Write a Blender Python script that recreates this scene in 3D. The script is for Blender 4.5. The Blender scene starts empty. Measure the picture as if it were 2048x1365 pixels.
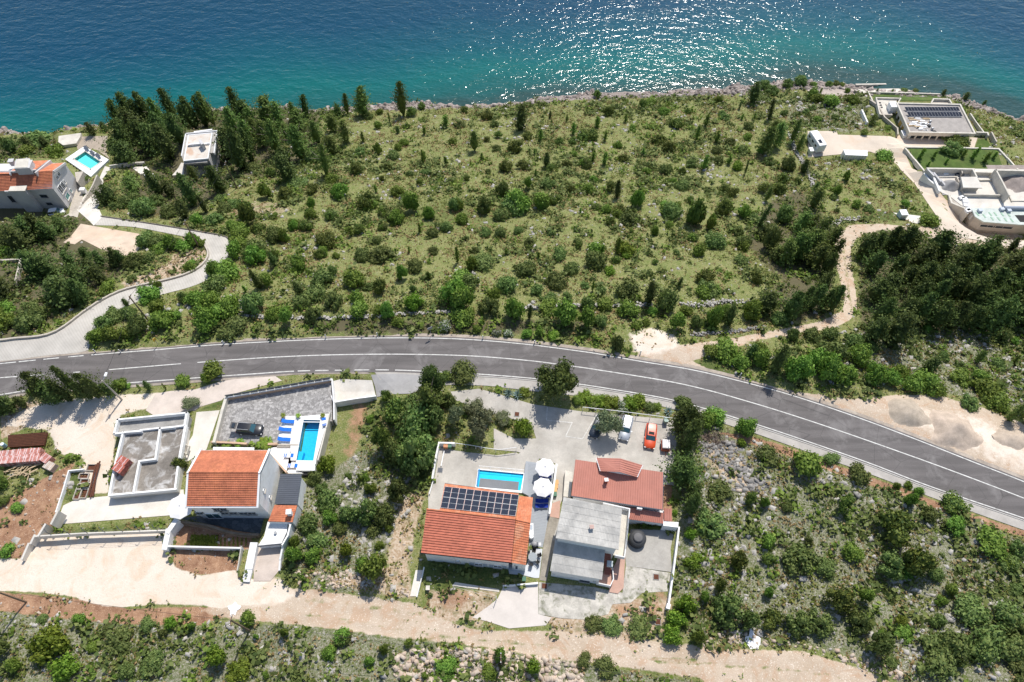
import bpy, math, random
import numpy as np
from mathutils import Vector

SC = bpy.context.scene
COL = SC.collection
rnd = random.Random(11)
NR = np.random.RandomState(5)

# ------------------------------------------------------------ camera
FPX, TILT, CAMH = 1365.0, math.radians(32.5), 100.0
cam = bpy.data.cameras.new("camera")
cam.sensor_width = 36.0
cam.lens = 36.0 * FPX / 2048.0
cam.clip_start = 0.5
cam.clip_end = 12000
camo = bpy.data.objects.new("camera", cam)
camo.location = (0, 0, CAMH)
camo.rotation_euler = (TILT, 0, 0)
COL.objects.link(camo)
SC.camera = camo

# ------------------------------------------------------------ light
SUN_EL, SUN_AZ = math.radians(57.0), math.radians(19.5)     # azimuth from +Y towards +X
world = bpy.data.worlds.new("World")
SC.world = world
world.use_nodes = True
wn = world.node_tree
wn.nodes.clear()
wo = wn.nodes.new("ShaderNodeOutputWorld")
wb = wn.nodes.new("ShaderNodeBackground")
ws = wn.nodes.new("ShaderNodeTexSky")
ws.sky_type = 'NISHITA'
ws.sun_disc = False
ws.sun_elevation = SUN_EL
ws.sun_rotation = SUN_AZ
ws.altitude = 100
wb.inputs[1].default_value = 0.125
wn.links.new(ws.outputs[0], wb.inputs[0])
wn.links.new(wb.outputs[0], wo.inputs[0])
sl = bpy.data.lights.new("sun", 'SUN')
sl.energy = 3.9
sl.angle = math.radians(0.5)
sl.color = (1.0, 0.95, 0.88)
so = bpy.data.objects.new("sun", sl)
sdir = Vector((math.sin(SUN_AZ) * math.cos(SUN_EL), math.cos(SUN_AZ) * math.cos(SUN_EL), math.sin(SUN_EL)))
so.rotation_euler = sdir.to_track_quat('Z', 'Y').to_euler()
COL.objects.link(so)
SC.view_settings.view_transform = 'Standard'
SC.view_settings.look = 'None'
SC.view_settings.exposure = 0.34
SC.view_settings.gamma = 1.0
SC.view_settings.use_curve_mapping = False
SC.render.engine = 'CYCLES'
SC.cycles.max_bounces = 5
SC.cycles.transparent_max_bounces = 8

# ------------------------------------------------------------ survey helpers
# notes of the survey were taken from enlarged crops: letter -> (x origin, y origin, scale)
Z = dict(P=(0, 0, 1), A=(0, 680, 3.969), B=(340, 720, 4.55), C=(0, 960, 2.926), D=(800, 740, 3.413), E=(820, 900, 3.531),
         F=(0, 200, 2.624), G=(1560, 150, 3.9), H=(1200, 560, 2.415), I=(350, 880, 4.707), J=(820, 860, 6.827),
         K=(820, 1000, 5.687), L=(1080, 890, 4.403), M=(0, 260, 6.823), N=(330, 240, 10.5), O=(1700, 160, 5.885),
         Q=(1780, 320, 7.642), V=(540, 820, 9.75), U=(0, 840, 6.204), X=(1270, 780, 9.75), Y=(1160, 810, 11.38),
         T1=(150, 140, 3.413), T2=(700, 160, 4.014), T3=(1150, 150, 3.689), T4=(400, 400, 3.724), T5=(900, 400, 3.724),
         T6=(1380, 400, 2.967), T7=(0, 400, 4.267), T8=(560, 740, 2.73), T9=(1300, 840, 2.6), T10=(600, 1150, 2.56),
         T11=(0, 1160, 2.926))
CT, ST = math.cos(TILT), math.sin(TILT)


def px(k, x, y):
    o = Z[k]
    return o[0] + x / o[2], o[1] + y / o[2]


def ray(k, x, y):
    X, Y = px(k, x, y)
    u = (X - 1024) / FPX
    v = (682.5 - Y) / FPX
    return np.array([u, v * CT + ST, v * ST - CT])


def W(k, x, y, z=None):
    r = ray(k, x, y)
    if z is not None:
        t = (z - CAMH) / r[2]
        return Vector((r[0] * t, r[1] * t, z))
    zz = 0.0
    for i in range(25):
        t = (zz - CAMH) / r[2]
        zz = 0.4 * zz + 0.6 * gz(r[0] * t, r[1] * t)
    t = (zz - CAMH) / r[2]
    return Vector((r[0] * t, r[1] * t, zz))


def hit(k, x, y, p0, n):
    r = ray(k, x, y)
    c = np.array([0, 0, CAMH])
    t = np.dot(np.array(p0) - c, n) / np.dot(r, n)
    return Vector(c + r * t)


def ppm(w):
    """photo pixels per metre at a place"""
    d = w[1] * ST + (CAMH - w[2]) * CT
    return FPX / d


# ------------------------------------------------------------ terrain
def lin(pts, z):
    a = np.array([W('P', p[0], p[1], z)[:2] for p in pts])
    return a[np.argsort(a[:, 0])]


TOPL = [(-60, 735), (0, 728), (100, 718), (200, 709), (320, 699.5), (420, 691), (520, 685), (640, 679.5), (760, 676.5), (870, 677), (960, 681),
        (1060, 690), (1160, 703), (1200, 709), (1283, 723.6), (1378, 739), (1465, 759), (1573, 788), (1697, 829), (1821, 875), (1945, 924), (2048, 964), (2150, 1006), (2300, 1070)]
BOTL = [(-60, 796), (0, 790), (60, 781), (160, 773), (265, 765.7), (403, 755.6), (512, 748), (588, 743), (680, 741), (780, 740.5), (858, 743.5), (976, 750),
        (1093, 760), (1152, 768), (1200, 775), (1324, 796), (1407, 817), (1515, 850), (1614, 883), (1738, 926.5), (1862, 974), (2048, 1037), (2150, 1073), (2300, 1130)]
CENL = [(395, 725.5), (520, 716.5), (640, 711), (760, 709), (870, 710), (960, 713.5), (1060, 722), (1130, 731), (1200, 741), (1366, 769), (1511, 808),
        (1655, 854), (1821, 912), (1945, 957.5), (2048, 997), (2150, 1037), (2300, 1098)]
SHORE = [(-80, 272), (0, 265), (100, 262), (250, 240), (420, 222), (640, 216), (740, 212), (900, 205), (1100, 193), (1180, 188), (1300, 182), (1440, 178), (1560, 167),
         (1650, 164), (1750, 174), (1850, 182), (1960, 208), (2048, 236), (2150, 275)]
tw, bw = lin(TOPL, 0), lin(BOTL, 0)
sw = lin(SHORE, -32)
RX = np.linspace(-110, 110, 111)


def xt(x, a):
    y = np.interp(x, a[:, 0], a[:, 1])
    s0 = (a[1, 1] - a[0, 1]) / (a[1, 0] - a[0, 0])
    s1 = (a[-1, 1] - a[-2, 1]) / (a[-1, 0] - a[-2, 0])
    y = np.where(x < a[0, 0], a[0, 1] + (x - a[0, 0]) * s0 * 0.5, y)
    y = np.where(x > a[-1, 0], a[-1, 1] + (x - a[-1, 0]) * s1 * 0.5, y)
    return y


def yroad(x):
    return np.maximum(0.5 * (xt(x, tw) + xt(x, bw)), 5)


def yshore(x):
    y = np.interp(x, sw[:, 0], sw[:, 1])
    return y


def sp(t, e):
    t = np.maximum(t, 0)
    return np.sqrt(t * t + e * e) - e


def hash2(ix, iy, s):
    n = (ix * 374761393 + iy * 668265263 + s * 974634777).astype(np.int64) & 0x7fffffff
    n = ((n ^ (n >> 13)) * 1274126177) & 0x7fffffff
    return ((n ^ (n >> 16)) & 0xffff) / 65535.0


def vn(x, y, f, s=0):
    x = np.asarray(x, float) * f
    y = np.asarray(y, float) * f
    ix, iy = np.floor(x), np.floor(y)
    fx, fy = x - ix, y - iy
    fx = fx * fx * (3 - 2 * fx)
    fy = fy * fy * (3 - 2 * fy)
    ix = ix.astype(np.int64)
    iy = iy.astype(np.int64)
    a = hash2(ix, iy, s)
    b = hash2(ix + 1, iy, s)
    c = hash2(ix, iy + 1, s)
    d = hash2(ix + 1, iy + 1, s)
    return (a * (1 - fx) + b * fx) * (1 - fy) + (c * (1 - fx) + d * fx) * fy - 0.5


def base(x, y):
    yr = yroad(x)
    ys = yshore(x)
    d = y - yr
    L = ys - yr - 6
    t = sp(d - 6, 6) / (sp(L, 6))
    zs = -32 * t
    over = np.maximum(d - (ys - yr), 0)
    zs = zs - over * 0.35
    zs = np.maximum(zs, -55)
    zu = 0.06 * sp(-d - 8, 8)
    return np.where(d > 0, zs, zu)


def sdf(poly, X, Y):
    """signed distance (positive inside) of points to polygon"""
    P = np.array([(p[0], p[1]) for p in poly])
    Q = np.roll(P, -1, axis=0)
    best = np.full(X.shape, 1e9)
    ins = np.zeros(X.shape, bool)
    for (ax, ay), (bx, by) in zip(P, Q):
        dx, dy = bx - ax, by - ay
        l2 = dx * dx + dy * dy + 1e-9
        t = np.clip(((X - ax) * dx + (Y - ay) * dy) / l2, 0, 1)
        dd = (X - ax - t * dx) ** 2 + (Y - ay - t * dy) ** 2
        best = np.minimum(best, dd)
        c = ((ay > Y) != (by > Y)) & (X < (bx - ax) * (Y - ay) / (by - ay + 1e-12) + ax)
        ins ^= c
    d = np.sqrt(best)
    return np.where(ins, d, -d)


def sm(t):
    t = np.clip(t, 0, 1)
    return t * t * (3 - 2 * t)


def axis(lo, hi, step, out, grow):
    a = list(np.arange(lo, hi + 1e-6, step))
    s = step
    v = hi
    r = []
    while v < out:
        s *= grow
        v += s
        r.append(v)
    s = step
    v = lo
    l = []
    while v > -out:
        s *= grow
        v -= s
        l.append(v)
    return np.array(l[::-1] + a + r)


def gaxis(segs):
    r = []
    for lo, hi, st in segs:
        r += list(np.arange(lo, hi - 1e-6, st))
    r.append(segs[-1][1])
    return np.array(r)


GX = np.concatenate([[-900, -600, -420, -320, -260, -220], gaxis([(-200, -100, 0.9), (-100, 100, 0.45), (100, 200, 0.9)]), [220, 260, 320, 420, 600, 900]])
GY = np.concatenate([[-900, -500, -300, -150, -80, -45, -25, -12, -4], gaxis([(0, 8, 1.0), (8, 95, 0.45), (95, 200, 0.75)]), [204, 212, 230, 270]])
MX, MY = np.meshgrid(GX, GY)
H0 = base(MX, MY)


def samp(A, x, y):
    x = np.asarray(x, float)
    y = np.asarray(y, float)
    i = np.clip(np.searchsorted(GX, x) - 1, 0, len(GX) - 2)
    j = np.clip(np.searchsorted(GY, y) - 1, 0, len(GY) - 2)
    fx = np.clip((x - GX[i]) / (GX[i + 1] - GX[i]), 0, 1)
    fy = np.clip((y - GY[j]) / (GY[j + 1] - GY[j]), 0, 1)
    return (A[j, i] * (1 - fx) + A[j, i + 1] * fx) * (1 - fy) + (A[j + 1, i] * (1 - fx) + A[j + 1, i + 1] * fx) * fy


def gz(x, y):
    return float(samp(H0, x, y))


def wp(k, pts, z=None):
    return [W(k, p[0], p[1], z) for p in pts]


def region(poly, m):
    xs = [p[0] for p in poly]
    ys = [p[1] for p in poly]
    i0, i1 = np.searchsorted(GX, min(xs) - m), np.searchsorted(GX, max(xs) + m) + 1
    j0, j1 = np.searchsorted(GY, min(ys) - m), np.searchsorted(GY, max(ys) + m) + 1
    return slice(max(j0 - 1, 0), j1), slice(max(i0 - 1, 0), i1)


HARD = np.zeros_like(H0)
PADZ = {}


def pad(name, k, pts, z=None, blend=3.0):
    if z is None:
        c = (sum(p[0] for p in pts) / len(pts), sum(p[1] for p in pts) / len(pts))
        z = W(k, c[0], c[1])[2]
    poly = wp(k, pts, z)
    r = region(poly, blend)
    d = sdf(poly, MX[r], MY[r])
    w = sm((d + blend) / blend)
    H0[r] = H0[r] * (1 - w) + z * w
    HARD[r] = np.maximum(HARD[r], sm((d + 1.0) / 1.0))
    PADZ[name] = z
    return z


pad('gully', 'P', [(668, 800), (735, 800), (720, 850), (700, 930), (670, 990), (650, 960), (665, 880)], -1.1, 5)
pad('villa_left', 'M', [(-300, 560), (330, 400), (900, 420), (1080, 640), (950, 1100), (700, 1190), (-300, 1190)], -16, 5)
pad('villa_pool', 'M', [(880, 380), (1130, 200), (1500, 380), (1400, 600), (1250, 640)], -17.5, 4)
pad('boathouse_roof', 'M', [(780, 60), (1480, 60), (1450, 280), (980, 300), (860, 210)], -22, 5)
pad('white_block', 'N', [(250, 250), (1150, 180), (1150, 700), (1100, 1250), (200, 1250)], -21, 4)
pad('villa_right', 'G', [(700, 180), (1330, 190), (1620, 560), (1000, 560), (880, 470), (780, 330)], None, 5)
pad('court_upper', 'G', [(215, 440), (800, 470), (940, 560), (850, 640), (220, 645)], None, 5)
pad('lawn', 'G', [(1010, 575), (1690, 585), (1830, 740), (1120, 735)], -20.5, 5)
pad('villa_low', 'Q', [(560, 140), (2300, 150), (2300, 700), (1250, 740), (1130, 720), (900, 560), (760, 470)], -17.3, 3)
pad('villa_low_front', 'Q', [(1150, 1000), (1250, 760), (2300, 800), (2300, 1190), (1300, 1150)], PADZ['villa_low'] - 3.2, 7)
print(PADZ)

# ------------------------------------------------------------ materials
MATS = {}


class NT:
    def __init__(s, name):
        s.m = bpy.data.materials.new(name)
        s.m.use_nodes = True
        s.t = s.m.node_tree
        s.t.nodes.clear()
        s.out = s.t.nodes.new("ShaderNodeOutputMaterial")

    def n(s, typ, **kw):
        nd = s.t.nodes.new("ShaderNode" + typ)
        for k, v in kw.items():
            if k.startswith('i_'):
                key = k[2:]
                key = int(key) if key.isdigit() else key
                if isinstance(v, bpy.types.NodeSocket):
                    s.t.links.new(v, nd.inputs[key])
                else:
                    nd.inputs[key].default_value = v
            else:
                setattr(nd, k, v)
        return nd

    def pos(s):
        return s.n('NewGeometry').outputs['Position']

    def noise(s, scale, detail=4, rough=0.55, vec=None, dist=0.0):
        nd = s.n('TexNoise')
        nd.inputs['Scale'].default_value = scale
        nd.inputs['Detail'].default_value = detail
        nd.inputs['Roughness'].default_value = rough
        nd.inputs['Distortion'].default_value = dist
        s.t.links.new(vec if vec is not None else s.pos(), nd.inputs['Vector'])
        return nd.outputs['Fac']

    def ramp(s, fac, stops):
        nd = s.n('ValToRGB')
        s.t.links.new(fac, nd.inputs[0])
        e = nd.color_ramp.elements
        while len(e) < len(stops):
            e.new(0.5)
        for i, (p, c) in enumerate(stops):
            e[i].position = p
            e[i].color = (c, c, c, 1) if not hasattr(c, '__len__') else (*c, 1)
        return nd.outputs[0]

    def mix(s, f, a, b, mode='MIX'):
        nd = s.n('Mix', data_type='RGBA', blend_type=mode)
        for i, v in ((0, f), (6, a), (7, b)):
            if isinstance(v, bpy.types.NodeSocket):
                s.t.links.new(v, nd.inputs[i])
            elif i == 0:
                nd.inputs[0].default_value = v
            else:
                nd.inputs[i].default_value = (*v, 1)
        return nd.outputs[2]

    def math(s, op, a, b=0.0, clamp=False):
        nd = s.n('Math', operation=op, use_clamp=clamp)
        for i, v in ((0, a), (1, b)):
            if isinstance(v, bpy.types.NodeSocket):
                s.t.links.new(v, nd.inputs[i])
            else:
                nd.inputs[i].default_value = v
        return nd.outputs[0]

    def done(s, color, rough=0.8, spec=0.3, bump=None, bstr=0.3, bdist=0.05, metal=0.0):
        b = s.n('BsdfPrincipled')
        if isinstance(color, bpy.types.NodeSocket):
            s.t.links.new(color, b.inputs['Base Color'])
        else:
            b.inputs['Base Color'].default_value = (*color, 1)
        b.inputs['Roughness'].default_value = rough
        b.inputs['Specular IOR Level'].default_value = spec
        b.inputs['Metallic'].default_value = metal
        if bump is not None:
            bp = s.n('Bump', i_Strength=bstr, i_Distance=bdist, i_Height=bump)
            s.t.links.new(bp.outputs[0], b.inputs['Normal'])
        s.t.links.new(b.outputs[0], s.out.inputs[0])
        return s.m


def mat(name, c, rough=0.8, var=0.15, sc=0.6, fine=6.0, stain=None, spec=0.25, metal=0.0, bump=0.0):
    """plain surface: base colour, broad and fine tonal wear, optional stains"""
    if name in MATS:
        return MATS[name]
    t = NT(name)
    d = tuple(v * (1 - var * 1.6) for v in c)
    l = tuple(min(v * (1 + var), 0.85) for v in c)
    f = t.ramp(t.noise(sc, 5, 0.6), [(0.3, 0.0), (0.7, 1.0)])
    col = t.mix(f, d, l)
    g = t.ramp(t.noise(fine, 3, 0.6), [(0.35, 1 - var * 0.8), (0.65, 1.0)])
    col = t.mix(1.0, col, g, 'MULTIPLY')
    if stain:
        sf = t.ramp(t.noise(stain[1], 6, 0.65, dist=0.6), [(0.5, 0.0), (0.66, stain[2])])
        col = t.mix(sf, col, stain[0])
    m = t.done(col, rough, spec, t.noise(fine * 1.5, 3) if bump else None, bump, 0.03, metal)
    MATS[name] = m
    return m


def leafmat(name, c, c2, trans=0.25):
    t = NT(name)
    geo = t.n('NewGeometry')
    oi = t.n('ObjectInfo')
    f = t.math('MULTIPLY', geo.outputs['Random Per Island'], 1.0)
    col = t.mix(f, c, c2)
    v = t.n('HueSaturation')
    v.inputs['Saturation'].default_value = 1.0
    t.t.links.new(col, v.inputs['Color'])
    hv = t.math('ADD', t.math('MULTIPLY', oi.outputs['Random'], 0.05), 0.475)
    t.t.links.new(hv, v.inputs['Hue'])
    vv = t.math('ADD', t.math('MULTIPLY', oi.outputs['Random'], 0.6), 0.75)
    t.t.links.new(vv, v.inputs['Value'])
    a = t.n('BsdfPrincipled')
    a.inputs['Roughness'].default_value = 0.65
    a.inputs['Specular IOR Level'].default_value = 0.25
    b = t.n('BsdfTranslucent')
    t.t.links.new(v.outputs[0], a.inputs['Base Color'])
    t.t.links.new(v.outputs[0], b.inputs['Color'])
    mx = t.n('MixShader')
    mx.inputs[0].default_value = trans
    t.t.links.new(a.outputs[0], mx.inputs[1])
    t.t.links.new(b.outputs[0], mx.inputs[2])
    t.t.links.new(mx.outputs[0], t.out.inputs[0])
    MATS[name] = t.m
    return t.m


white = mat('white_render', (0.81, 0.8, 0.78), 0.8, 0.06, 0.5, 3, ((0.5, 0.47, 0.42), 0.9, 0.35))
whitepaint = mat('white_paint', (0.8, 0.8, 0.79), 0.4, 0.03)
cream = mat('cream_render', (0.62, 0.58, 0.5), 0.85, 0.1, 0.6, 4, ((0.4, 0.37, 0.32), 0.8, 0.4))
beige = mat('beige_concrete', (0.5, 0.45, 0.38), 0.85, 0.12, 0.7, 4, ((0.33, 0.3, 0.26), 0.7, 0.4))
concrete = mat('pale_concrete', (0.47, 0.44, 0.39), 0.9, 0.14, 0.35, 5, ((0.33, 0.3, 0.26), 0.25, 0.5))
concwhite = mat('white_concrete', (0.66, 0.62, 0.55), 0.9, 0.1, 0.35, 5, ((0.5, 0.44, 0.36), 0.3, 0.4))
greyconc = mat('grey_concrete', (0.33, 0.32, 0.3), 0.9, 0.15, 0.5, 5, ((0.5, 0.48, 0.44), 0.6, 0.6))
slabm = mat('weathered_slab', (0.24, 0.215, 0.185), 0.9, 0.25, 0.4, 4, ((0.55, 0.54, 0.52), 0.45, 0.9))
tanwall = mat('tan_wall', (0.55, 0.38, 0.26), 0.85, 0.1)
tile_o = mat('orange_roof_tile', (0.5, 0.17, 0.09), 0.75, 0.14, 0.5, 3.2, ((0.6, 0.22, 0.1), 0.35, 0.5))
tile_r = mat('red_roof_tile', (0.5, 0.155, 0.095), 0.7, 0.08, 0.4, 3.2)
tile_b = mat('bright_orange_tile', (0.6, 0.205, 0.1), 0.75, 0.12, 0.6, 3.0, ((0.62, 0.35, 0.22), 0.8, 0.6))
redmetal = mat('red_sheet_metal', (0.46, 0.19, 0.14), 0.5, 0.07, 0.4, 2, ((0.46, 0.2, 0.16), 0.3, 0.5))
greysheet = mat('fibre_cement_sheet', (0.47, 0.455, 0.42), 0.9, 0.1, 0.5, 2, ((0.27, 0.265, 0.25), 0.35, 0.7))
darksheet = mat('dark_grey_sheet', (0.085, 0.095, 0.115), 0.5, 0.08)
deckgrey = mat('grey_decking', (0.33, 0.35, 0.37), 0.75, 0.06)
glassm = mat('window_glass', (0.03, 0.04, 0.05), 0.08, 0.02, spec=0.6)
blueglass = mat('windscreen_glass', (0.03, 0.09, 0.11), 0.05, 0.02, spec=0.8)
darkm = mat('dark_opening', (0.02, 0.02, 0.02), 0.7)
blackm = mat('black_rubber', (0.02, 0.02, 0.022), 0.6, 0.05)
metal = mat('galvanised_metal', (0.38, 0.39, 0.4), 0.45, 0.06, metal=0.3)
alum = mat('panel_frame', (0.6, 0.61, 0.62), 0.4, 0.03, metal=0.2)
wood = mat('weathered_wood', (0.22, 0.16, 0.11), 0.9, 0.2)
lumber = mat('fresh_lumber', (0.52, 0.4, 0.25), 0.85, 0.2, 3, 12)
bark = mat('bark', (0.1, 0.075, 0.055), 0.95, 0.25, 3, 15)
paleb = mat('pale_bark', (0.22, 0.19, 0.15), 0.95, 0.25, 3, 15)
bluec = mat('blue_cushion', (0.02, 0.16, 0.62), 0.85, 0.06)
navyc = mat('navy_cushion', (0.012, 0.035, 0.26), 0.85, 0.06)
canvas = mat('white_canvas', (0.76, 0.74, 0.72), 0.9, 0.03)
rust = mat('rusty_steel', (0.13, 0.05, 0.028), 0.85, 0.2, 3, 12)
pinkbrick = mat('wrapped_brick', (0.5, 0.2, 0.16), 0.6, 0.2, 2.0, 8, ((0.66, 0.5, 0.47), 2.2, 0.7))
redbrick = mat('red_brick', (0.42, 0.12, 0.08), 0.6, 0.2, 2.0, 8, ((0.6, 0.33, 0.33), 2.5, 0.7))
pinktile = mat('pink_terrace_tile', (0.5, 0.32, 0.25), 0.8, 0.1, 0.6, 6)
rockm = mat('limestone', (0.46, 0.435, 0.39), 0.9, 0.22, 0.8, 5, ((0.25, 0.25, 0.24), 1.0, 0.6))
rockw = mat('warm_limestone', (0.55, 0.46, 0.37), 0.9, 0.2, 0.8, 5, ((0.45, 0.28, 0.18), 0.6, 0.5))
shorem = mat('shore_stone', (0.34, 0.29, 0.26), 0.9, 0.3, 0.5, 4, ((0.5, 0.44, 0.4), 0.5, 0.6))
rockg = mat('grey_rubble_stone', (0.3, 0.285, 0.265), 0.9, 0.25, 1.2, 5)


def paver_mat(name, c1, c2, scale, mortar, sq=False):
    t = NT(name)
    br = t.n('TexBrick')
    br.inputs['Scale'].default_value = scale
    br.inputs['Color1'].default_value = (*c1, 1)
    br.inputs['Color2'].default_value = (*c2, 1)
    br.inputs['Mortar'].default_value = (*mortar, 1)
    br.inputs['Mortar Size'].default_value = 0.03
    br.inputs['Brick Width'].default_value = 0.5 if not sq else 0.4
    br.inputs['Row Height'].default_value = 0.25 if not sq else 0.4
    t.t.links.new(t.pos(), br.inputs['Vector'])
    f = t.ramp(t.noise(0.5, 5), [(0.3, 0.75), (0.7, 1.0)])
    m = t.done(t.mix(1.0, br.outputs[0], f, 'MULTIPLY'), 0.85, 0.25)
    MATS[name] = m
    return m


def cell_mat(name, c1, c2, scale, jitter=1.0):
    t = NT(name)
    vo = t.n('TexVoronoi', feature='F1')
    vo.inputs['Scale'].default_value = scale
    t.t.links.new(t.pos(), vo.inputs['Vector'])
    sx = t.n('SeparateColor')
    t.t.links.new(vo.outputs['Color'], sx.inputs[0])
    f = t.ramp(sx.outputs[0], [(0.15, 0.0), (0.95, 1.0)])
    ed = t.n('TexVoronoi', feature='DISTANCE_TO_EDGE')
    ed.inputs['Scale'].default_value = scale
    t.t.links.new(t.pos(), ed.inputs['Vector'])
    g = t.ramp(ed.outputs['Distance'], [(0.0, 0.6), (0.08, 1.0)])
    m = t.done(t.mix(1.0, t.mix(f, c1, c2), g, 'MULTIPLY'), 0.85, 0.25)
    MATS[name] = m
    return m


cobble = cell_mat('mottled_paver', (0.235, 0.225, 0.215), (0.42, 0.405, 0.385), 2.6)
darktile = cell_mat('dark_patio_tile', (0.06, 0.075, 0.09), (0.11, 0.13, 0.15), 1.6)
pavepink = paver_mat('pinkish_paver', (0.56, 0.47, 0.4), (0.6, 0.52, 0.45), 2.5, (0.5, 0.42, 0.36))
for nm_, sc_ in (('orange_roof_tile', 3.0), ('red_roof_tile', 2.2), ('bright_orange_tile', 3.0)):
    q_ = MATS[nm_].node_tree
    bs_ = next(n for n in q_.nodes if n.type == 'BSDF_PRINCIPLED')
    src_ = bs_.inputs['Base Color'].links[0].from_socket
    vo_, ge_, mp_, sp_, mx_ = [q_.nodes.new('ShaderNode' + a) for a in ('TexVoronoi', 'NewGeometry', 'MapRange', 'SeparateColor', 'Mix')]
    vo_.inputs['Scale'].default_value = sc_
    q_.links.new(ge_.outputs['Position'], vo_.inputs[0])
    q_.links.new(vo_.outputs['Color'], sp_.inputs[0])
    q_.links.new(sp_.outputs[0], mp_.inputs[0])
    mp_.inputs[3].default_value = 0.84
    mp_.inputs[4].default_value = 1.08
    mx_.data_type = 'RGBA'
    mx_.blend_type = 'MULTIPLY'
    mx_.inputs[0].default_value = 1
    q_.links.new(src_, mx_.inputs[6])
    q_.links.new(mp_.outputs[0], mx_.inputs[7])
    q_.links.new(mx_.outputs[2], bs_.inputs['Base Color'])
panelm = paver_mat('solar_cell', (0.012, 0.018, 0.035), (0.018, 0.026, 0.05), 6, (0.05, 0.06, 0.08), True)

# asphalt: dark grey with lighter wheel wear and patches
t = NT('asphalt')
sc_ = t.n('Mapping')
sc_.inputs['Scale'].default_value = (0.08, 0.9, 1)
t.t.links.new(t.pos(), sc_.inputs[0])
st_ = t.ramp(t.noise(1.0, 4, 0.6, sc_.outputs[0]), [(0.35, 0.0), (0.7, 1.0)])
c_ = t.mix(st_, (0.118, 0.108, 0.103), (0.175, 0.16, 0.153))
pt_ = t.ramp(t.noise(0.22, 6, 0.7, dist=0.5), [(0.52, 0.0), (0.66, 0.75)])
c_ = t.mix(pt_, c_, (0.23, 0.215, 0.205))
ck_ = t.n('TexVoronoi', feature='DISTANCE_TO_EDGE')
ck_.inputs['Scale'].default_value = 0.16
t.t.links.new(t.pos(), ck_.inputs[0])
c_ = t.mix(t.ramp(ck_.outputs['Distance'], [(0.0, 0.6), (0.008, 0.0)]), c_, (0.07, 0.066, 0.064))
g_ = t.ramp(t.noise(9, 3), [(0.3, 0.82), (0.7, 1.0)])
t.done(t.mix(1.0, c_, g_, 'MULTIPLY'), 0.85, 0.3)
asphalt = t.m
paint_line = mat('road_paint', (0.66, 0.65, 0.61), 0.7, 0.14, 1.5, 7, ((0.3, 0.29, 0.27), 1.6, 0.7))


def flat(name, c, rough=0.5, metal=0.0, coat=0.0):
    m = bpy.data.materials.new(name)
    m.use_nodes = True
    b = m.node_tree.nodes['Principled BSDF']
    nz = m.node_tree.nodes.new('ShaderNodeTexNoise')
    nz.inputs['Scale'].default_value = 3
    mx = m.node_tree.nodes.new('ShaderNodeMix')
    mx.data_type = 'RGBA'
    mx.inputs[6].default_value = (*[v * 0.92 for v in c], 1)
    mx.inputs[7].default_value = (*c, 1)
    m.node_tree.links.new(nz.outputs[0], mx.inputs[0])
    m.node_tree.links.new(mx.outputs[2], b.inputs['Base Color'])
    b.inputs['Roughness'].default_value = rough
    b.inputs['Metallic'].default_value = metal
    b.inputs['Coat Weight'].default_value = coat
    b.inputs['Coat Roughness'].default_value = 0.05
    MATS[name] = m
    return m


# ------------------------------------------------------------ mesh helpers
def tag(o, label=None, cat=None, group=None, kind=None):
    if label:
        o['label'] = label
    if cat:
        o['category'] = cat
    if group:
        o['group'] = group
    if kind:
        o['kind'] = kind
    return o


def link(name, me, parent=None):
    o = bpy.data.objects.new(name, me)
    COL.objects.link(o)
    if parent is not None:
        o.parent = parent
        o.matrix_parent_inverse = PINV(parent)
    return o


from mathutils import Matrix


def PINV(p):
    m = Matrix.Translation(p.location) @ p.rotation_euler.to_matrix().to_4x4()
    if p.parent is not None:
        q = p.parent
        m = (Matrix.Translation(q.location) @ q.rotation_euler.to_matrix().to_4x4()) @ p.matrix_parent_inverse @ m
    return m.inverted()


def empty(name, loc, label, cat, group=None):
    o = bpy.data.objects.new(name, None)
    o.location = loc
    o.empty_display_size = 0.3
    COL.objects.link(o)
    return tag(o, label, cat, group)


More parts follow.
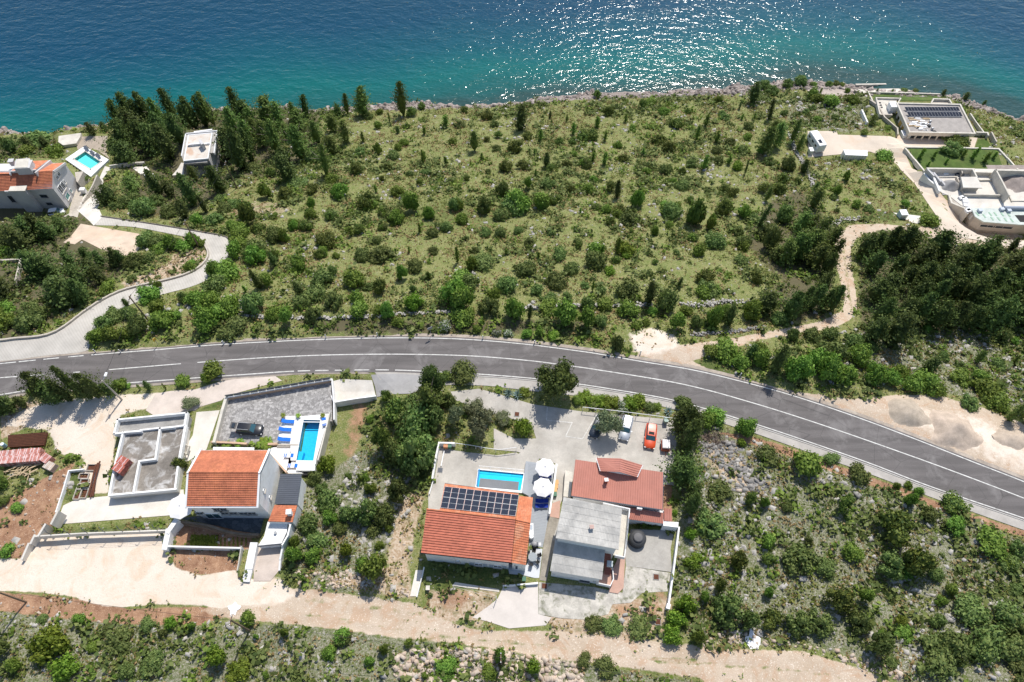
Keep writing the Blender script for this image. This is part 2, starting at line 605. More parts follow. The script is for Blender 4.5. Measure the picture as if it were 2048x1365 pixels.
class MB:
    def __init__(s):
        s.v, s.f, s.m = [], [], []

    def add(s, vs, fs, mi=0):
        b = len(s.v)
        s.v += [tuple(v) for v in vs]
        s.f += [tuple(b + i for i in f) for f in fs]
        s.m += [mi] * len(fs)
        return s

    def poly(s, pts, mi=0):
        return s.add(pts, [tuple(range(len(pts)))], mi)

    def prism(s, poly, z0, z1, mi=0, top=None):
        n = len(poly)
        a = sum(poly[i][0] * poly[(i + 1) % n][1] - poly[(i + 1) % n][0] * poly[i][1] for i in range(n))
        if a < 0:
            poly = poly[::-1]
        zt = lambda p: z1 if not callable(z1) else z1(p)
        zb = lambda p: z0 if not callable(z0) else z0(p)
        vs = [(p[0], p[1], zb(p)) for p in poly] + [(p[0], p[1], zt(p)) for p in poly]
        fs = [tuple(range(n))[::-1]] + [(i, (i + 1) % n, n + (i + 1) % n, n + i) for i in range(n)]
        s.add(vs, fs, mi)
        b = len(s.v) - 2 * n
        s.f.append(tuple(b + n + i for i in range(n)))
        s.m.append(mi if top is None else top)
        return s

    def box(s, c, size, a=0.0, mi=0, tilt=None):
        ca, sa = math.cos(a), math.sin(a)
        hx, hy, hz = size[0] / 2, size[1] / 2, size[2] / 2
        vs = []
        for dz in (-hz, hz):
            for dx, dy in ((-hx, -hy), (hx, -hy), (hx, hy), (-hx, hy)):
                z = dz + (tilt * dx if tilt else 0)
                vs.append((c[0] + dx * ca - dy * sa, c[1] + dx * sa + dy * ca, c[2] + z))
        return s.add(vs, [(3, 2, 1, 0), (4, 5, 6, 7), (0, 1, 5, 4), (1, 2, 6, 5), (2, 3, 7, 6), (3, 0, 4, 7)], mi)

    def tube(s, pts, r, n=6, mi=0, r2=None):
        pts = [Vector(p) for p in pts]
        b = len(s.v)
        for i, p in enumerate(pts):
            d = (pts[min(i + 1, len(pts) - 1)] - pts[max(i - 1, 0)]).normalized()
            u = d.orthogonal().normalized()
            w = d.cross(u)
            rr = r if r2 is None else r + (r2 - r) * i / max(len(pts) - 1, 1)
            for k in range(n):
                a = 2 * math.pi * k / n
                s.v.append(tuple(p + u * math.cos(a) * rr + w * math.sin(a) * rr))
        for i in range(len(pts) - 1):
            for k in range(n):
                k2 = (k + 1) % n
                s.f.append((b + i * n + k, b + i * n + k2, b + (i + 1) * n + k2, b + (i + 1) * n + k))
                s.m.append(mi)
        s.f.append(tuple(b + k for k in range(n))[::-1])
        s.f.append(tuple(b + (len(pts) - 1) * n + k for k in range(n)))
        s.m += [mi, mi]
        return s

    def lathe(s, c, prof, n=16, mi=0):
        b = len(s.v)
        for r, z in prof:
            for k in range(n):
                a = 2 * math.pi * k / n
                s.v.append((c[0] + math.cos(a) * r, c[1] + math.sin(a) * r, c[2] + z))
        for i in range(len(prof) - 1):
            for k in range(n):
                k2 = (k + 1) % n
                s.f.append((b + i * n + k, b + i * n + k2, b + (i + 1) * n + k2, b + (i + 1) * n + k))
                s.m.append(mi)
        s.f.append(tuple(b + k for k in range(n))[::-1])
        s.f.append(tuple(b + (len(prof) - 1) * n + k for k in range(n)))
        s.m += [mi, mi]
        return s

    def line(s, pts, t, h, z0=None, mi=0, closed=False):
        """wall along top points pts (Vectors with their top z), thickness t, height h"""
        n = len(pts)
        rng = range(n if closed else n - 1)
        for i in rng:
            a, b = Vector(pts[i]), Vector(pts[(i + 1) % n])
            d = Vector((b.x - a.x, b.y - a.y, 0))
            if d.length < 1e-4:
                continue
            d.normalize()
            q = Vector((-d.y, d.x, 0)) * t / 2
            e = d * t / 2 * 0.98
            a2, b2 = a - e, b + e
            dz = 0.0015 * (i % 2)
            za = z0 if z0 is not None else a.z - h
            zb = z0 if z0 is not None else b.z - h
            vs = [(a2 + q).to_tuple()[:2] + (za,), (b2 + q).to_tuple()[:2] + (zb,), (b2 - q).to_tuple()[:2] + (zb,), (a2 - q).to_tuple()[:2] + (za,),
                  (a2 + q).to_tuple()[:2] + (a.z + dz,), (b2 + q).to_tuple()[:2] + (b.z + dz,), (b2 - q).to_tuple()[:2] + (b.z + dz,), (a2 - q).to_tuple()[:2] + (a.z + dz,)]
            s.add(vs, [(0, 1, 2, 3), (7, 6, 5, 4), (4, 5, 1, 0), (5, 6, 2, 1), (6, 7, 3, 2), (7, 4, 0, 3)], mi)
        return s

    def mesh(s, name, mats):
        me = bpy.data.meshes.new(name)
        me.from_pydata(s.v, [], s.f)
        for m in (mats if isinstance(mats, (list, tuple)) else [mats]):
            me.materials.append(m)
        if any(s.m):
            me.polygons.foreach_set('material_index', s.m)
        me.update()
        return me

    def build(s, name, mats, parent=None):
        return link(name, s.mesh(name, mats), parent)


def npmesh(name, V, F, mats, mi=None, smooth=False):
    V = np.asarray(V, np.float32)
    F = np.asarray(F, np.int32)
    me = bpy.data.meshes.new(name)
    me.vertices.add(len(V))
    me.vertices.foreach_set('co', V.ravel())
    k = F.shape[1]
    me.loops.add(F.size)
    me.loops.foreach_set('vertex_index', F.ravel())
    me.polygons.add(len(F))
    me.polygons.foreach_set('loop_start', np.arange(0, F.size, k, dtype=np.int32))
    for m in (mats if isinstance(mats, (list, tuple)) else [mats]):
        me.materials.append(m)
    if mi is not None:
        me.polygons.foreach_set('material_index', np.asarray(mi, np.int32))
    if smooth:
        me.polygons.foreach_set('use_smooth', np.ones(len(F), bool))
    me.update(calc_edges=True)
    return me


def smoothline(P, n=6):
    P = [Vector(p) for p in P]
    out = []
    for i in range(len(P) - 1):
        p0, p1, p2, p3 = P[max(i - 1, 0)], P[i], P[i + 1], P[min(i + 2, len(P) - 1)]
        for j in range(n):
            t = j / n
            out.append(0.5 * ((2 * p1) + (p2 - p0) * t + (2 * p0 - 5 * p1 + 4 * p2 - p3) * t * t + (3 * p1 - p0 - 3 * p2 + p3) * t ** 3))
    out.append(P[-1])
    return out


SHEETS = []


def hardpoly(poly, lower=0.14):
    r = region(poly, 1.5)
    d = sdf(poly, MX[r], MY[r])
    HARD[r] = np.maximum(HARD[r], sm((d + 1.2) / 1.2))
    LOW[r] = np.maximum(LOW[r], lower * sm((d + 0.1) / 0.5))


LOW = np.zeros_like(H0)


def clip_cell(poly, x0, y0, x1, y1):
    def cl(P, ins, inter):
        out = []
        for i in range(len(P)):
            a, b = P[i - 1], P[i]
            if ins(b):
                if not ins(a):
                    out.append(inter(a, b))
                out.append(b)
            elif ins(a):
                out.append(inter(a, b))
        return out
    P = poly
    for ax, v, s in ((0, x0, 1), (0, x1, -1), (1, y0, 1), (1, y1, -1)):
        if not P:
            return P
        P = cl(P, lambda p: (p[ax] - v) * s >= 0,
               lambda a, b: tuple(a[k] + (b[k] - a[k]) * ((v - a[ax]) / (b[ax] - a[ax])) for k in (0, 1)))
    return P


def sheet(name, poly, m, off=0.03, step=1.5, kind='structure', label=None, cat=None, parent=None, hard=True, z=None):
    """paved or laid surface draped on the terrain"""
    P = [(p[0], p[1]) for p in poly]
    if hard:
        hardpoly(P)
    mb = MB()
    xs = [p[0] for p in P]
    ys = [p[1] for p in P]
    x = math.floor(min(xs) / step) * step
    while x < max(xs):
        y = math.floor(min(ys) / step) * step
        while y < max(ys):
            c = clip_cell(P, x, y, x + step, y + step)
            if len(c) > 2:
                ar = sum(c[i - 1][0] * c[i][1] - c[i][0] * c[i - 1][1] for i in range(len(c)))
                if abs(ar) > 1e-4:
                    if ar < 0:
                        c = c[::-1]
                    mb.poly([(q[0], q[1], (gz(*q) if z is None else z) + off) for q in c])
            y += step
        x += step
    o = mb.build(name, m, parent)
    return tag(o, label, cat, kind=kind)


def ribbon(name, A, B, m, off, kind='structure', parent=None, rows=3):
    """strip between two edge lines with as many points"""
    mb = MB()
    n = len(A)
    for i in range(n):
        for j in range(rows + 1):
            p = A[i].lerp(B[i], j / rows)
            mb.v.append((p.x, p.y, gz(p.x, p.y) + off))
    for i in range(n - 1):
        for j in range(rows):
            a = i * (rows + 1) + j
            mb.f.append((a, a + 1, a + rows + 2, a + rows + 1))
            mb.m.append(0)
    o = mb.build(name, m, parent)
    o.data.update()
    return tag(o, kind=kind)


def resample(P, n):
    P = [Vector(p) for p in P]
    L = [0]
    for i in range(1, len(P)):
        L.append(L[-1] + (P[i] - P[i - 1]).length)
    out = []
    j = 0
    for k in range(n):
        s = L[-1] * k / (n - 1)
        while j < len(L) - 2 and L[j + 1] < s:
            j += 1
        t = (s - L[j]) / max(L[j + 1] - L[j], 1e-6)
        out.append(P[j].lerp(P[j + 1], t))
    return out
# ============================================================ ROADS AND PAVED GROUND
def edge(pts, n=90, z=0.0):
    w = [W('P', p[0], p[1], z) for p in pts]
    return resample(smoothline(w), n)


def offs(L, d):
    """shift a line sideways by d metres (left of its direction)"""
    out = []
    for i, p in enumerate(L):
        t = (L[min(i + 1, len(L) - 1)] - L[max(i - 1, 0)])
        t.z = 0
        t.normalize()
        out.append(p + Vector((-t.y, t.x, 0)) * d)
    return out


NR_ = 150
top = edge(TOPL, NR_)
bot = edge(BOTL, NR_)
cen = edge(CENL, 110)
rt, rb = offs(top, 0.35), offs(bot, -0.45)
hardpoly(rt + rb[::-1], 0.14)
ribbon('road', rt, rb, asphalt, 0.02, rows=6)
# kerb strip of pale concrete along the sea side and a pavement along the house side
vt = offs(top, 0.95)
ribbon('verge_strip', vt, rt, mat('dusty_verge', (0.4, 0.34, 0.28), 0.95, 0.2, 0.7, 5, ((0.5, 0.44, 0.36), 0.5, 0.6)), 0.012, rows=2)
OUT = [(-60, 806), (0, 800), (60, 790), (160, 783), (265, 775), (403, 765), (512, 757), (588, 750), (680, 748), (750, 748), (780, 790), (860, 775), (900, 770), (976, 772), (1093, 786), (1152, 792), (1200, 797),
       (1324, 813), (1407, 835), (1515, 869), (1614, 904), (1738, 948), (1862, 995), (2028, 1054), (2150, 1095), (2300, 1150)]
side = [W('P', p[0], p[1], 0) for p in OUT]
sidec = resample(side, NR_)
mbk = MB()
pavm = mat('pavement_concrete', (0.44, 0.41, 0.37), 0.9, 0.12, 0.5, 6, ((0.32, 0.3, 0.27), 0.3, 0.5))
poly = [(p.x, p.y) for p in resample([q for q in bot if q.x > W('P', 745, 745, 0).x], 50)]
rbp = [p for p in rb if p.x > W('P', 742, 748, 0).x]
pv = rbp + [q for q in sidec if q.x > W('P', 770, 790, 0).x][::-1]
sheet('pavement', pv, pavm, 0.05, 1.5)
lo = [p for p in rb if p.x < W('P', 745, 745, 0).x]
so2 = [q for q in sidec if q.x < W('P', 745, 748, 0).x]
sheet('road_shoulder', lo + so2[::-1], mat('dusty_shoulder', (0.36, 0.31, 0.26), 0.95, 0.2, 0.7, 5, ((0.2, 0.18, 0.15), 0.6, 0.5)), 0.015, 1.5)
# raised kerb stone line between road and pavement
kb = [p for p in offs(bot, -0.42) if p.x > W('P', 880, 745, 0).x]
mb = MB()
mb.line([Vector((p.x, p.y, gz(p.x, p.y) + 0.12)) for p in kb[::2]], 0.14, 0.25)
tag(mb.build('kerb', mat('kerb_stone', (0.5, 0.48, 0.44), 0.9, 0.1)), kind='structure')


def sub(L, x0, x1):
    """part of a line between two photo x positions"""
    out = []
    for p in L:
        X = 1024 + p.x * ppm((p.x, p.y, p.z))
        if x0 <= X <= x1:
            out.append(p)
    return out


def dense(L, n=900):
    return resample(L, n)


road_marks = MB()


def mark(L, w, off=0.032):
    if len(L) < 2:
        return
    A, B = offs(L, w / 2), offs(L, -w / 2)
    b = len(road_marks.v)
    for p, q in zip(A, B):
        road_marks.v += [(p.x, p.y, gz(p.x, p.y) + off), (q.x, q.y, gz(q.x, q.y) + off)]
    for i in range(len(L) - 1):
        road_marks.f.append((b + 2 * i, b + 2 * i + 1, b + 2 * i + 3, b + 2 * i + 2))
        road_marks.m.append(0)


dt, db, dc = dense(top), dense(bot), dense(cen)
for a, b in ((-80, 33), (36, 73), (86, 119), (136, 168), (181, 2400)):
    mark(sub(dt, a, b), 0.17)
for a, b in ((-80, 590), (594, 622), (629, 659), (668, 699), (709, 741), (750, 780), (790, 2400)):
    mark(sub(db, a, b), 0.17)
mark(sub(dc, 395, 2400), 0.17)
for q in (((0, 756), (34, 753.6)), ((54, 752), (88, 749.6)), ((146, 745.5), (160, 744.5)), ((218, 740), (362, 728)), ((-60, 760), (-30, 758))):
    mark([W('P', q[0][0], q[0][1], 0), W('P', (q[0][0] + q[1][0]) / 2, (q[0][1] + q[1][1]) / 2, 0), W('P', q[1][0], q[1][1], 0)], 0.17)
mo = road_marks.build('road_marking', paint_line)
tag(mo, kind='structure')

# winding concrete lane on the left, with grooved surface
t = NT('grooved_concrete')
wv = t.n('TexWave', wave_type='BANDS', bands_direction='DIAGONAL')
wv.inputs['Scale'].default_value = 1.1
wv.inputs['Distortion'].default_value = 1.5
t.t.links.new(t.pos(), wv.inputs[0])
c_ = t.mix(t.ramp(wv.outputs[0], [(0.0, 0.0), (0.35, 1.0)]), (0.45, 0.42, 0.37), (0.5, 0.47, 0.42))
c_ = t.mix(1.0, c_, t.ramp(t.noise(0.4, 5), [(0.3, 0.78), (0.7, 1.0)]), 'MULTIPLY')
t.done(c_, 0.9, 0.2)
groove = t.m
LI = [(-90, 692), (0, 684), (30, 680), (90, 674), (130, 656), (175, 622), (215, 597), (258, 579), (330, 563), (375, 550), (405, 533), (419, 512), (412, 492), (395, 480), (330, 466), (262, 454), (190, 451)]
LO = [(-90, 722), (0, 723), (90, 712), (175, 702), (178, 680), (200, 655), (235, 624), (270, 606), (330, 588), (385, 573), (428, 552), (452, 520), (462, 492), (452, 475), (430, 470), (310, 450), (202, 434)]
li = resample(smoothline([W('P', *p) for p in LI], 5), 80)
lo_ = resample(smoothline([W('P', *p) for p in LO], 5), 80)
hardpoly(li + lo_[::-1])
ribbon('concrete_lane', li, lo_, groove, 0.03, rows=5)
gate = wp('P', [(188, 452), (205, 434), (197, 416), (206, 358), (224, 338), (210, 333), (180, 380), (150, 420), (176, 440)])
sheet('concrete_ramp', gate, concwhite, 0.05, 1.2)
# forecourts and yards ------------------------------------------------
sheet('concrete_court', wp('D', [(345, 150), (540, 130), (720, 180), (900, 235), (1240, 285), (1910, 345), (1890, 480), (1855, 700), (1875, 790), (1190, 720), (1180, 760), (1100, 900),
                                (1080, 960), (1040, 960), (1060, 640), (930, 600), (800, 560), (640, 545), (640, 440), (640, 400), (780, 470), (930, 470), (900, 380), (780, 340), (640, 300), (470, 240), (380, 210)]), concrete, 0.04)
sheet('villa_forecourt', wp('J', [(400, 200), (600, 280), (800, 310), (1190, 350), (1450, 310), (1480, 330), (1750, 180), (1800, 250), (1740, 480), (1600, 480), (1550, 600), (1560, 800), (1000, 900), (400, 1150), (250, 1150), (250, 860), (340, 640), (370, 470)]), concrete, 0.045)
sheet('pale_drive', wp('C', [(455, 112), (640, 95), (1075, 57), (1085, 200), (1000, 208), (330, 262), (352, 200), (372, 150)]), concwhite, 0.04)
sheet('side_path', wp('A', [(1560, 575), (1745, 560), (1640, 870), (1500, 960), (1420, 1010), (1440, 900), (1530, 760)]), concwhite, 0.04)
sheet('upper_yard', wp('B', [(-130, 310), (0, 285), (230, 270), (450, 200), (600, 175), (960, 150), (1020, 190), (510, 330), (470, 370), (270, 430), (230, 460), (0, 490), (-130, 520), (-220, 460)]), mat('rolled_limestone', (0.6, 0.52, 0.45), 0.9, 0.1, 0.5, 6), 0.03)
sheet('apron', wp('P', [(742, 750), (790, 748), (862, 752), (858, 775), (820, 788), (752, 790), (748, 768)], 0), mat('grey_apron', (0.36, 0.35, 0.34), 0.9, 0.1, 0.5, 6), 0.065)
LOTZ = 0.55
# paved parking court of the left house
mb = MB()
lot = wp('B', [(512, 345), (1000, 245), (1465, 165), (1475, 560), (1020, 520), (990, 760), (800, 770), (440, 745)], LOTZ)
mb.prism([(p.x, p.y) for p in lot], -1.8, LOTZ)
tag(mb.build('parking_court', cobble), kind='structure')
hardpoly(lot, 0.3)
mb = MB()
rp = wp('B', [(1470, 200), (1560, 180), (1840, 190), (1870, 325), (1690, 350), (1490, 385)], 0)
mb.v += []
sheet('white_ramp', rp, concwhite, 0.5, 1.5)
mb = MB()
mb.line([W('B', 1468, 330, 0.6), W('B', 1490, 385, 0.62), W('B', 1690, 352, 0.58), W('B', 1868, 328, 0.55)], 0.2, 2.2)
tag(mb.build('ramp_retaining_wall', white), 'low white wall carrying the lower edge of the white ramp', 'wall')
# left house: terrace, sloping paved ramp and patio
sheet('patio', wp('I', [(30, 740), (210, 720), (840, 730), (800, 890), (760, 880), (600, 860), (440, 820), (250, 780)]), darktile, 0.04, 1.2)
sheet('paver_ramp', wp('I', [(780, 1010), (1000, 985), (985, 1225), (900, 1330), (740, 1330), (745, 1150)]), pavepink, 0.05, 1.2)
sheet('mid_court', wp('E', [(1005, 640), (1060, 470), (1500, 480), (1525, 820), (1850, 865), (1840, 700), (1860, 600), (1800, 570), (1560, 560), (1540, 640)]), mat('yard_concrete', (.41, .39, .35), .9, .14, .5, 5, ((.3, .28, .25), .5, .5)), 0.035)
sheet('pale_gravel_yard', wp('E', [(910, 935), (1300, 970), (1500, 1010), (1525, 820), (1840, 870), (1820, 1000), (1640, 1010), (1560, 1080), (1430, 1090), (1400, 1160), (1250, 1200), (1070, 1190), (905, 1160)]),
      mat('weedy_gravel', (0.52, 0.49, 0.43), 0.95, 0.18, 0.8, 5, ((0.12, 0.13, 0.07), 0.9, 0.75)), 0.02)
sheet('drive_apron', wp('E', [(660, 965), (905, 932), (905, 1160), (1000, 1185), (960, 1240), (700, 1262), (540, 1210), (440, 1185), (560, 1100), (620, 1050)]), mat('white_drive', (0.58, 0.53, 0.48), 0.9, 0.06, 0.5, 5), 0.03)
sheet('narrow_passage', wp('E', [(985, 470), (1055, 490), (1030, 640), (975, 870), (965, 930), (915, 920), (940, 700), (960, 560)]), mat('stained_concrete', (0.32, 0.29, 0.24), 0.95, 0.2, 0.8, 5), 0.03)
sheet('pink_terrace', wp('L', [(600, 1180), (690, 990), (750, 985), (735, 1262), (685, 1312), (610, 1300)]), pinktile, 0.12, 1.0)
sheet('pink_passage', wp('L', [(95, 520), (180, 490), (170, 650), (75, 630)]), pinktile, 0.06, 1.0)
# right: drive and courts of the shore villas
drive = wp('G', [(215, 440), (440, 440), (450, 468), (800, 478), (895, 492), (940, 455), (1000, 462), (1540, 492), (1570, 572), (1000, 572), (970, 592), (1110, 762), (1150, 800), (1240, 912), (1290, 972),
                 (1400, 1110), (1460, 1180), (1530, 1232), (1780, 1290), (1990, 1290), (1990, 1360), (1700, 1330), (1540, 1290), (1300, 1250), (1230, 1180), (1232, 1120), (1150, 1000), (1050, 850), (940, 740), (850, 645), (700, 600), (480, 620), (220, 645)])
sheet('villa_drive', drive, mat('sandy_concrete', (0.62, 0.53, 0.43), 0.9, 0.1, 0.12, 5, ((0.55, 0.36, 0.22), 0.12, 0.45)), 0.05, 2.0)
sheet('bin_path', wp('G', [(880, 1075), (1232, 1118), (1230, 1165), (1150, 1160), (1040, 1160), (980, 1130)]), concwhite, 0.04)
sheet('shore_path', wp('G', [(190, 108), (330, 90), (570, 100), (600, 140), (590, 155), (430, 165), (240, 140)]), mat('beach_gravel', (0.42, 0.36, 0.31), 0.95, 0.15, 0.6, 6), 0.03)
lm = mat('lawn', (0.085, 0.135, 0.03), 0.95, 0.2, 0.5, 6, ((0.17, 0.17, 0.06), 0.3, 0.4))
sheet('lawn', wp('G', [(1010, 578), (1688, 588), (1832, 738), (1122, 732)]), lm, 0.06, 2)
sheet('back_lawn', wp('O', [(225, 175), (1045, 190), (1055, 212), (960, 250), (600, 250), (570, 205), (310, 200), (265, 260)]), lm, 0.06, 2)
sheet('side_lawn', wp('G', [(1545, 505), (1610, 500), (1645, 560), (1580, 570)]), lm, 0.06, 2)
sheet('garden_terrace', wp('O', [(60, 110), (690, 110), (740, 165), (200, 155), (180, 180), (120, 165)]), cream, 0.06, 2)
sheet('left_villa_court', wp('M', [(950, 1080), (1050, 740), (1100, 720), (1130, 990), (1060, 1200), (1000, 1180), (870, 1190)]), beige, 0.05, 1.5)
sheet('flat_terrace_roof', wp('M', [(1095, 95), (1470, 85), (1450, 300), (1500, 400), (1340, 290), (1180, 215), (1130, 230), (985, 300), (1040, 190)]), mat('sand_terrace', (0.4, 0.335, 0.265), 0.9, 0.1), 0.05, 1.5)
sheet('gravel_lot', wp('T7', [(690, 205), (800, 225), (1240, 300), (1200, 400), (1140, 480), (1000, 470), (860, 420), (700, 340), (640, 380), (540, 365), (600, 320)]), mat('pale_lot_gravel', (0.6, 0.48, 0.37), 0.95, 0.12, 0.4, 5, ((0.55, 0.4, 0.28), 0.2, 0.6)), 0.03)

# ============================================================ GROUND ZONES
ZN = ['gravel', 'soil', 'track', 'bare', 'karst', 'forest', 'green', 'shore']
ZM = {k: np.zeros_like(H0) for k in ZN}


def zone(kind, pts, soft=1.0, amt=1.0, k='P'):
    poly = wp(k, pts)
    r = region(poly, soft + 1)
    d = sdf(poly, MX[r], MY[r])
    ZM[kind][r] = np.maximum(ZM[kind][r], amt * sm((d + soft) / (2 * soft)))


zone('gravel', [(-60, 1118), (45, 1118), (75, 1078), (150, 1068), (325, 1060), (335, 1100), (350, 1135), (400, 1152), (470, 1140), (480, 1155), (540, 1165), (560, 1170), (560, 1195), (520, 1205),
                (440, 1218), (410, 1212), (330, 1208), (250, 1215), (200, 1212), (150, 1195), (80, 1185), (-60, 1180)], 0.4)
zone('gravel', [(8, 850), (40, 822), (110, 800), (245, 790), (350, 785), (300, 815), (240, 830), (232, 870), (215, 985), (180, 990), (160, 935), (170, 918), (112, 905), (105, 880), (95, 860)], 0.8)
zone('gravel', [(500, 1160), (560, 1150), (600, 1190), (560, 1215), (480, 1215)], 1.0, 0.7)
zone('gravel', 	[(1255, 668), (1300, 655), (1345, 668), (1362, 690), (1345, 700), (1290, 715), (1270, 700)], 2.0, 0.9)
zone('track', [(400, 1222), (500, 1172), (640, 1182), (830, 1207), (900, 1245), (960, 1262), (1100, 1262), (1250, 1275), (1330, 1285), (1454, 1298), (1608, 1303), (1723, 1338), (1790, 1370), (1900, 1440),
               (1500, 1440), (1400, 1357), (1264, 1337), (1088, 1314), (912, 1287), (756, 1271), (600, 1250), (470, 1240)], 0.5)
# dirt track on the right
zone('track', [(1265, 712), (1300, 715), (1350, 722), (1385, 722), (1440, 704), (1520, 682), (1600, 668), (1665, 658), (1700, 640), (1714, 618), (1712, 585), (1703, 540), (1702, 500), (1712, 478), (1760, 460), (1830, 470),
               (1900, 485), (2048, 500), (2048, 470), (1960, 462), (1830, 455), (1760, 447), (1700, 450), (1672, 470), (1668, 510), (1680, 560), (1690, 600), (1684, 622), (1640, 645), (1560, 660), (1450, 680), (1360, 690), (1300, 700)], 0.35)
zone('track', [(1480, 765), (1560, 780), (1640, 790), (1700, 800), (1800, 790), (1870, 790), (1960, 815), (2100, 870), (2100, 990), (1945, 920), (1821, 872), (1697, 826), (1573, 785)], 0.5)
zone('track', [(1255, 700), (1300, 718), (1380, 738), (1480, 762), (1573, 786), (1480, 765), (1420, 740), (1385, 722), (1330, 712)], 0.4, 0.9)
zone('gravel', [(1780, 800), (1960, 830), (2100, 890), (2100, 980), (1945, 915), (1830, 865)], 4, 0.6)
for q in ([(-60, 1185), (0, 1185), (150, 1197), (260, 1218), (410, 1214), (470, 1225), (400, 1250), (290, 1250), (200, 1245), (100, 1235), (-60, 1215)],
          [(0, 1010), (50, 975), (110, 945), (150, 925), (138, 950), (112, 1040), (90, 1080), (45, 1118), (-60, 1120), (-60, 1020)],
          [(335, 1100), (480, 1098), (478, 1142), (440, 1148), (400, 1150), (355, 1140)],
          [(1410, 858), (1500, 872), (1560, 890), (1700, 940), (1800, 975), (1900, 1015), (2060, 1065), (2060, 1078), (1900, 1030), (1780, 985), (1640, 935), (1540, 900)],
          [(2000, 860), (2060, 880), (2060, 900)]):
    zone('soil', q, 0.6)
zone('soil', [(695, 800), (745, 800), (740, 850), (712, 910), (690, 950), (680, 900), (690, 850)], 2.5, 0.6)
zone('soil', [(855, 1190), (900, 1165), (950, 1190), (930, 1225), (890, 1225)], 1.5, 0.6)
zone('soil', [(1210, 1200), (1290, 1190), (1340, 1150), (1340, 1210), (1310, 1250), (1230, 1250)], 1.5, 0.5)
zone('soil', [(350, 1048), (500, 1050), (505, 1100), (352, 1098)], 0.4, 0.9)
zone('soil', [(1310, 915), (1345, 920), (1345, 1050), (1325, 1045)], 0.8, 0.9)
zone('bare', [(640, 1160), (700, 1180), (740, 1190), (830, 1200), (820, 1130), (850, 1000), (830, 960), (800, 1000), (780, 1060), (770, 1130), (720, 1150)], 1.5, 0.8)
zone('bare', [(0, 820), (60, 800), (100, 810), (40, 860), (0, 880)], 1.0)
zone('bare', [(375, 460), (410, 480), (415, 515), (385, 545), (250, 580), (240, 565), (330, 530)], 1.5, 0.8)
zone('bare', [(850, 1180), (1000, 1180), (960, 1260), (860, 1230)], 1.0, 0.8)
zone('bare', [(1080, 1200), (1350, 1190), (1340, 1290), (1100, 1270)], 1.0, 0.7)
zone('bare', [(430, 425), (470, 405), (560, 400), (600, 420), (500, 450)], 2.0, 0.5)
for q in ([(-80, 1205), (100, 1232), (290, 1252), (410, 1252), (600, 1250), (756, 1271), (912, 1290), (1088, 1316), (1264, 1340), (1400, 1360), (1500, 1440), (-80, 1440)],
          [(1345, 1060), (1370, 870), (1440, 850), (1520, 885), (1640, 930), (1780, 990), (1900, 1030), (2120, 1100), (2120, 1460), (1850, 1400), (1723, 1330), (1608, 1298), (1454, 1292), (1345, 1275)],
          [(620, 950), (680, 930), (720, 900), (800, 900), (830, 990), (790, 1060), (760, 1130), (740, 1190), (640, 1180), (580, 1150), (570, 1080), (600, 1010)],
          [(1640, 720), (1720, 660), (2100, 650), (2100, 830), (1960, 800), (1800, 770), (1700, 760)]):
    zone('karst', q, 1.5)
zone('karst', [(1600, 180), (1720, 190), (1750, 260), (1700, 270), (1620, 260), (1560, 230)], 3, 0.7)
for q in ([(200, 440), (130, 420), (0, 400), (-90, 430), (-90, 690), (60, 680), (180, 600), (260, 540), (180, 480)],
          [(240, 330), (230, 240), (420, 210), (640, 220), (640, 300), (560, 360), (480, 350), (440, 400), (330, 440), (250, 400)],
          [(-80, 270), (120, 268), (100, 300), (-80, 340)],
          [(1720, 480), (1760, 455), (1900, 490), (2150, 480), (2150, 660), (1900, 660), (1720, 690), (1715, 600)],
          [(1480, 480), (1540, 400), (1600, 380), (1650, 430), (1670, 560), (1650, 640), (1520, 650), (1500, 620), (1560, 560)],
          [(560, 630), (960, 640), (1200, 640), (1200, 665), (960, 670), (640, 670)]):
    zone('forest', q, 3, 0.85)
zone('green', [(700, 420), (900, 380), (1100, 420), (1000, 480), (760, 480)], 9, .5)
for q in ([(130, 1060), (330, 1040), (330, 1055), (150, 1066)], [(128, 945), (162, 938), (150, 1005), (125, 1000)], [(840, 1120), (960, 1130), (1050, 1150), (960, 1180), (850, 1185)],
          [(395, 822), (430, 805), (470, 792), (455, 815)], [(1700, 420), (1900, 430), (1870, 445), (1740, 440), (1660, 400)], [(1380, 730), (1450, 700), (1500, 760), (1440, 748)]):
    zone('green', q, 1.2, 0.9)


TRK0 = ZM['track'].copy()


def stripe(k, pts, hw, kinds, amt):
    L = resample(smoothline([W(k, *p) for p in pts], 5), 60)
    poly = offs(L, hw) + offs(L, -hw)[::-1]
    r = region(poly, 2)
    d = sm((sdf(poly, MX[r], MY[r]) + .35) / .7) * amt
    for kd, v in kinds:
        ZM[kd][r] = ZM[kd][r] * (1 - d) + v * d


stripe('T6', [(905, 245), (915, 330), (930, 440), (945, 560), (955, 640)], .25, (('track', 0), ('bare', 1)), .8)
stripe('T6', [(640, 800), (480, 825), (300, 850)], .25, (('track', 0), ('bare', 1)), .6)
stripe('T10', [(0, 200), (300, 245), (600, 300), (900, 330), (1300, 370), (1700, 420), (2048, 440)], .3, (('track', 0), ('bare', 1)), .55)
stripe('T10', [(0, 130), (300, 160), (600, 200), (800, 225)], .5, (('track', .2), ('bare', 1)), .5)
stripe('T9', [(0, 1250), (300, 1270), (700, 1300), (1000, 1340)], .3, (('track', 0), ('bare', 1)), .55)
zone('bare', [(1400, 850), (1450, 880), (1530, 950), (1530, 1000), (1470, 990), (1420, 940), (1390, 890)], 3, .75)
ZM['karst'] *= (1 - .35 * sm(vn(MX, MY, .05, 77) * 3 + .4))
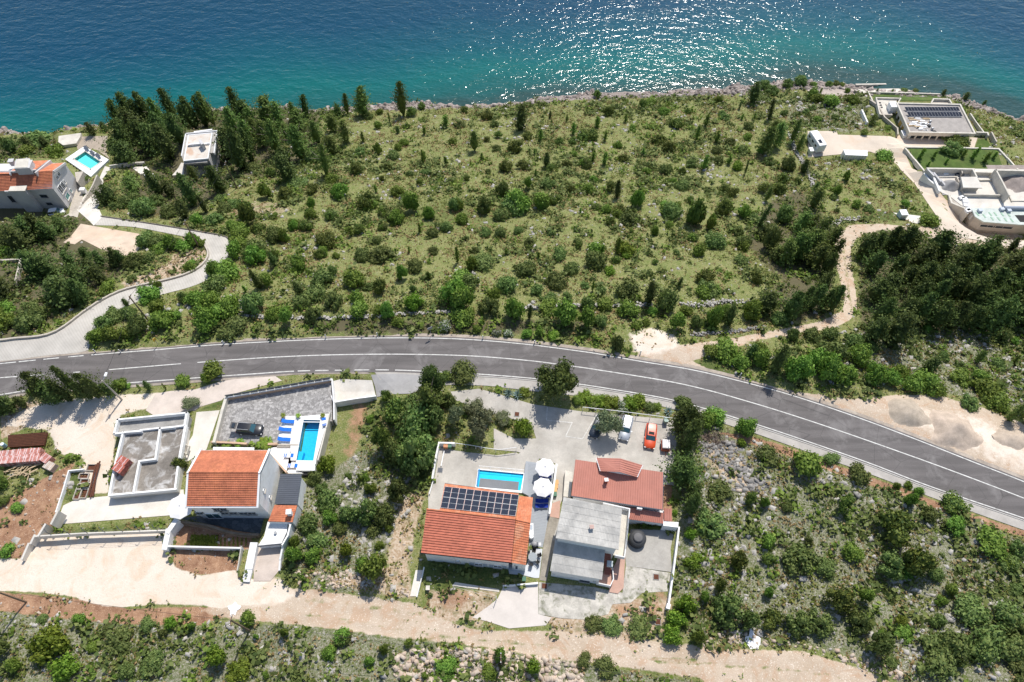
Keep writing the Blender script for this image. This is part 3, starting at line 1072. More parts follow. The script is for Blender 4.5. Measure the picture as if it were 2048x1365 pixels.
# shoreline rocks follow the water's edge
dsh = MY - yshore(MX)
ZM['shore'] = sm((dsh + 6.5) / 4.0) * (np.abs(MX) < 400)
mx_ = W('P', 1100, 190, -32).x
ZM['shore'] = ZM['shore'] * sm((MX + 60) / 40 + 0.3)
ZM['shore'] = np.maximum(ZM['shore'], sm((dsh + 2.5) / 2.0))

nz = 0.9 * vn(MX, MY, 0.09, 1) + 0.55 * vn(MX, MY, 0.27, 2) + 0.28 * vn(MX, MY, 0.8, 3) + 0.12 * vn(MX, MY, 2.0, 4)


def ground_height():
    wild = 1 - np.clip(HARD + 0.95 * np.maximum(np.maximum(ZM['gravel'], ZM['track']), 0), 0, 1)
    g = H0 + nz * wild * (0.55 + 0.6 * ZM['karst'] + 0.9 * ZM['shore']) - LOW
    return g + 0.05 * vn(MX, MY, 1.2, 9) * np.clip(ZM['gravel'] + ZM['track'], 0, 1) * (LOW < 0.02)


GH = ground_height()
ny, nx = MX.shape
V = np.stack([MX.ravel(), MY.ravel(), GH.ravel()], 1)
idx = np.arange(ny * nx).reshape(ny, nx)
F = np.stack([idx[:-1, :-1].ravel(), idx[:-1, 1:].ravel(), idx[1:, 1:].ravel(), idx[1:, :-1].ravel()], 1)

t = NT('ground')
A = t.n('VertexColor', layer_name='za')
B = t.n('VertexColor', layer_name='zb')
sa = t.n('SeparateColor', i_0=A.outputs[0])
sb = t.n('SeparateColor', i_0=B.outputs[0])
mask = {'gravel': sa.outputs[0], 'soil': sa.outputs[1], 'track': sa.outputs[2], 'bare': A.outputs['Alpha'],
        'karst': sb.outputs[0], 'forest': sb.outputs[1], 'green': sb.outputs[2], 'shore': B.outputs['Alpha']}
n1, n2, n3, n4 = t.noise(0.12, 6, 0.6), t.noise(0.7, 6, 0.65), t.noise(3.2, 5, 0.65), t.noise(9.0, 4, 0.6)


def edge_mask(m, n=n2, w=0.5):
    """ragged border: mask shifted by noise, then sharpened"""
    a = t.math('ADD', m, t.math('MULTIPLY', t.math('SUBTRACT', n, 0.5), w * 1.6))
    return t.ramp(a, [(0.38, 0.0), (0.6, 1.0)])


dry = t.mix(t.ramp(n3, [(0.35, 0.0), (0.65, 1.0)]), (0.15, 0.155, 0.05), (0.27, 0.255, 0.11))
grn = t.mix(t.ramp(n4, [(0.35, 0.0), (0.65, 1.0)]), (0.085, 0.125, 0.026), (0.16, 0.195, 0.052))
col = t.mix(t.ramp(n2, [(0.38, 0.0), (0.6, 1.0)]), grn, dry)
col = t.mix(t.ramp(n1, [(0.35, 0.25), (0.65, 0.0)]), col, grn)
vst = t.n('TexVoronoi', feature='F1', i_Vector=t.pos())
vst.inputs['Scale'].default_value = 2.6
fx_ = t.noise(5.5, 3, .7)
col = t.mix(t.ramp(fx_, [(0.5, 0.0), (0.6, .75)]), col, (0.3, 0.29, 0.14))
col = t.mix(t.ramp(t.noise(6.5, 3, .7, dist=.4), [(0.55, 0.0), (0.63, .7)]), col, (0.05, 0.065, 0.02))
stone = t.math('MULTIPLY', t.ramp(vst.outputs['Distance'], [(0.12, 1.0), (0.2, 0.0)]), t.ramp(t.noise(0.35, 5, 0.7), [(0.42, 0.0), (0.58, 1.0)]))
col = t.mix(stone, col, (0.42, 0.4, 0.36))
kr = t.mix(t.ramp(n3, [(0.4, 0.0), (0.58, 1.0)]), (0.1, 0.115, 0.04), (0.21, 0.205, 0.14))
kr = t.mix(t.ramp(t.noise(1.6, 6, 0.75, dist=0.8), [(0.57, 0.0), (0.63, 0.9)]), kr, (0.36, 0.345, 0.31))
kr = t.mix(t.ramp(fx_, [(0.52, 0.0), (0.6, .8)]), kr, (0.36, 0.34, 0.27))
kr = t.mix(t.ramp(t.noise(2.2, 4, .7, dist=.5), [(0.53, 0.0), (0.6, .85)]), kr, (0.085, 0.115, 0.03))
col = t.mix(edge_mask(mask['karst']), col, kr)
col = t.mix(edge_mask(mask['forest']), col, t.mix(n3, (0.07, 0.062, 0.035), (0.15, 0.135, 0.075)))
col = t.mix(edge_mask(mask['green']), col, t.mix(t.ramp(n3, [(0.35, 0.0), (0.65, 1.0)]), (0.055, 0.09, 0.02), (0.13, 0.145, 0.05)))
br_ = t.mix(t.ramp(n3, [(0.4, 0.0), (0.6, 1.0)]), (0.34, 0.24, 0.15), (0.5, 0.41, 0.31))
br_ = t.mix(t.ramp(n2, [(0.52, 0.0), (0.62, 0.8)]), br_, (0.2, 0.18, 0.09))
col = t.mix(edge_mask(mask['bare'], n2, 0.7), col, br_)
so_ = t.mix(t.ramp(n2, [(0.35, 0.0), (0.65, 1.0)]), (0.21, 0.11, 0.065), (0.38, 0.23, 0.14))
so_ = t.mix(t.ramp(n4, [(0.58, 0.0), (0.64, 0.9)]), so_, (0.55, 0.38, 0.26))
col = t.mix(edge_mask(mask['soil']), col, so_)
tr_ = t.mix(t.ramp(n2, [(0.3, 0.0), (0.7, 1.0)]), (0.43, 0.33, 0.235), (0.52, 0.43, 0.33))
tr_ = t.mix(t.ramp(n1, [(0.4, 0.0), (0.62, 0.7)]), tr_, (0.56, 0.46, 0.36))
tr_ = t.mix(1.0, tr_, t.ramp(n4, [(0.35, 0.84), (0.6, 1.0)]), 'MULTIPLY')
tr_ = t.mix(t.ramp(t.noise(0.35, 5, 0.7, dist=1.0), [(0.5, 0.0), (0.62, 0.6)]), tr_, (0.42, 0.27, 0.17))
tr_ = t.mix(t.ramp(t.noise(5.0, 2, 0.5), [(0.62, 0.0), (0.66, 0.8)]), tr_, (0.66, 0.58, 0.48))
col = t.mix(edge_mask(mask['track'], n2, 0.7), col, tr_)
gv_ = t.mix(t.ramp(n1, [(0.3, 0.0), (0.7, 1.0)]), (0.64, 0.54, 0.43), (0.7, 0.63, 0.54))
gv_ = t.mix(1.0, gv_, t.ramp(n4, [(0.35, 0.9), (0.6, 1.0)]), 'MULTIPLY')
gv_ = t.mix(t.ramp(t.noise(0.25, 6, 0.7, dist=1.2), [(0.5, 0.0), (0.66, 0.55)]), gv_, (0.55, 0.4, 0.27))
gv_ = t.mix(t.ramp(t.noise(4.0, 3, 0.6), [(0.6, 0.0), (0.68, 0.5)]), gv_, (0.45, 0.38, 0.31))
col = t.mix(edge_mask(mask['gravel'], n2, 0.5), col, gv_)
sh_ = t.mix(t.ramp(n3, [(0.35, 0.0), (0.65, 1.0)]), (0.16, 0.13, 0.11), (0.36, 0.31, 0.28))
col = t.mix(edge_mask(mask['shore'], n2, 0.4), col, sh_)
bmp = t.math('ADD', t.math('MULTIPLY', n3, 0.6), t.math('MULTIPLY', n4, 0.4))
t.done(col, 0.95, 0.15, bmp, 0.5, 0.15)
me = npmesh('ground', V, F, t.m, smooth=True)
for nm, ks in (('za', ('gravel', 'soil', 'track', 'bare')), ('zb', ('karst', 'forest', 'green', 'shore'))):
    at = me.color_attributes.new(nm, 'FLOAT_COLOR', 'POINT')
    at.data.foreach_set('color', np.stack([ZM[k].ravel() for k in ks], 1).astype(np.float32).ravel())
ground_me = me
tag(link('ground', me), kind='structure')


def gh(x, y):
    return float(samp(GH, x, y))


def G(k, x, y):
    p = W(k, x, y)
    return Vector((p.x, p.y, gh(p.x, p.y)))


# ============================================================ SEA
t = NT('sea_water')
at = t.n('Attribute', attribute_name='offshore')
geo = t.n('NewGeometry')
big = t.noise(0.03, 3)
dd = t.math('ADD', at.outputs['Fac'], t.math('MULTIPLY', t.math('SUBTRACT', big, 0.5), 14.0))
# bottom falls away faster towards the left of the bay
dn = t.math('DIVIDE', dd, 110.0)
col = t.ramp(dn, [(0.0, (0.02, 0.06, 0.055)), (0.04, (0.006, 0.085, 0.08)), (0.12, (0.001, 0.105, 0.1)), (0.24, (0.001, 0.07, 0.095)), (0.4, (0.001, 0.046, 0.086)), (1.0, (0.001, 0.03, 0.066))])
b = t.n('BsdfPrincipled')
t.t.links.new(col, b.inputs['Base Color'])
b.inputs['Roughness'].default_value = 0.13
b.inputs['IOR'].default_value = 1.33
mp = t.n('Mapping')
mp.inputs['Rotation'].default_value = (0, 0, 0.35)
mp.inputs['Scale'].default_value = (0.55, 1.0, 1.0)
t.t.links.new(geo.outputs['Position'], mp.inputs[0])
w1 = t.noise(0.42, 2, 0.5, mp.outputs[0], 0.3)
w2 = t.noise(1.7, 2.0, 0.5, mp.outputs[0], 0.4)
hgt_ = t.math('ADD', t.math('MULTIPLY', w1, 0.9), t.math('MULTIPLY', w2, 0.27))
bp = t.n('Bump', i_Strength=1.0, i_Distance=0.51, i_Height=hgt_)
t.t.links.new(bp.outputs[0], b.inputs['Normal'])
t.t.links.new(b.outputs[0], t.out.inputs[0])
sx = np.concatenate([[-6000, -2500, -1000, -500], np.arange(-300, 301, 6.0), [500, 1000, 2500, 6000]])
sy = np.concatenate([np.arange(125, 330, 4.0), [360, 420, 520, 800, 1500, 3000, 8000]])
SX, SY = np.meshgrid(sx, sy)
VV = np.stack([SX.ravel(), SY.ravel(), np.full(SX.size, -32.0)], 1)
ii = np.arange(SX.size).reshape(SX.shape)
FF = np.stack([ii[:-1, :-1].ravel(), ii[:-1, 1:].ravel(), ii[1:, 1:].ravel(), ii[1:, :-1].ravel()], 1)
me = npmesh('sea', VV, FF, t.m)
a = me.attributes.new('offshore', 'FLOAT', 'POINT')
a.data.foreach_set('value', ((SY - yshore(SX)) + np.clip((-SX) * 0.06, -6, 10)).astype(np.float32).ravel())
tag(link('sea', me), kind='structure')
# ============================================================ BUILDINGS
def tiles(mb, A, B, D, C, ncol, nrow, amp=0.035, step=0.045, mi=0, prof=4):
    """overlapping tile courses; A-B upper edge, D-C lower edge (D under A)"""
    A, B, C, D = map(Vector, (A, B, C, D))
    nrm = (B - A).cross(D - A).normalized()
    if nrm.z < 0:
        nrm = -nrm
    nc = ncol * prof
    for r in range(nrow):
        t0, t1 = r / nrow, (r + 1) / nrow
        b = len(mb.v)
        for t_, up in ((t0, 0.0), (t1, step), (t1, 0.0)):
            L, R_ = A.lerp(D, t_), B.lerp(C, t_)
            for c in range(nc + 1):
                u = c / nc
                w = amp * abs(math.sin(math.pi * c / prof)) if amp else 0
                mb.v.append(tuple(L.lerp(R_, u) + nrm * (w + up)))
        for c in range(nc):
            mb.f.append((b + c, b + c + 1, b + nc + 2 + c, b + nc + 1 + c))
            mb.f.append((b + nc + 1 + c, b + nc + 2 + c, b + 2 * nc + 3 + c, b + 2 * nc + 2 + c))
            mb.m += [mi, mi]


def slab(mb, pts, th, mi=0):
    """sloping slab under the covering"""
    n = len(pts)
    top_ = [Vector(p) for p in pts]
    a = sum(top_[i].x * top_[(i + 1) % n].y - top_[(i + 1) % n].x * top_[i].y for i in range(n))
    if a < 0:
        top_ = top_[::-1]
    lowr = [p - Vector((0, 0, th)) for p in top_]
    mb.add(lowr + top_, [tuple(range(n))[::-1], tuple(range(n, 2 * n))] + [(i, (i + 1) % n, n + (i + 1) % n, n + i) for i in range(n)], mi)


def onface(k, x, y, p0, nrm):
    return hit(k, x, y, p0, np.array(nrm, float))


def window(root, c, out, w, h, frame=None, glass=None, name='window', sill=True, shutters=None):
    """window at wall point c, outward direction out"""
    o = Vector((out[0], out[1], 0)).normalized()
    a = math.atan2(o.y, o.x) + math.pi / 2
    mb = MB()
    c = Vector(c)
    tx = Vector((-o.y, o.x, 0))
    for s in (-1, 1):
        mb.box(c + tx * s * (w / 2) + o * 0.03, (0.1, 0.12, h + 0.1), a)
        mb.box(c + Vector((0, 0, s * h / 2)) + o * 0.03, (w + 0.1, 0.125, 0.1), a)
    mb.box(c + o * 0.02, (0.06, 0.09, h), a)
    f = mb.build(name, frame or whitepaint, root)
    MB().box(c + o * 0.012, (w - 0.06, 0.05, h - 0.06), a).build('pane', glass or glassm, f)
    if sill:
        MB().box(c + Vector((0, 0, -h / 2 - 0.08)) + o * 0.1, (w + 0.25, 0.24, 0.06), a).build('sill', beige, f)
    if shutters:
        for s in (-1, 1):
            MB().box(c + tx * s * (w * 0.78) + o * 0.06, (w * 0.5, 0.05, h + 0.05), a).build('shutter', shutters, f)
    return f


def chimney(root, base, w, h, m=None, cap=whitepaint, parent=None):
    b = Vector(base)
    c = MB().box(b + Vector((0, 0, h / 2 - 0.3)), (w, w * 0.9, h + 0.6), 0.1).build('chimney', m or white, parent or root)
    MB().box(b + Vector((0, 0, h + 0.06)), (w * 1.3, w * 1.2, 0.12), 0.1).build('chimney_cap', cap, c)


def xy(p):
    return (p[0], p[1])


# ---------------------------------------------------------------- white two storey house, left
g1 = gz(-41, 33)
root = empty('gabled_house', (-40.5, 36, g1), 'white two-storey gabled house with orange tile roof left of the rectangular blue pool', 'house')
x0, x1, yf, yb, ze, zr = -45.62, -35.3, 31.62, 40.15, 7.3, 9.3
ym = 35.9
mb = MB()
# wall body with gables
bx0, bx1, byf, byb = x0 + 0.05, x1 - 0.05, yf + 0.5, yb - 0.4
prof_ = [(byf, g1 - 1.5), (byf, ze - 0.1), (ym, zr - 0.08), (byb, ze - 0.1), (byb, g1 - 1.5)]
vs = [(bx0, y, z) for y, z in prof_] + [(bx1, y, z) for y, z in prof_]
mb.add(vs, [(4, 3, 2, 1, 0), (5, 6, 7, 8, 9), (0, 1, 6, 5), (1, 2, 7, 6), (2, 3, 8, 7), (3, 4, 9, 8)])
mb.build('wall', white, root)
roof = MB()
slab(roof, [(x0, yf, ze), (x1, yf, ze), (x1, ym, zr), (x0, ym, zr)], 0.18)
slab(roof, [(x0, ym + .002, zr), (x1, ym + .002, zr), (x1, yb, ze), (x0, yb, ze)], 0.18)
ro = roof.build('roof', white, root)
mb = MB()
tiles(mb, (x0 + .28, ym, zr + .03), (x1 - .28, ym, zr + .03), (x0 + .28, yf + .12, ze + .03), (x1 - .28, yf + .12, ze + .03), 40, 15, 0.03, 0.1)
tag(mb.build('front_tile', tile_o, ro), kind='stuff')
mb = MB()
tiles(mb, (x0 + .28, ym, zr + .03), (x1 - .28, ym, zr + .03), (x0 + .28, yb - .1, ze + .03), (x1 - .28, yb - .1, ze + .03), 40, 15, 0.03, 0.05)
tag(mb.build('rear_tile', tile_o, ro), kind='stuff')
for xx in (x0 + .14, x1 - .14):
    mb = MB()
    mb.line([Vector((xx, yf - .02, ze + .14)), Vector((xx, ym, zr + .14)), Vector((xx, yb + .02, ze + .14))], 0.28, 0.3)
    mb.build('gable_coping', whitepaint, ro)
MB().tube([(x0 + .3, ym, zr + .08), (x1 - .3, ym, zr + .08)], 0.12, 8).build('ridge_tile', tile_o, ro)
mb = MB()
mb.tube([(x0, yf - 0.06, ze - 0.05), (x1, yf - 0.06, ze - 0.05)], 0.08, 6)
mb.build('gutter', whitepaint, ro)
for q in ((235, 690, 1.1, .9), (470, 690, 1.1, .9), (550, 690, 1.1, .9), (645, 692, 1.2, .9), (725, 692, 1.1, .9), (395, 655, 1.0, 1.0), (455, 655, 1.0, 1.0)):
    p = onface('I', q[0], q[1], (0, byf, 0), (0, 1, 0))
    window(root, p, (0, -1), q[2], q[3], metal)
p = onface('I', 345, 700, (0, byf, 0), (0, 1, 0))
window(root, (p.x, p.y, g1 + 1.15), (0, -1), 2.2, 2.1, whitepaint, blueglass, 'patio_door', False)
for q in ((835, 478), (893, 540)):
    p = onface('I', q[0], q[1], (bx1, 0, 0), (1, 0, 0))
    window(root, p, (1, 0), 0.5, 0.5, whitepaint)
mb = MB()
pp = wp('I', [(360, 68), (745, 72), (742, 96), (355, 94)], 6.4)
mb.prism([xy(p) for p in pp], 6.2, 6.4)
mb.build('rear_balcony', white, root)

# round-ish canopy beside the house: big square parasol
def parasol(c, r, h, label, mtl, n=8, droop=0.45, top_m=None, group=None, tilt=0.0):
    g = empty('parasol', (0, 0, 0), label, 'parasol', group)
    MB().tube([(0, 0, 0), (0, 0, h + droop)], 0.035, 6).build('pole', metal, g)
    mb = MB()
    rings = [(0.04, droop), (r * .35, droop * .72), (r * .7, droop * .38), (r, 0)]
    for rr, zz in rings:
        for k in range(n * 2):
            a = math.pi * k / n + 0.2
            q = 1.0 if k % 2 == 0 else math.cos(math.pi / n) * 0.97
            mb.v.append((math.cos(a) * rr * q, math.sin(a) * rr * q, h + zz - (0.03 * rr / r if k % 2 else 0)))
    m_ = n * 2
    for i in range(3):
        for k in range(m_):
            mb.f.append((i * m_ + k, i * m_ + (k + 1) % m_, (i + 1) * m_ + (k + 1) % m_, (i + 1) * m_ + k))
            mb.m.append(0)
    for k in range(m_):
        a, b = 3 * m_ + k, 3 * m_ + (k + 1) % m_
        va, vb = mb.v[a], mb.v[b]
        mb.add([va, vb, (vb[0], vb[1], vb[2] - .14), (va[0], va[1], va[2] - .14)], [(0, 1, 2, 3)])
    cn = mb.build('canopy', mtl, g)
    rb_ = MB()
    for k in range(n):
        a = 2 * math.pi * k / n + 0.2
        rb_.tube([(0, 0, h + droop - .05), (math.cos(a) * r * .97, math.sin(a) * r * .97, h - .02)], 0.012, 4)
    rb_.build('rib', metal, g)
    MB().lathe((0, 0, h + droop), [(0.09, 0), (0.1, 0.06), (0.03, 0.12)], 8).build('finial', alum, g)
    MB().lathe((0, 0, 0), [(0.3, 0), (0.3, 0.08), (0.06, 0.12)], 12).build('base', greyconc, g)
    g.location = c
    return g


c = W('C', 1050, 150, 4.2)
parasol((c.x, c.y, gz(c.x, c.y) + .04), 1.95, 4.2 - gz(c.x, c.y) - .5, 'large white parasol at the west corner of the gabled house', canvas)

# annex: dark carport sheet roof, red tiled lean-to with chimney, white terrace
root = empty('side_annex', W('I', 1050, 600, 2), 'single-storey annex with dark ribbed roof and red tiled lean-to beside the gabled house', 'annex')


def ribroof(mb, A, B, D, C, pitch, h=0.05, mi=0, along=True):
    """ribbed sheet: ribs run from edge AB to edge DC"""
    A, B, C, D = map(Vector, (A, B, C, D))
    L = (B - A).length
    n = max(int(L / pitch), 2)
    nrm = (B - A).cross(D - A).normalized()
    if nrm.z < 0:
        nrm = -nrm
    slab(mb, [A, B, C, D], 0.08, mi)
    for i in range(n):
        u0, u1 = (i + .1) / n, (i + .5) / n
        pts = []
        for P0, P1 in ((A, B), (D, C)):
            a, b = P0.lerp(P1, u0), P0.lerp(P1, u1)
            pts.append((a, b, a.lerp(b, .25) + nrm * h, a.lerp(b, .75) + nrm * h))
        (a0, b0, c0, d0), (a1, b1, c1, d1) = pts
        mb.add([a0, c0, d0, b0, a1, c1, d1, b1], [(0, 1, 5, 4), (1, 2, 6, 5), (2, 3, 7, 6), (3, 2, 1, 0), (4, 5, 6, 7)], mi)


za = 3.9
q = wp('I', [(992, 321), (1193, 323), (1153, 608), (938, 604)], za)
mb = MB()
ribroof(mb, q[1], q[2], q[0], q[3], 0.28, 0.04)
mb.build('carport_roof', darksheet, root)
MB().prism([xy(p) for p in wp('I', [(1000, 340), (1180, 340), (1150, 600), (945, 600)], za)], 0.2, za - .12).build('wall', white, root)
q = wp('I', [(938, 613), (1150, 616), (1106, 775), (877, 768)], za - .2)
mb = MB()
tiles(mb, q[0], q[1], q[3], q[2], 18, 8, 0.025, 0.03)
slab(mb, [p - Vector((0, 0, .02)) for p in q], 0.15)
lr = mb.build('lean_to_roof', tile_o, root)
MB().prism([(p.x, p.y) for p in q], 0.3, za - .4).build('lean_to_wall', white, root)
c = W('I', 1088, 700, za - .1)
chimney(root, c, 0.6, 1.0, white, whitepaint, lr)
mb = MB()
tp = wp('I', [(872, 772), (1060, 778), (1050, 870), (1000, 978), (782, 998), (840, 905)], 2.6)
mb.prism([xy(p) for p in tp], 0.2, 2.6)
mb.build('terrace', white, root)
mb = MB()
mb.line(wp('I', [(1062, 760), (1085, 800), (1060, 900), (1010, 985)], 3.4), 0.22, 3.4)
mb.build('parapet', white, root)
mb = MB()
mb.line([W('I', 780, 1000, 2.75), W('I', 1000, 978, 2.75)], 0.12, 0.3)
mb.build('edge_rail', darksheet, root)
MB().lathe(W('I', 950, 880, 2.6), [(0.15, 0), (0.15, 0.25), (0.22, 0.3), (0.22, 0.34)], 10).build('roof_vent', metal, root)


def wall(name, label, pts, h, t_, m, cat='wall', group=None, z0=None):
    mb = MB()
    mb.line(pts, t_, h, z0)
    return tag(mb.build(name, m), label, cat, group)


wall('ramp_wall', 'white wall along the right side of the pinkish paver ramp', [W('I', 1015, 985, 3.0), W('I', 990, 1120, 2.4), W('I', 983, 1222, 1.9)], 2.6, 0.25, white)
wall('ramp_wall', 'thick white stepped wall along the left side of the pinkish paver ramp', [W('I', 735, 1000, 2.2), W('I', 700, 1180, 2.0), W('I', 675, 1300, 1.75)], 2.4, 1.05, white)
wall('terrace_wall', 'tan retaining wall running diagonally between the gabled house and the pool deck', [W('I', 893, 135, 2.6), W('I', 1045, 300, 2.6)], 2.8, 0.25, tanwall)
wall('garden_wall', 'white wall between the vegetable garden and the brown earth bed', wp('I', [(-100, 1000), (0, 1003), (620, 1018)], 2.3), 1.4, 0.22, white)
wall('garden_wall', 'pale wall climbing beside the brown earth bed at its right end', [W('I', 622, 1005, 2.4), W('I', 600, 1150, 1.9), W('I', 585, 1225, 1.7)], 0.8, 0.15, cream)
wall('garden_wall', 'short thick white wall at the left end of the vegetable garden', [W('C', 1025, 240, 3.0), W('C', 985, 300, 2.8), W('C', 965, 395, 2.4)], 2.2, 0.7, white)
mb = MB()
tp = smoothline([W('I', 40, 765, 2.2), W('I', 180, 785, 2.2), W('I', 330, 810, 2.2), W('I', 480, 860, 2.2), W('I', 620, 885, 2.2), W('I', 775, 890, 2.2)], 5)
for i in range(0, len(tp) - 1):
    pass
mb.line(tp, 0.3, 1.6)
o = tag(mb.build('patio_wall', mat('brown_stone_wall', (0.2, 0.16, 0.12), 0.9, 0.2, 1, 8)), 'low curved brown wall between the dark tiled patio and the vegetable garden', 'wall')
mb = MB()
tp = smoothline([W('I', 80, 800, 1.9), W('I', 300, 835, 1.9), W('I', 450, 880, 1.9), W('I', 620, 912, 1.9), W('I', 760, 918, 1.9)], 5)
mb.tube(tp, 0.06, 5)
for p in tp[::5]:
    mb.tube([(p.x, p.y, 1.9), (p.x, p.y, gz(p.x, p.y))], 0.05, 5)
tag(mb.build('garden_fence', wood), 'low brown rail fence above the vegetable beds', 'fence')
wall('lot_wall', 'long low white wall with wire fence above the gravel lot', [W('C', 205, 330, 2.6), W('C', 480, 312, 2.6), W('C', 970, 295, 2.6)], 1.1, 0.18, concwhite)
wall('lot_wall', 'white wall closing the wire fence wall at its right end', [W('C', 975, 292, 2.9), W('C', 955, 400, 2.3)], 1.6, 0.35, white)
fr = empty('wire_fence', W('C', 600, 320), 'wire fence on bent black posts along the edge of the gravel lot', 'fence')
fp = [(300, 322), (408, 318), (512, 312), (615, 307), (718, 303), (820, 298), (922, 295)]
for x, y in fp:
    p = W('C', x, y, 2.6)
    MB().tube([p, p + Vector((0, 0, 1.2)), p + Vector((-0.28, 0.35, 1.55))], 0.045, 5).build('post', darksheet, fr)
mb = MB()
for hh in (0.35, 0.75, 1.15):
    mb.tube([W('C', 290, 322, 2.6) + Vector((0, 0, hh)), W('C', 970, 295, 2.6) + Vector((0, 0, hh))], 0.012, 3)
mb.build('wire', darksheet, fr)
# stepped white walls on the left of the lot
for i, (a, b, z_) in enumerate((((335, 185), (300, 255), 3.6), ((262, 262), (225, 325), 3.1), ((200, 325), (180, 370), 2.5), ((165, 375), (128, 462), 2.2))):
    wall('stepped_wall', ['topmost', 'second', 'third', 'lowest'][i] + ' of the four stepped white walls left of the gravel lot', [W('C', a[0], a[1], z_), W('C', b[0], b[1], z_ - .3)], 2.2, 0.3, concwhite)
wall('bed_wall', 'thin white wall framing the grassy strip beside the foundation', [W('U', 1030, 612, 1.1), W('U', 850, 630, 1.1), W('U', 770, 900, 1.2), W('U', 690, 1140, 1.4)], 1.0, 0.16, white)
# ---------------------------------------------------------------- unfinished building
root = empty('unfinished_building', W('A', 1150, 900, 0.5), 'roofless concrete shell with low white walls and grey floor slabs', 'building shell')
zt = 2.3
fl = zt - 0.75
out_ = wp('A', [(985, 735), (1470, 680), (1392, 1185), (865, 1235)], zt)
upr = wp('A', [(932, 632), (1480, 578), (1462, 668), (907, 745)], zt + .1)
MB().prism([xy(p) for p in out_], -0.6, fl, 0).build('lower_storey', concwhite, root)
MB().prism([xy(p) for p in upr], -0.6, fl - .1, 0).build('rear_storey', greyconc, root)
sheetp = lambda P, z, n, m: MB().poly([(p.x, p.y, z) for p in (P if sum(P[i - 1].x * P[i].y - P[i].x * P[i - 1].y for i in range(len(P))) > 0 else P[::-1])]).build(n, m, root)
sheetp(out_, fl + .01, 'floor_slab', slabm)
sheetp(upr, fl - .09, 'rear_floor_slab', greyconc)
walls_ = [
    (wp('A', [(932, 632), (1480, 578)], zt + .1), .32), (wp('A', [(1480, 578), (1465, 672)], zt + .1), .4), (wp('A', [(932, 632), (905, 742)], zt + .1), .35), (wp('A', [(905, 745), (975, 738)], zt + .1), .3),
    (wp('A', [(985, 733), (1115, 722)], zt), .35), (wp('A', [(1115, 716), (1255, 700)], zt - .35), .3), (wp('A', [(1265, 702), (1380, 690)], zt), .35), (wp('A', [(1380, 690), (1455, 680)], zt - .3), .35),
    (wp('A', [(975, 735), (920, 950), (865, 1230)], zt), .38), (wp('A', [(865, 1232), (1130, 1208), (1395, 1183)], zt), .34),
    (wp('A', [(1470, 685), (1425, 930)], zt), .45), (wp('A', [(1410, 1010), (1388, 1180)], zt), .35),
    (wp('A', [(1268, 702), (1250, 820), (1232, 945), (1105, 962), (1080, 1090), (1058, 1205)], zt), .34)]
for P, th in walls_:
    mb = MB()
    mb.line(P, th * .8, 0.85)
    mb.build('wall', white, root)
b_ = wp('A', [(1465, 830), (1500, 842), (1480, 905), (1450, 890)], 1.4)
mb = MB()
for q in b_:
    pass
mb.line(b_, 0.1, 0.5, closed=True)
mb.build('shaft_frame', cream, root)
# grassy strip, pits in rusty shuttering
mb = MB()
for i, (a, b) in enumerate((((1235, 520), (1120, 955)), ((1185, 560), (1100, 930)), ((1210, 540), (1150, 940)))):
    mb.line([W('U', a[0], a[1], 0.85), W('U', b[0], b[1], 0.95)], 0.22, 0.12)
o = tag(mb.build('steel_beams', rust), 'long rusty steel beams lying beside the earth pits', 'steel beams')
for i, (x, y, w_, h_) in enumerate(((1145, 600, 1.3, 1.0), (1050, 705, 1.4, .8), (1075, 830, 1.3, 1.0), (1010, 840, 1.0, .9), (975, 930, .9, 1.6), (1055, 915, 1.0, 1.6), (1060, 770, 1.2, .7))):
    p = W('U', x, y)
    mb = MB()
    for dx, dy, sx_, sy_ in ((0, -h_ / 2, w_, .1), (0, h_ / 2, w_, .1), (-w_ / 2, 0, .1, h_), (w_ / 2, 0, .1, h_)):
        mb.box((p.x + dx, p.y + dy, p.z + .15), (sx_, sy_, .4), 0.0)
    mb.box((p.x, p.y, p.z + .06), (w_ - .1, h_ - .1, .04), 0, 1)
    tag(mb.build('shuttering_pit', [beige, rust]), ['rearmost pit against the steel beams', 'small pit at the top left of the pit group', 'middle pit beside the steel beams', 'middle pit on the grassy strip side', 'bottom left pit next to the grass', 'bottom right pit at the pale drive', 'upper middle narrow pit of the group'][i], 'pit', 'shuttered pits beside the foundation')


def pallet(c, w, d, h, a, m, label, group):
    g = empty('brick_pallet', c, label, 'brick pallet', group)
    z = c[2]
    MB().box((c[0], c[1], z + .07), (w + .08, d + .08, .14), a).build('pallet_base', lumber, g)
    mb = MB()
    n1, n3 = 4, 4
    ca, sa = math.cos(a), math.sin(a)
    for i in range(n1):
        for k in range(n3):
            u = (i + .5) / n1 * w - w / 2
            mb.box((c[0] + u * ca, c[1] + u * sa, z + .14 + (k + .5) * h / n3), (w / n1 - .025, d, h / n3 - .02), a)
    tag(mb.build('brick_stack', m, g), kind='stuff')
    for s in (-.25, .25):
        MB().box((c[0] + s * w * ca, c[1] + s * w * sa, z + .15 + h / 2), (.05, d + .02, h + .03), a).build('strap', whitepaint, g)
    return g


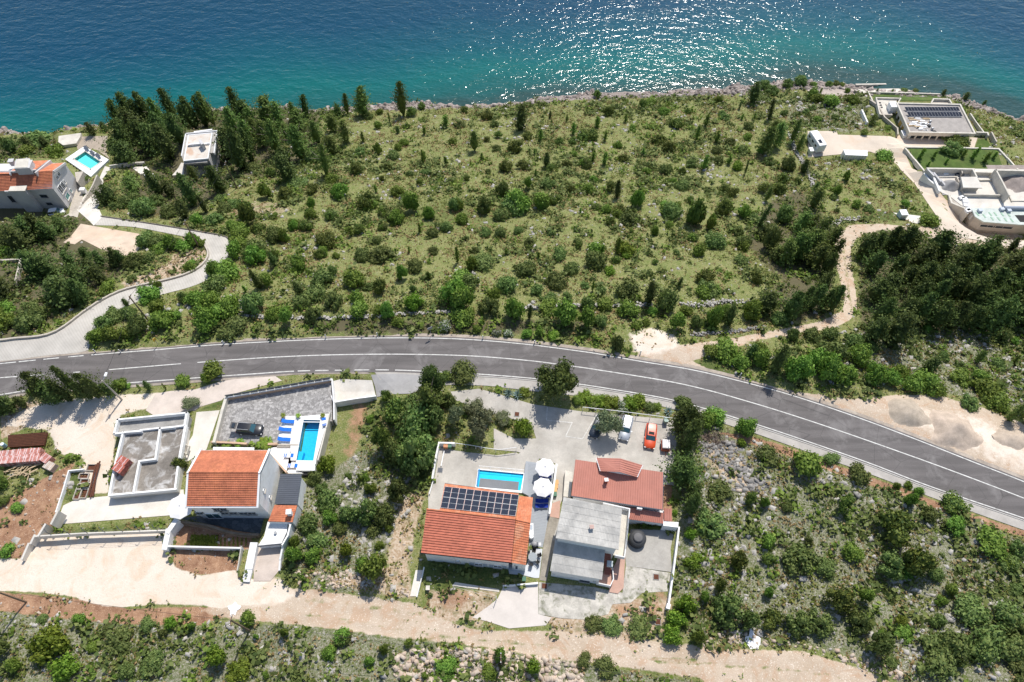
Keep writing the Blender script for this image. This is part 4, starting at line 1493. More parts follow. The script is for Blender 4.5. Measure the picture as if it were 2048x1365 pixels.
cols_ = [(-30, 10), (50, 0), (120, -7), (190, -15), (270, -22), (350, -30), (440, -35), (500, -38)]
k = 0
for i, (x, dy) in enumerate(cols_[:-1]):
    for row, y0 in enumerate((432, 505)):
        p = W('U', x + 10, y0 + dy * 0.9, 1.2)
        pallet((p.x, p.y, gz(p.x, p.y)), 1.32, 1.25, 1.1, 0.09, pinkbrick, ['leftmost', 'second', 'third', 'fourth', 'fifth', 'sixth', 'rightmost'][i] + ' pallet of the ' + ('rear' if row == 0 else 'front') + ' row of wrapped pale red bricks', ('rear' if row == 0 else 'front') + ' row of brick pallets')
p = W('U', 570, 480, 1.2)
pallet((p.x, p.y, gz(p.x, p.y)), 1.6, 1.3, 1.1, -0.5, pinkbrick, 'skewed brick pallet at the right end of the pallet rows', 'brick pallets')
p = W('U', 620, 575, 1.0)
pallet((p.x, p.y, gz(p.x, p.y)), 1.6, 1.2, 0.9, -0.4, rockw, 'tilted pallet half covered in earth below the brick rows', 'brick pallets')
p = W('U', 1525, 510, fl + 1.2)
pallet((p.x, p.y, fl), 1.7, 1.2, 1.2, -0.45, redbrick, 'rear one of two red brick pallets on the foundation slab', 'brick pallets')
p = W('U', 1470, 600, fl + 1.2)
pallet((p.x, p.y, fl), 1.7, 1.2, 1.2, -0.45, redbrick, 'front one of two red brick pallets on the foundation slab', 'brick pallets')
p0 = W('U', 290, 630)
g = empty('timber_pile', p0, 'loose pile of pale planks below the brick pallets', 'timber pile')
for i in range(26):
    a = rnd.uniform(0.5, 1.7) if i % 3 else rnd.uniform(-.4, .5)
    MB().box((p0.x + rnd.uniform(-1.8, 1.8), p0.y + rnd.uniform(-.8, .8), p0.z + .1 + rnd.uniform(0, .4)), (rnd.uniform(1.6, 2.8), .14, .05), a, tilt=rnd.uniform(-.1, .15)).build('plank', lumber, g)
# rusty mesh stack
q = wp('U', [(118, 205), (600, 165), (560, 325), (115, 350)])
g = empty('mesh_stack', q[0], 'stack of rusty reinforcement mesh lying on the yard', 'rebar mats')
mb = MB()
q2 = [p + Vector((0, 0, .35)) for p in q]
slab(mb, q2, .34)
mb.build('mat_stack', rust, g)
mb = MB()
for i in range(34):
    u = i / 33
    mb.tube([q2[0].lerp(q2[1], u) + Vector((0, 0, .03)), q2[3].lerp(q2[2], u) + Vector((0, 0, .03))], 0.025, 3)
for i in range(9):
    u = i / 8
    mb.tube([q2[0].lerp(q2[3], u) + Vector((0, 0, .05)), q2[1].lerp(q2[2], u) + Vector((0, 0, .05))], 0.025, 3)
tag(mb.build('mesh_bars', mat('dark_rust', (0.07, 0.03, 0.02), .85, .2), g), kind='stuff')
p = W('U', 68, 330)
g = empty('drum', p, 'pale blue drum beside the rusty mesh stack', 'drum')
MB().lathe((p.x, p.y, p.z), [(.3, 0), (.32, .05), (.3, .3), (.32, .45), (.3, .6), (.32, .85), (.3, .9)], 14).build('barrel', mat('blue_drum', (0.3, 0.5, 0.56), .5, .05), g)
MB().lathe((p.x, p.y, p.z + .9), [(.27, 0), (.27, .03), (.05, .04)], 14).build('lid', whitepaint, g)

# ---------------------------------------------------------------- parking court walls and pool deck
g = empty('road_wall', W('B', 980, 290, .6), 'tan wall with glass and metal railing between road and parking court', 'wall')
wl = [W('B', 512, 345, 1.3), W('B', 960, 248, 1.3), W('B', 1460, 195, 1.3)]
wl = [W('B', 512, 342, 1.35), W('B', 740, 305, 1.35), W('B', 1030, 255, 1.35), W('B', 1250, 215, 1.35), W('B', 1462, 180, 1.35)]
mb = MB()
mb.line(wl, 0.28, 1.4)
mb.build('wall', tanwall, g)
mb = MB()
mb.line([p + Vector((0, 0, .03)) for p in wl], 0.34, 0.06)
mb.build('coping', white, g)
D_ = resample(wl, 14)
mb = MB()
mb.tube([p + Vector((0, 0, .75)) for p in D_], 0.035, 5)
mb.build('top_rail', darksheet, g)
for p in D_:
    MB().tube([p, p + Vector((0, 0, .75))], 0.03, 5).build('post', darksheet, g)
for a, b in zip(D_[:-1], D_[1:]):
    mb = MB()
    d_ = (b - a) * .06
    mb.line([a + d_ + Vector((0, 0, .68)), b - d_ + Vector((0, 0, .68))], 0.02, 0.6)
    mb.build('railing_panel', mat('smoked_panel', (.16, .17, .17), .3, .03), g)
wall('court_side_wall', 'white and yellowish side wall left of the parking court', [W('B', 510, 335, 1.5), W('B', 470, 470, 1.5), W('B', 400, 740, 1.5)], 2.2, 0.45, cream)
wall('court_front_wall', 'low beige planter wall along the front edge of the parking court', [W('B', 380, 745, 1.1), W('B', 600, 755, 1.1), W('B', 690, 762, 1.1)], 0.8, 0.3, tanwall)
wall('court_front_wall', 'short beige planter wall between the palms and the loungers', [W('B', 900, 765, 1.1), W('B', 975, 762, 1.1)], 0.8, 0.35, tanwall)
wall('court_gate_wall', 'thin white wall at the top right corner of the parking court', [W('B', 1472, 175, 1.2), W('B', 1490, 380, 1.1), W('B', 1492, 540, .9)], 2.0, 0.2, white)
dz = 1.0
ring = wp('V', [(648, 128), (1160, 60), (905, 985), (870, 1190), (512, 1185)], dz)
poolw = wp('V', [(655, 195), (980, 203), (845, 990), (512, 985)], dz)
g = empty('pool_terrace', W('V', 600, 700, dz), 'white terrace surrounding the rectangular blue pool', 'terrace')
# deck pieces around the basin
dk = [[(645, 125), (1155, 75), (980, 203), (655, 195)], [(980, 203), (1155, 75), (905, 960), (870, 1185), (845, 990)], [(512, 985), (845, 990), (870, 1185), (508, 1182)],
      [(655, 195), (512, 985), (400, 985), (400, 700), (560, 700), (600, 330), (645, 125)]]
mb = MB()
for i, q in enumerate(dk):
    mb.prism([xy(p) for p in wp('V', q, dz)], -1.6, dz)
mb.build('pool_surround', white, g)
MB().prism([xy(p) for p in wp('V', [(258, 122), (645, 125), (598, 335), (558, 702), (150, 655), (170, 480)], dz)], -1.6, dz - .004).build('lounging_deck', white, g)
MB().prism([xy(p) for p in wp('V', [(0, 735), (560, 702), (410, 702), (405, 985), (512, 985), (508, 1182), (650, 1240), (320, 1240), (0, 860)], dz - .35)], -1.6, dz - .35).build('lower_deck', white, g)
mb = MB()
mb.line([W('V', 160, 680, dz + .02), W('V', 540, 682, dz + .02)], 0.25, .6)
mb.line([W('V', 150, 715, dz - .15), W('V', 555, 715, dz - .15)], 0.25, .6)
mb.build('step', beige, g)
mb = MB()
mb.line([W('V', 1160, 60, dz + .35), W('V', 1040, 560, dz + .35), W('V', 935, 970, dz + .35)], 0.22, 2.6)
mb.build('boundary_parapet', cream, g)
hardpoly(ring, .4)
hardpoly(wp('V', [(258, 110), (645, 110), (598, 335), (512, 1185), (650, 1240), (320, 1240), (-20, 860), (-20, 700), (150, 655)], dz), .3)
hardpoly([(x0, yf), (x1, yf), (x1, yb), (x0, yb)], .1)
# pool: basin and water
pg = empty('swimming_pool', W('V', 740, 600, dz), 'rectangular swimming pool with deep blue water on the white terrace', 'swimming pool')
tb = NT('pool_mosaic')
vo = tb.n('TexVoronoi', feature='F1')
vo.inputs['Scale'].default_value = 3.0
tb.t.links.new(tb.pos(), vo.inputs[0])
tb.done(tb.mix(vo.outputs['Distance'], (0.012, 0.46, 0.8), (0.03, 0.56, 0.84)), .5, .4)
mosaic = tb.m
aqua = mat('turquoise_basin', (0.3, 0.85, 0.74), .5, .05, 1, 4)
tw_ = NT('pool_water')
gl = tw_.n('BsdfGlossy')
gl.inputs['Roughness'].default_value = 0.03
tr = tw_.n('BsdfTransparent')
tr.inputs[0].default_value = (0.62, 0.95, 1.0, 1)
fr_ = tw_.n('Fresnel')
fr_.inputs[0].default_value = 1.33
mxs = tw_.n('MixShader')
tw_.t.links.new(fr_.outputs[0], mxs.inputs[0])
tw_.t.links.new(tr.outputs[0], mxs.inputs[1])
tw_.t.links.new(gl.outputs[0], mxs.inputs[2])
bn = tw_.n('Bump', i_Strength=.5, i_Distance=.05, i_Height=tw_.noise(4, 3))
tw_.t.links.new(bn.outputs[0], gl.inputs['Normal'])
tw_.t.links.new(bn.outputs[0], fr_.inputs['Normal'])
tw_.t.links.new(mxs.outputs[0], tw_.out.inputs[0])
waterm = tw_.m


def basin(g, P, ztop, depth, m, wl=0.12, inner=False):
    P = [Vector(p) for p in P]
    a = sum(P[i - 1].x * P[i].y - P[i].x * P[i - 1].y for i in range(len(P)))
    if a < 0:
        P = P[::-1]
    n = len(P)
    lo = [(p.x, p.y, ztop - depth) for p in P]
    hi = [(p.x, p.y, ztop + .002) for p in P]
    MB().add(lo + hi, [tuple(range(n))] + [(i, n + i, n + (i + 1) % n, (i + 1) % n) for i in range(n)]).build('basin', m, g)
    MB().poly([(p.x, p.y, ztop - wl) for p in P]).build('water', waterm, g)


basin(pg, poolw, dz, 1.5, mosaic)
mb = MB()
mb.line([W('V', 652, 235, dz - .08), W('V', 975, 240, dz - .08)], 0.12, .1)
mb.build('overflow_edge', whitepaint, pg)
stp = wp('V', [(520, 985), (612, 985), (660, 820), (560, 810)], dz - .5)
MB().prism([xy(p) for p in stp], dz - 1.5, dz - .55).build('pool_step', mosaic, pg)
hardpoly(poolw, 2.6)
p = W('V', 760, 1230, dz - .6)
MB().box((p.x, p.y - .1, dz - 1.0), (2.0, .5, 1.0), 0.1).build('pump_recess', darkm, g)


# loungers -------------------------------------------------------
def lounger(loc, rz, label, cush, group, kind=0, z=None):
    g = empty('sun_lounger', (0, 0, 0), label, 'sun lounger', group)
    f = MB()
    for s in (-.32, .32):
        f.tube([(-.95, s, .3), (.35, s, .3), (.98, s, .62)], .03, 5)
    for x_ in (-.9, -.45, 0, .3):
        f.tube([(x_, -.32, .3), (x_, .32, .3)], .02, 4)
    f.build('frame', whitepaint, g)
    for x_ in (-.75, .45):
        for s in (-.3, .3):
            MB().tube([(x_, s, .3), (x_, s, 0)], .025, 4).build('leg', whitepaint, g)
    c = MB()
    segs = [(-.95, -.3, 0), (-.28, .35, 0)] if kind == 0 else [(-.95, -.5, 0)]
    for a, b, t_ in segs:
        c.box(((a + b) / 2, 0, .36), (b - a, .62, .08))
    if kind == 0:
        c.add([(.36, -.31, .33), (.36, .31, .33), (.98, .31, .64), (.98, -.31, .64), (.34, -.31, .41), (.34, .31, .41), (.95, .31, .72), (.95, -.31, .72)],
              [(0, 1, 2, 3), (7, 6, 5, 4), (0, 4, 5, 1), (1, 5, 6, 2), (2, 6, 7, 3), (3, 7, 4, 0)])
    else:
        c.box((.2, 0, .37), (.14, .6, .06))
        c.box((.45, 0, .42), (.1, .6, .05))
        MB().box((-.1, 0, .33), (1.1, .62, .03)).build('sling', canvas, g)
    c.build('cushion', cush, g)
    g.location = loc
    g.rotation_euler = (0, 0, rz)
    return g


for i, (x, y, kd, rz) in enumerate(((355, 218, 0, math.pi), (300, 375, 0, math.pi), (280, 568, 0, math.pi))):
    p = W('V', x, y + 10, dz + .35)
    lounger((p.x, p.y, dz), rz - .05, ('rear', 'middle', 'front')[i] + ' of the three blue loungers left of the rectangular pool', bluec, 'blue loungers by the rectangular pool', kd)
for i, (x, y, rz) in enumerate(((340, 885, math.pi), (415, 1085, math.pi))):
    p = W('V', x, y + 5, dz)
    lounger((p.x, p.y, dz - .35), rz, ('upper', 'lower')[i] + ' white lounger with folded blue cushion on the lower deck', bluec, 'white loungers on the lower deck', 1)
p = W('V', 1060, 260, dz + .3)
lounger((p.x, p.y, dz), -1.35, 'white lounger with blue pad between pool and parapet', bluec, 'loungers by the rectangular pool', 1)

# ---------------------------------------------------------------- middle house with solar roof
gm = 1.55
root = empty('solar_roof_house', W('E', 480, 560, gm), 'wide house with red tile roof and solar panels, between pool and gravel drive', 'house')
RL, RR = W('E', 118, 420, 7.5), W('E', 745, 492, 7.5)
EL, ER = W('K', 125, 600, 5.8), W('K', 1152, 712, 5.8)
BLk, BRk = W('E', 245, 240, 6.15), W('E', 768, 311, 6.15)
RM = RL.lerp(RR, (210 - 118) / (745 - 118))
SL, SR = RR + Vector((.05, 0, -.15)), W('E', 851, 517, 7.35)
SEL, SER = ER + Vector((.05, 0, -.12)), W('K', 1318, 742, 5.7)
SBL, SBR = BRk + Vector((.05, -.3, -.1)), W('E', 868, 338, 6.05)
rf = MB()
for q in ([RL, RR, ER, EL], [RM, RR, BRk, BLk], [SL, SR, SER, SEL], [SL, SR, SBR, SBL]):
    slab(rf, [p - Vector((0, 0, .01)) for p in q], .16)
ro = rf.build('roof', cream, root)
mb = MB()
tiles(mb, RL, RR, EL, ER, 30, 17, 0.0, .1)
tag(mb.build('front_tile', tile_r, ro), kind='stuff')
mb = MB()
tiles(mb, RM, RR, BLk, BRk, 34, 13, .03, .04)
tag(mb.build('rear_tile', tile_b, ro), kind='stuff')
mb = MB()
tiles(mb, SL, SR, SEL, SER, 8, 17, .035, .07)
tiles(mb, SL, SR, SBL, SBR, 8, 13, .035, .04)
tag(mb.build('side_tile', tile_b, ro), kind='stuff')
mb = MB()
mb.tube([RL + Vector((0, 0, .05)), RR + Vector((0, 0, .05))], .12, 8)
mb.tube([SL + Vector((0, 0, .05)), SR + Vector((0, 0, .05))], .12, 8)
mb.build('ridge_tile', tile_b, ro)
mb = MB()
mb.tube([EL + Vector((0, -.07, -.08)), ER + Vector((0, -.07, -.08))], .07, 6)
mb.tube([BLk + Vector((0, .07, -.08)), BRk + Vector((0, .07, -.08))], .07, 6)
mb.build('gutter', mat('dark_gutter', (.1, .08, .07), .5, .05), ro)


def inset(P, d):
    c = sum((Vector((p.x, p.y, 0)) for p in P), Vector()) / len(P)
    return [(p.x + (c.x - p.x) * d / max((Vector((p.x, p.y, 0)) - c).length, .1), p.y + (c.y - p.y) * d / max((Vector((p.x, p.y, 0)) - c).length, .1)) for p in P]


MB().prism(inset([RL, RR, ER, EL], .45), .6, lambda p: 5.55).build('wall', white, root)
MB().prism(inset([RM, RR, BRk, BLk], .35), .6, 5.9).build('rear_wall', white, root)
MB().prism(inset([SL, SR, SER, SEL], .2), 1.0, 5.4).build('side_wall', white, root)
MB().prism(inset([SL, SR, SBR, SBL], .2), 1.0, 5.4).build('side_wall', white, root)
mb = MB()
for a, b, s in ((RL, EL, 1), (RM, BLk, 1), (SR, SER, -1), (SR, SBR, -1)):
    a2, b2 = Vector(a), Vector(b)
    sh_ = Vector((.35 * s, 0, 0))
    mb.add([a2 + sh_ - Vector((0, 0, .2)), b2 + sh_ - Vector((0, 0, .2)), b2 + sh_ - Vector((0, 0, .9)), Vector((a2.x, a2.y, b2.z - .9)) + sh_], [(0, 1, 2, 3)])
mb.build('gable_infill', white, root)
wd = (ER - EL).normalized()
no = np.array([wd.y, -wd.x, 0])
wy = inset([RL, RR, ER, EL], .45)
wpnt = (wy[3][0], wy[3][1], 0)
for (x, y) in ((780, 733), (998, 757)):
    p = onface('K', x, y, wpnt, no)
    window(root, p, (no[0], no[1]), 1.15, 1.0, whitepaint, glassm, shutters=mat('pale_blue_shutter', (.42, .47, .52), .6, .05))
p = onface('K', 545, 697, wpnt, no)
window(root, p, (no[0], no[1]), .55, .5, whitepaint, glassm)
p = onface('K', 1230, 770, wpnt, no)
window(root, (p.x, p.y, 2.9), (no[0], no[1]), .9, 1.9, whitepaint, glassm, 'door', False)
# solar array on the rear slope
n_ = (RR - RM).cross(BLk - RM).normalized()
if n_.z < 0:
    n_ = -n_
pl0 = RM + n_ * .16
A_, B_, C_, D2 = [hit('E', x, y, tuple(pl0), np.array(n_)) for x, y in ((246, 258), (770, 318), (746, 468), (214, 408))]
sa_ = empty('solar_array', A_, 'grid of twenty solar panels on the tiled roof beside the cyan pool', 'solar panels')


def panel(g, a, b, c, d, th=.05, name='solar_panel', halves=True):
    a, b, c, d = map(Vector, (a, b, c, d))
    nn = (b - a).cross(d - a).normalized()
    if nn.z < 0:
        nn = -nn
    mb = MB()
    q = [a, b, c, d]
    mb.add([p - nn * th for p in q] + [p for p in q], [(0, 1, 2, 3), (4, 5, 6, 7), (0, 1, 5, 4), (1, 2, 6, 5), (2, 3, 7, 6), (3, 0, 4, 7)])
    o = mb.build(name, alum, g)
    mb = MB()
    L = lambda u, v: a.lerp(b, u).lerp(d.lerp(c, u), v) + nn * .006
    for v0, v1 in (((.015, .492), (.508, .985)) if halves else ((.04, .96),)):
        mb.add([L(.02, v0), L(.98, v0), L(.98, v1), L(.02, v1)], [(0, 1, 2, 3)])
        b0 = len(mb.v)
    mb.build('cells', panelm, o)
    return o


for i in range(10):
    for j in range(2):
        u0, u1 = i / 10 + .002, (i + 1) / 10 - .002
        v0, v1 = j / 2 + .003, (j + 1) / 2 - .003
        L = lambda u, v: A_.lerp(B_, u).lerp(D2.lerp(C_, u), v)
        panel(sa_, L(u0, v0), L(u1, v0), L(u1, v1), L(u0, v1))
MB().tube([A_.lerp(D2, .25) - n_ * .08, B_.lerp(C_, .25) - n_ * .08], .03, 4).build('rail', alum, sa_)
MB().tube([A_.lerp(D2, .75) - n_ * .08, B_.lerp(C_, .75) - n_ * .08], .03, 4).build('rail', alum, sa_)

# pool of the middle house
zp = .95
g = empty('covered_pool', W('J', 1200, 700, zp), 'bright cyan pool half hidden by a grey slatted cover behind the solar roof', 'swimming pool')
frame_ = wp('J', [(928, 530), (1575, 590), (1530, 860), (890, 800)], zp)
inn = wp('J', [(948, 545), (1552, 603), (1510, 830), (912, 780)], zp)
mb = MB()
for i in range(4):
    a, b = frame_[i], frame_[(i + 1) % 4]
    c_, d_ = inn[(i + 1) % 4], inn[i]
    mb.prism([xy(a), xy(b), xy(c_), xy(d_)], -.2, zp)
mb.build('coping', whitepaint, g)
basin(g, inn, zp, .3, mat('cyan_basin', (0.01, 0.6, 0.85), .5, .02, 1, 4))
MB().prism([xy(p) for p in wp('J', [(935, 538), (958, 540), (925, 768), (905, 765)], zp + .1)], zp - .1, zp + .12).build('cover_roller_box', mat('blue_strip', (.02, .22, .45), .5, .05), g)
cv = [hit('J', x, y, (0, 0, zp - .05), np.array([0, 0, 1.])) for x, y in ((958, 662), (1488, 712), (1470, 850), (935, 800))]
mb = MB()
ribroof(mb, cv[0], cv[1], cv[3], cv[2], .14, .02)
tag(mb.build('slatted_cover', mat('cover_grey', (.2, .21, .22), .7, .06), g), kind='stuff')
mb = MB()
for p in resample(wp('J', [(945, 522), (1560, 578)], zp), 5):
    mb.tube([p, p + Vector((0, 0, .9))], .025, 4)
mb.tube([W('J', 945, 522, zp) + Vector((0, 0, .9)), W('J', 1560, 578, zp) + Vector((0, 0, .9))], .03, 4)
mb.build('railing', whitepaint, g)
hardpoly(frame_, 2.2)
# grey deck
dkz = 1.0
g = empty('grey_deck', W('E', 880, 500, dkz), 'long grey plank deck right of the solar roof house', 'deck')
dp = wp('E', [(818, 80), (900, 92), (1020, 110), (985, 440), (962, 560), (938, 690), (840, 682), (866, 340), (790, 300)], dkz)
mb = MB()
mb.prism([xy(p) for p in dp], -.5, dkz)
mb.build('deck_base', deckgrey, g)
a0, a1 = W('E', 835, 90, dkz), W('E', 1015, 112, dkz)
b0, b1 = W('E', 842, 680, dkz), W('E', 938, 688, dkz)
for i in range(56):
    u = i / 56
    l_, r_ = a0.lerp(b0, u), a1.lerp(b1, u)
    l2, r2 = a0.lerp(b0, u + .0155), a1.lerp(b1, u + .0155)
    l_.z = r_.z = l2.z = r2.z = dkz
    if (l_ - r_).length < .5:
        continue
    MB().prism([xy(l_), xy(r_), xy(r2), xy(l2)], dkz + .003, dkz + .025).build('board', deckgrey, g)
hardpoly(dp, .3)
mb = MB()
lw = wp('E', [(690, 805), (825, 812), (848, 690), (936, 700), (912, 905), (880, 905), (795, 885), (700, 875)], 1.3)
mb.prism([xy(p) for p in lw], 0, 1.3)
tag(mb.build('front_terrace', mat('bluish_terrace', (.56, .58, .6), .8, .06)), 'pale terrace with the round dining table beside the solar roof house', 'terrace')
hardpoly(lw, .3)
wall('deck_wall', 'long white-blue wall along the right side of the grey deck', [W('E', 1035, 105, 2.1), W('E', 1012, 280, 2.1), W('E', 985, 445, 2.1)], 1.6, .28, white)
wall('front_wall', 'low white wall at the mouth of the pale gravel drive', [W('E', 660, 960, 1.9), W('E', 900, 942, 1.9)], 1.2, .2, white)
wall('side_garden_wall', 'white curb wall down the left edge of the lawn below the red roof', [W('E', 98, 830, 2.0), W('E', 82, 900, 2.0), W('E', 48, 1035, 2.0)], .5, .12, white)
MB_ = sheet('side_strip', wp('E', [(40, 850), (90, 850), (45, 1035), (0, 1035)]), concwhite, .05, 1.0)
g = empty('clothes_line', W('E', 470, 950), 'clothes line on two posts over the narrow path below the red roof', 'clothes line')
pts = []
for x, y, xt_, yt_ in ((300, 990, 318, 910), (600, 1070, 632, 945)):
    b_ = W('E', x + 10, y - 10)
    MB().tube([b_, b_ + Vector((0, 0, 1.9))], .05, 6).build('post', whitepaint, g)
    pts.append(b_ + Vector((0, 0, 1.85)))
mb = MB()
for d_ in (-.15, .15):
    mb.tube([pts[0] + Vector((0, d_, 0)), pts[1] + Vector((0, d_, 0))], .008, 3)
mb.build('line', whitepaint, g)
sheet('garden_path', wp('E', [(318, 935), (630, 985), (630, 1005), (300, 960)]), concwhite, .05, 1.0)
g = empty('stone_table', W('E', 130, 985), 'small dark pedestal on the lawn below the red roof', 'pedestal')
p = W('E', 130, 985)
MB().box((p.x, p.y, p.z + .4), (.35, .35, .8)).build('leg', wood, g)
MB().box((p.x, p.y, p.z + .84), (.55, .6, .1)).build('top', cream, g)
# parasols, loungers, dining set, grill
for i, (x, y) in enumerate(((955, 122), (940, 262))):
    p = W('E', x, y, 3.4)
    parasol((p.x, p.y, dkz + .025), 1.55, 2.2, ('rear' if i == 0 else 'front') + ' of the two white parasols on the grey deck', canvas, group='white parasols on the grey deck')
for i, (x, y) in enumerate(((955, 186), (945, 325), (932, 362), (930, 397))):
    p = W('E', x, y, dkz + .35)
    lounger((p.x, p.y, dkz + .025), math.pi + .05, ('navy lounger half under the rear parasol', 'dark lounger under the front parasol', 'navy lounger just in front of the front parasol', 'frontmost navy lounger on the grey deck')[i], navyc, 'navy loungers on the grey deck')


def chair(loc, rz, label, m, group):
    g = empty('patio_chair', (0, 0, 0), label, 'chair', group)
    MB().box((0, 0, .45), (.48, .48, .05)).build('seat', m, g)
    MB().add([(-.24, .2, .48), (.24, .2, .48), (.24, .3, .95), (-.24, .3, .95), (-.24, .24, .48), (.24, .24, .48), (.24, .34, .95), (-.24, .34, .95)],
             [(0, 1, 2, 3), (7, 6, 5, 4), (0, 4, 5, 1), (1, 5, 6, 2), (2, 6, 7, 3), (3, 7, 4, 0)]).build('backrest', m, g)
    for sx_ in (-.2, .2):
        for sy_ in (-.2, .2):
            MB().tube([(sx_, sy_, 0), (sx_, sy_, .45)], .02, 4).build('leg', blackm, g)
        MB().box((sx_ * 1.25, 0, .66), (.05, .46, .04)).build('armrest', m, g)
    g.location = loc
    g.rotation_euler = (0, 0, rz)


tc = W('K', 1395, 650, 2.05)
g = empty('dining_table', (tc.x, tc.y, 1.3), 'round glass dining table ringed by black chairs at the foot of the deck', 'table')
MB().lathe((tc.x, tc.y, 1.3), [(.3, 0), (.06, .06), (.05, .7)], 12).build('leg', blackm, g)
MB().lathe((tc.x, tc.y, 2.02), [(.62, 0), (.64, .02), (.62, .045)], 24).build('tabletop', mat('grey_glass_top', (.3, .33, .35), .15, .03), g)
for i in range(6):
    a = i * math.pi / 3 + .3
    chair((tc.x + math.cos(a) * .95, tc.y + math.sin(a) * .95, 1.3), a - math.pi / 2, ['rightmost', 'upper right', 'upper left', 'leftmost', 'lower left', 'lower right'][i] + ' black chair around the round glass dining table', darkm if i % 2 else mat('black_weave', (.03, .03, .035), .8, .1), 'black chairs around the dining table')
p = W('E', 880, 665, dkz + .9)
g = empty('grill', (p.x, p.y, dkz), 'grey hooded grill at the lower end of the grey deck', 'grill')
MB().box((p.x, p.y, dkz + .45), (1.1, .5, .8)).build('cabinet', darksheet, g)
MB().lathe((p.x, p.y, dkz + .85), [(.38, 0), (.36, .16), (.22, .3), (.04, .34)], 14).build('lid', mat('grey_lid', (.3, .3, .31), .4, .05), g)
MB().box((p.x + .75, p.y, dkz + .82), (.4, .45, .05)).build('side_shelf', metal, g)
p = W('E', 857, 575, dkz + .8)
g = empty('outdoor_sink', (p.x, p.y, dkz), 'white outdoor sink unit against the red tiled roof side', 'sink unit')
MB().box((p.x, p.y + .3, dkz + .42), (.6, 1.7, .84)).build('cabinet', whitepaint, g)
MB().box((p.x, p.y + .55, dkz + .85), (.4, .7, .03)).build('basin', mat('steel_basin', (.35, .4, .45), .3, .05), g)
MB().lathe((p.x, p.y - .75, dkz), [(.38, 0), (.36, .6), (.3, .8), (.1, .84)], 14).build('lid', whitepaint, g)

# ---------------------------------------------------------------- red metal roofed house
root = empty('red_roof_house', W('L', 700, 400, 1), 'house with dusty red ribbed metal roof and pointed dormer behind the grey roofed house', 'house')
TLr, TRr, BRr, BLr = W('L', 312, 130, 5.0), W('L', 1085, 242, 5.0), W('L', 1080, 570, 4.3), W('L', 275, 448, 4.3)
mb = MB()
ribroof(mb, TLr, TRr, BLr, BRr, .33, .05)
ro = mb.build('roof', redmetal, root)
MB().prism(inset([TLr, TRr, BRr, BLr], .4), -.5, 4.15).build('wall', white, root)
mb = MB()
for a, b in ((TLr, BLr), (TRr, BRr)):
    sgn = 1 if a is TLr else -1
    q = inset([TLr, TRr, BRr, BLr], .4)
mb.tube([BLr + Vector((0, -.08, -.06)), BRr + Vector((0, -.08, -.06))], .09, 6)
mb.tube([BRr + Vector((.02, 0, -.03)), TRr + Vector((.02, 0, -.03))], .06, 6)
mb.build('gutter', darksheet, ro)
q_ = inset([TLr, TRr, BRr, BLr], .4)
mb = MB()
mb.prism([q_[0], q_[1], (q_[1][0] * .5 + q_[2][0] * .5, q_[1][1] * .5 + q_[2][1] * .5), (q_[0][0] * .5 + q_[3][0] * .5, q_[0][1] * .5 + q_[3][1] * .5)], 3.9, 4.5)
mb.build('upper_wall', white, root)
# dormer
rt_, rn = W('L', 706, 120, 6.2), W('L', 700, 238, 6.2)
dl0, dl1 = W('L', 495, 115, 5.3), W('L', 530, 232, 5.3)
dr0, dr1 = W('L', 905, 180, 5.3), W('L', 857, 285, 5.3)
mb = MB()
ribroof(mb, rt_, rn, dl0, dl1, .33, .04)
ribroof(mb, rt_ + Vector((.01, 0, 0)), rn + Vector((.01, 0, 0)), dr0, dr1, .33, .04)
dm = mb.build('dormer', redmetal, root)
mb = MB()
a, b = dl1 + Vector((.1, .25, -.09)), dr1 + Vector((-.1, .25, -.09))
cpt = rn + Vector((0, .25, -.1))
mb.add([a, cpt, b, (b.x, b.y, 4.3), (a.x, a.y, 4.3)], [(4, 3, 2, 1, 0)])
a2, b2, c2 = dl0 + Vector((.1, -.25, -.09)), dr0 + Vector((-.1, -.25, -.09)), rt_ + Vector((0, -.25, -.1))
mb.add([a2, c2, b2, (b2.x, b2.y, 4.3), (a2.x, a2.y, 4.3)], [(0, 1, 2, 3, 4)])
mb.build('dormer_gable', white, dm)
mb = MB()
mb.tube([dl0, dl1], .06, 5)
mb.tube([dr0, dr1], .06, 5)
mb.build('flashing', whitepaint, dm)
c = W('L', 578, 330, 4.6)
chimney(root, c, .42, .95, mat('red_chimney', (.25, .07, .045), .8, .15), whitepaint, ro)
q = wp('L', [(560, 530), (790, 560), (1085, 600), (1160, 572), (1160, 668), (1085, 694), (800, 663), (700, 640)], 3.1)
mb = MB()
ribroof(mb, W('L', 640, 530, 3.4), W('L', 1088, 600, 3.4), W('L', 700, 645, 2.95), W('L', 1085, 694, 2.95), .33, .05)
ribroof(mb, W('L', 1092, 556, 3.4), W('L', 1160, 568, 3.4), W('L', 1092, 668, 3.0), W('L', 1160, 672, 3.0), .33, .05)
mb.build('annex_roof', redmetal, root)
MB().prism([xy(p) for p in wp('L', [(660, 545), (1150, 580), (1150, 660), (1080, 685), (720, 640)], 3.0)], -.2, 2.85).build('annex_wall', white, root)
MB().box(W('L', 875, 560, 3.9), (.75, .35, .6), -.15).build('air_conditioner', whitepaint, root)
q = wp('L', [(1088, 675), (1220, 682), (1215, 728), (1085, 712)], 2.9)
MB().prism([xy(p) for p in q], .5, 2.9).build('side_canopy', whitepaint, root)
q = wp('L', [(222, 225), (290, 240), (270, 460), (205, 455)], 1.5)
MB().prism([xy(p) for p in q], -.3, 1.5).build('side_porch', cream, root)
window(root, onface('L', 450, 500, (q_[3][0], q_[3][1], 0), np.array([.154, -.988, 0])), (-.154, -.988), 1.0, .9, whitepaint)

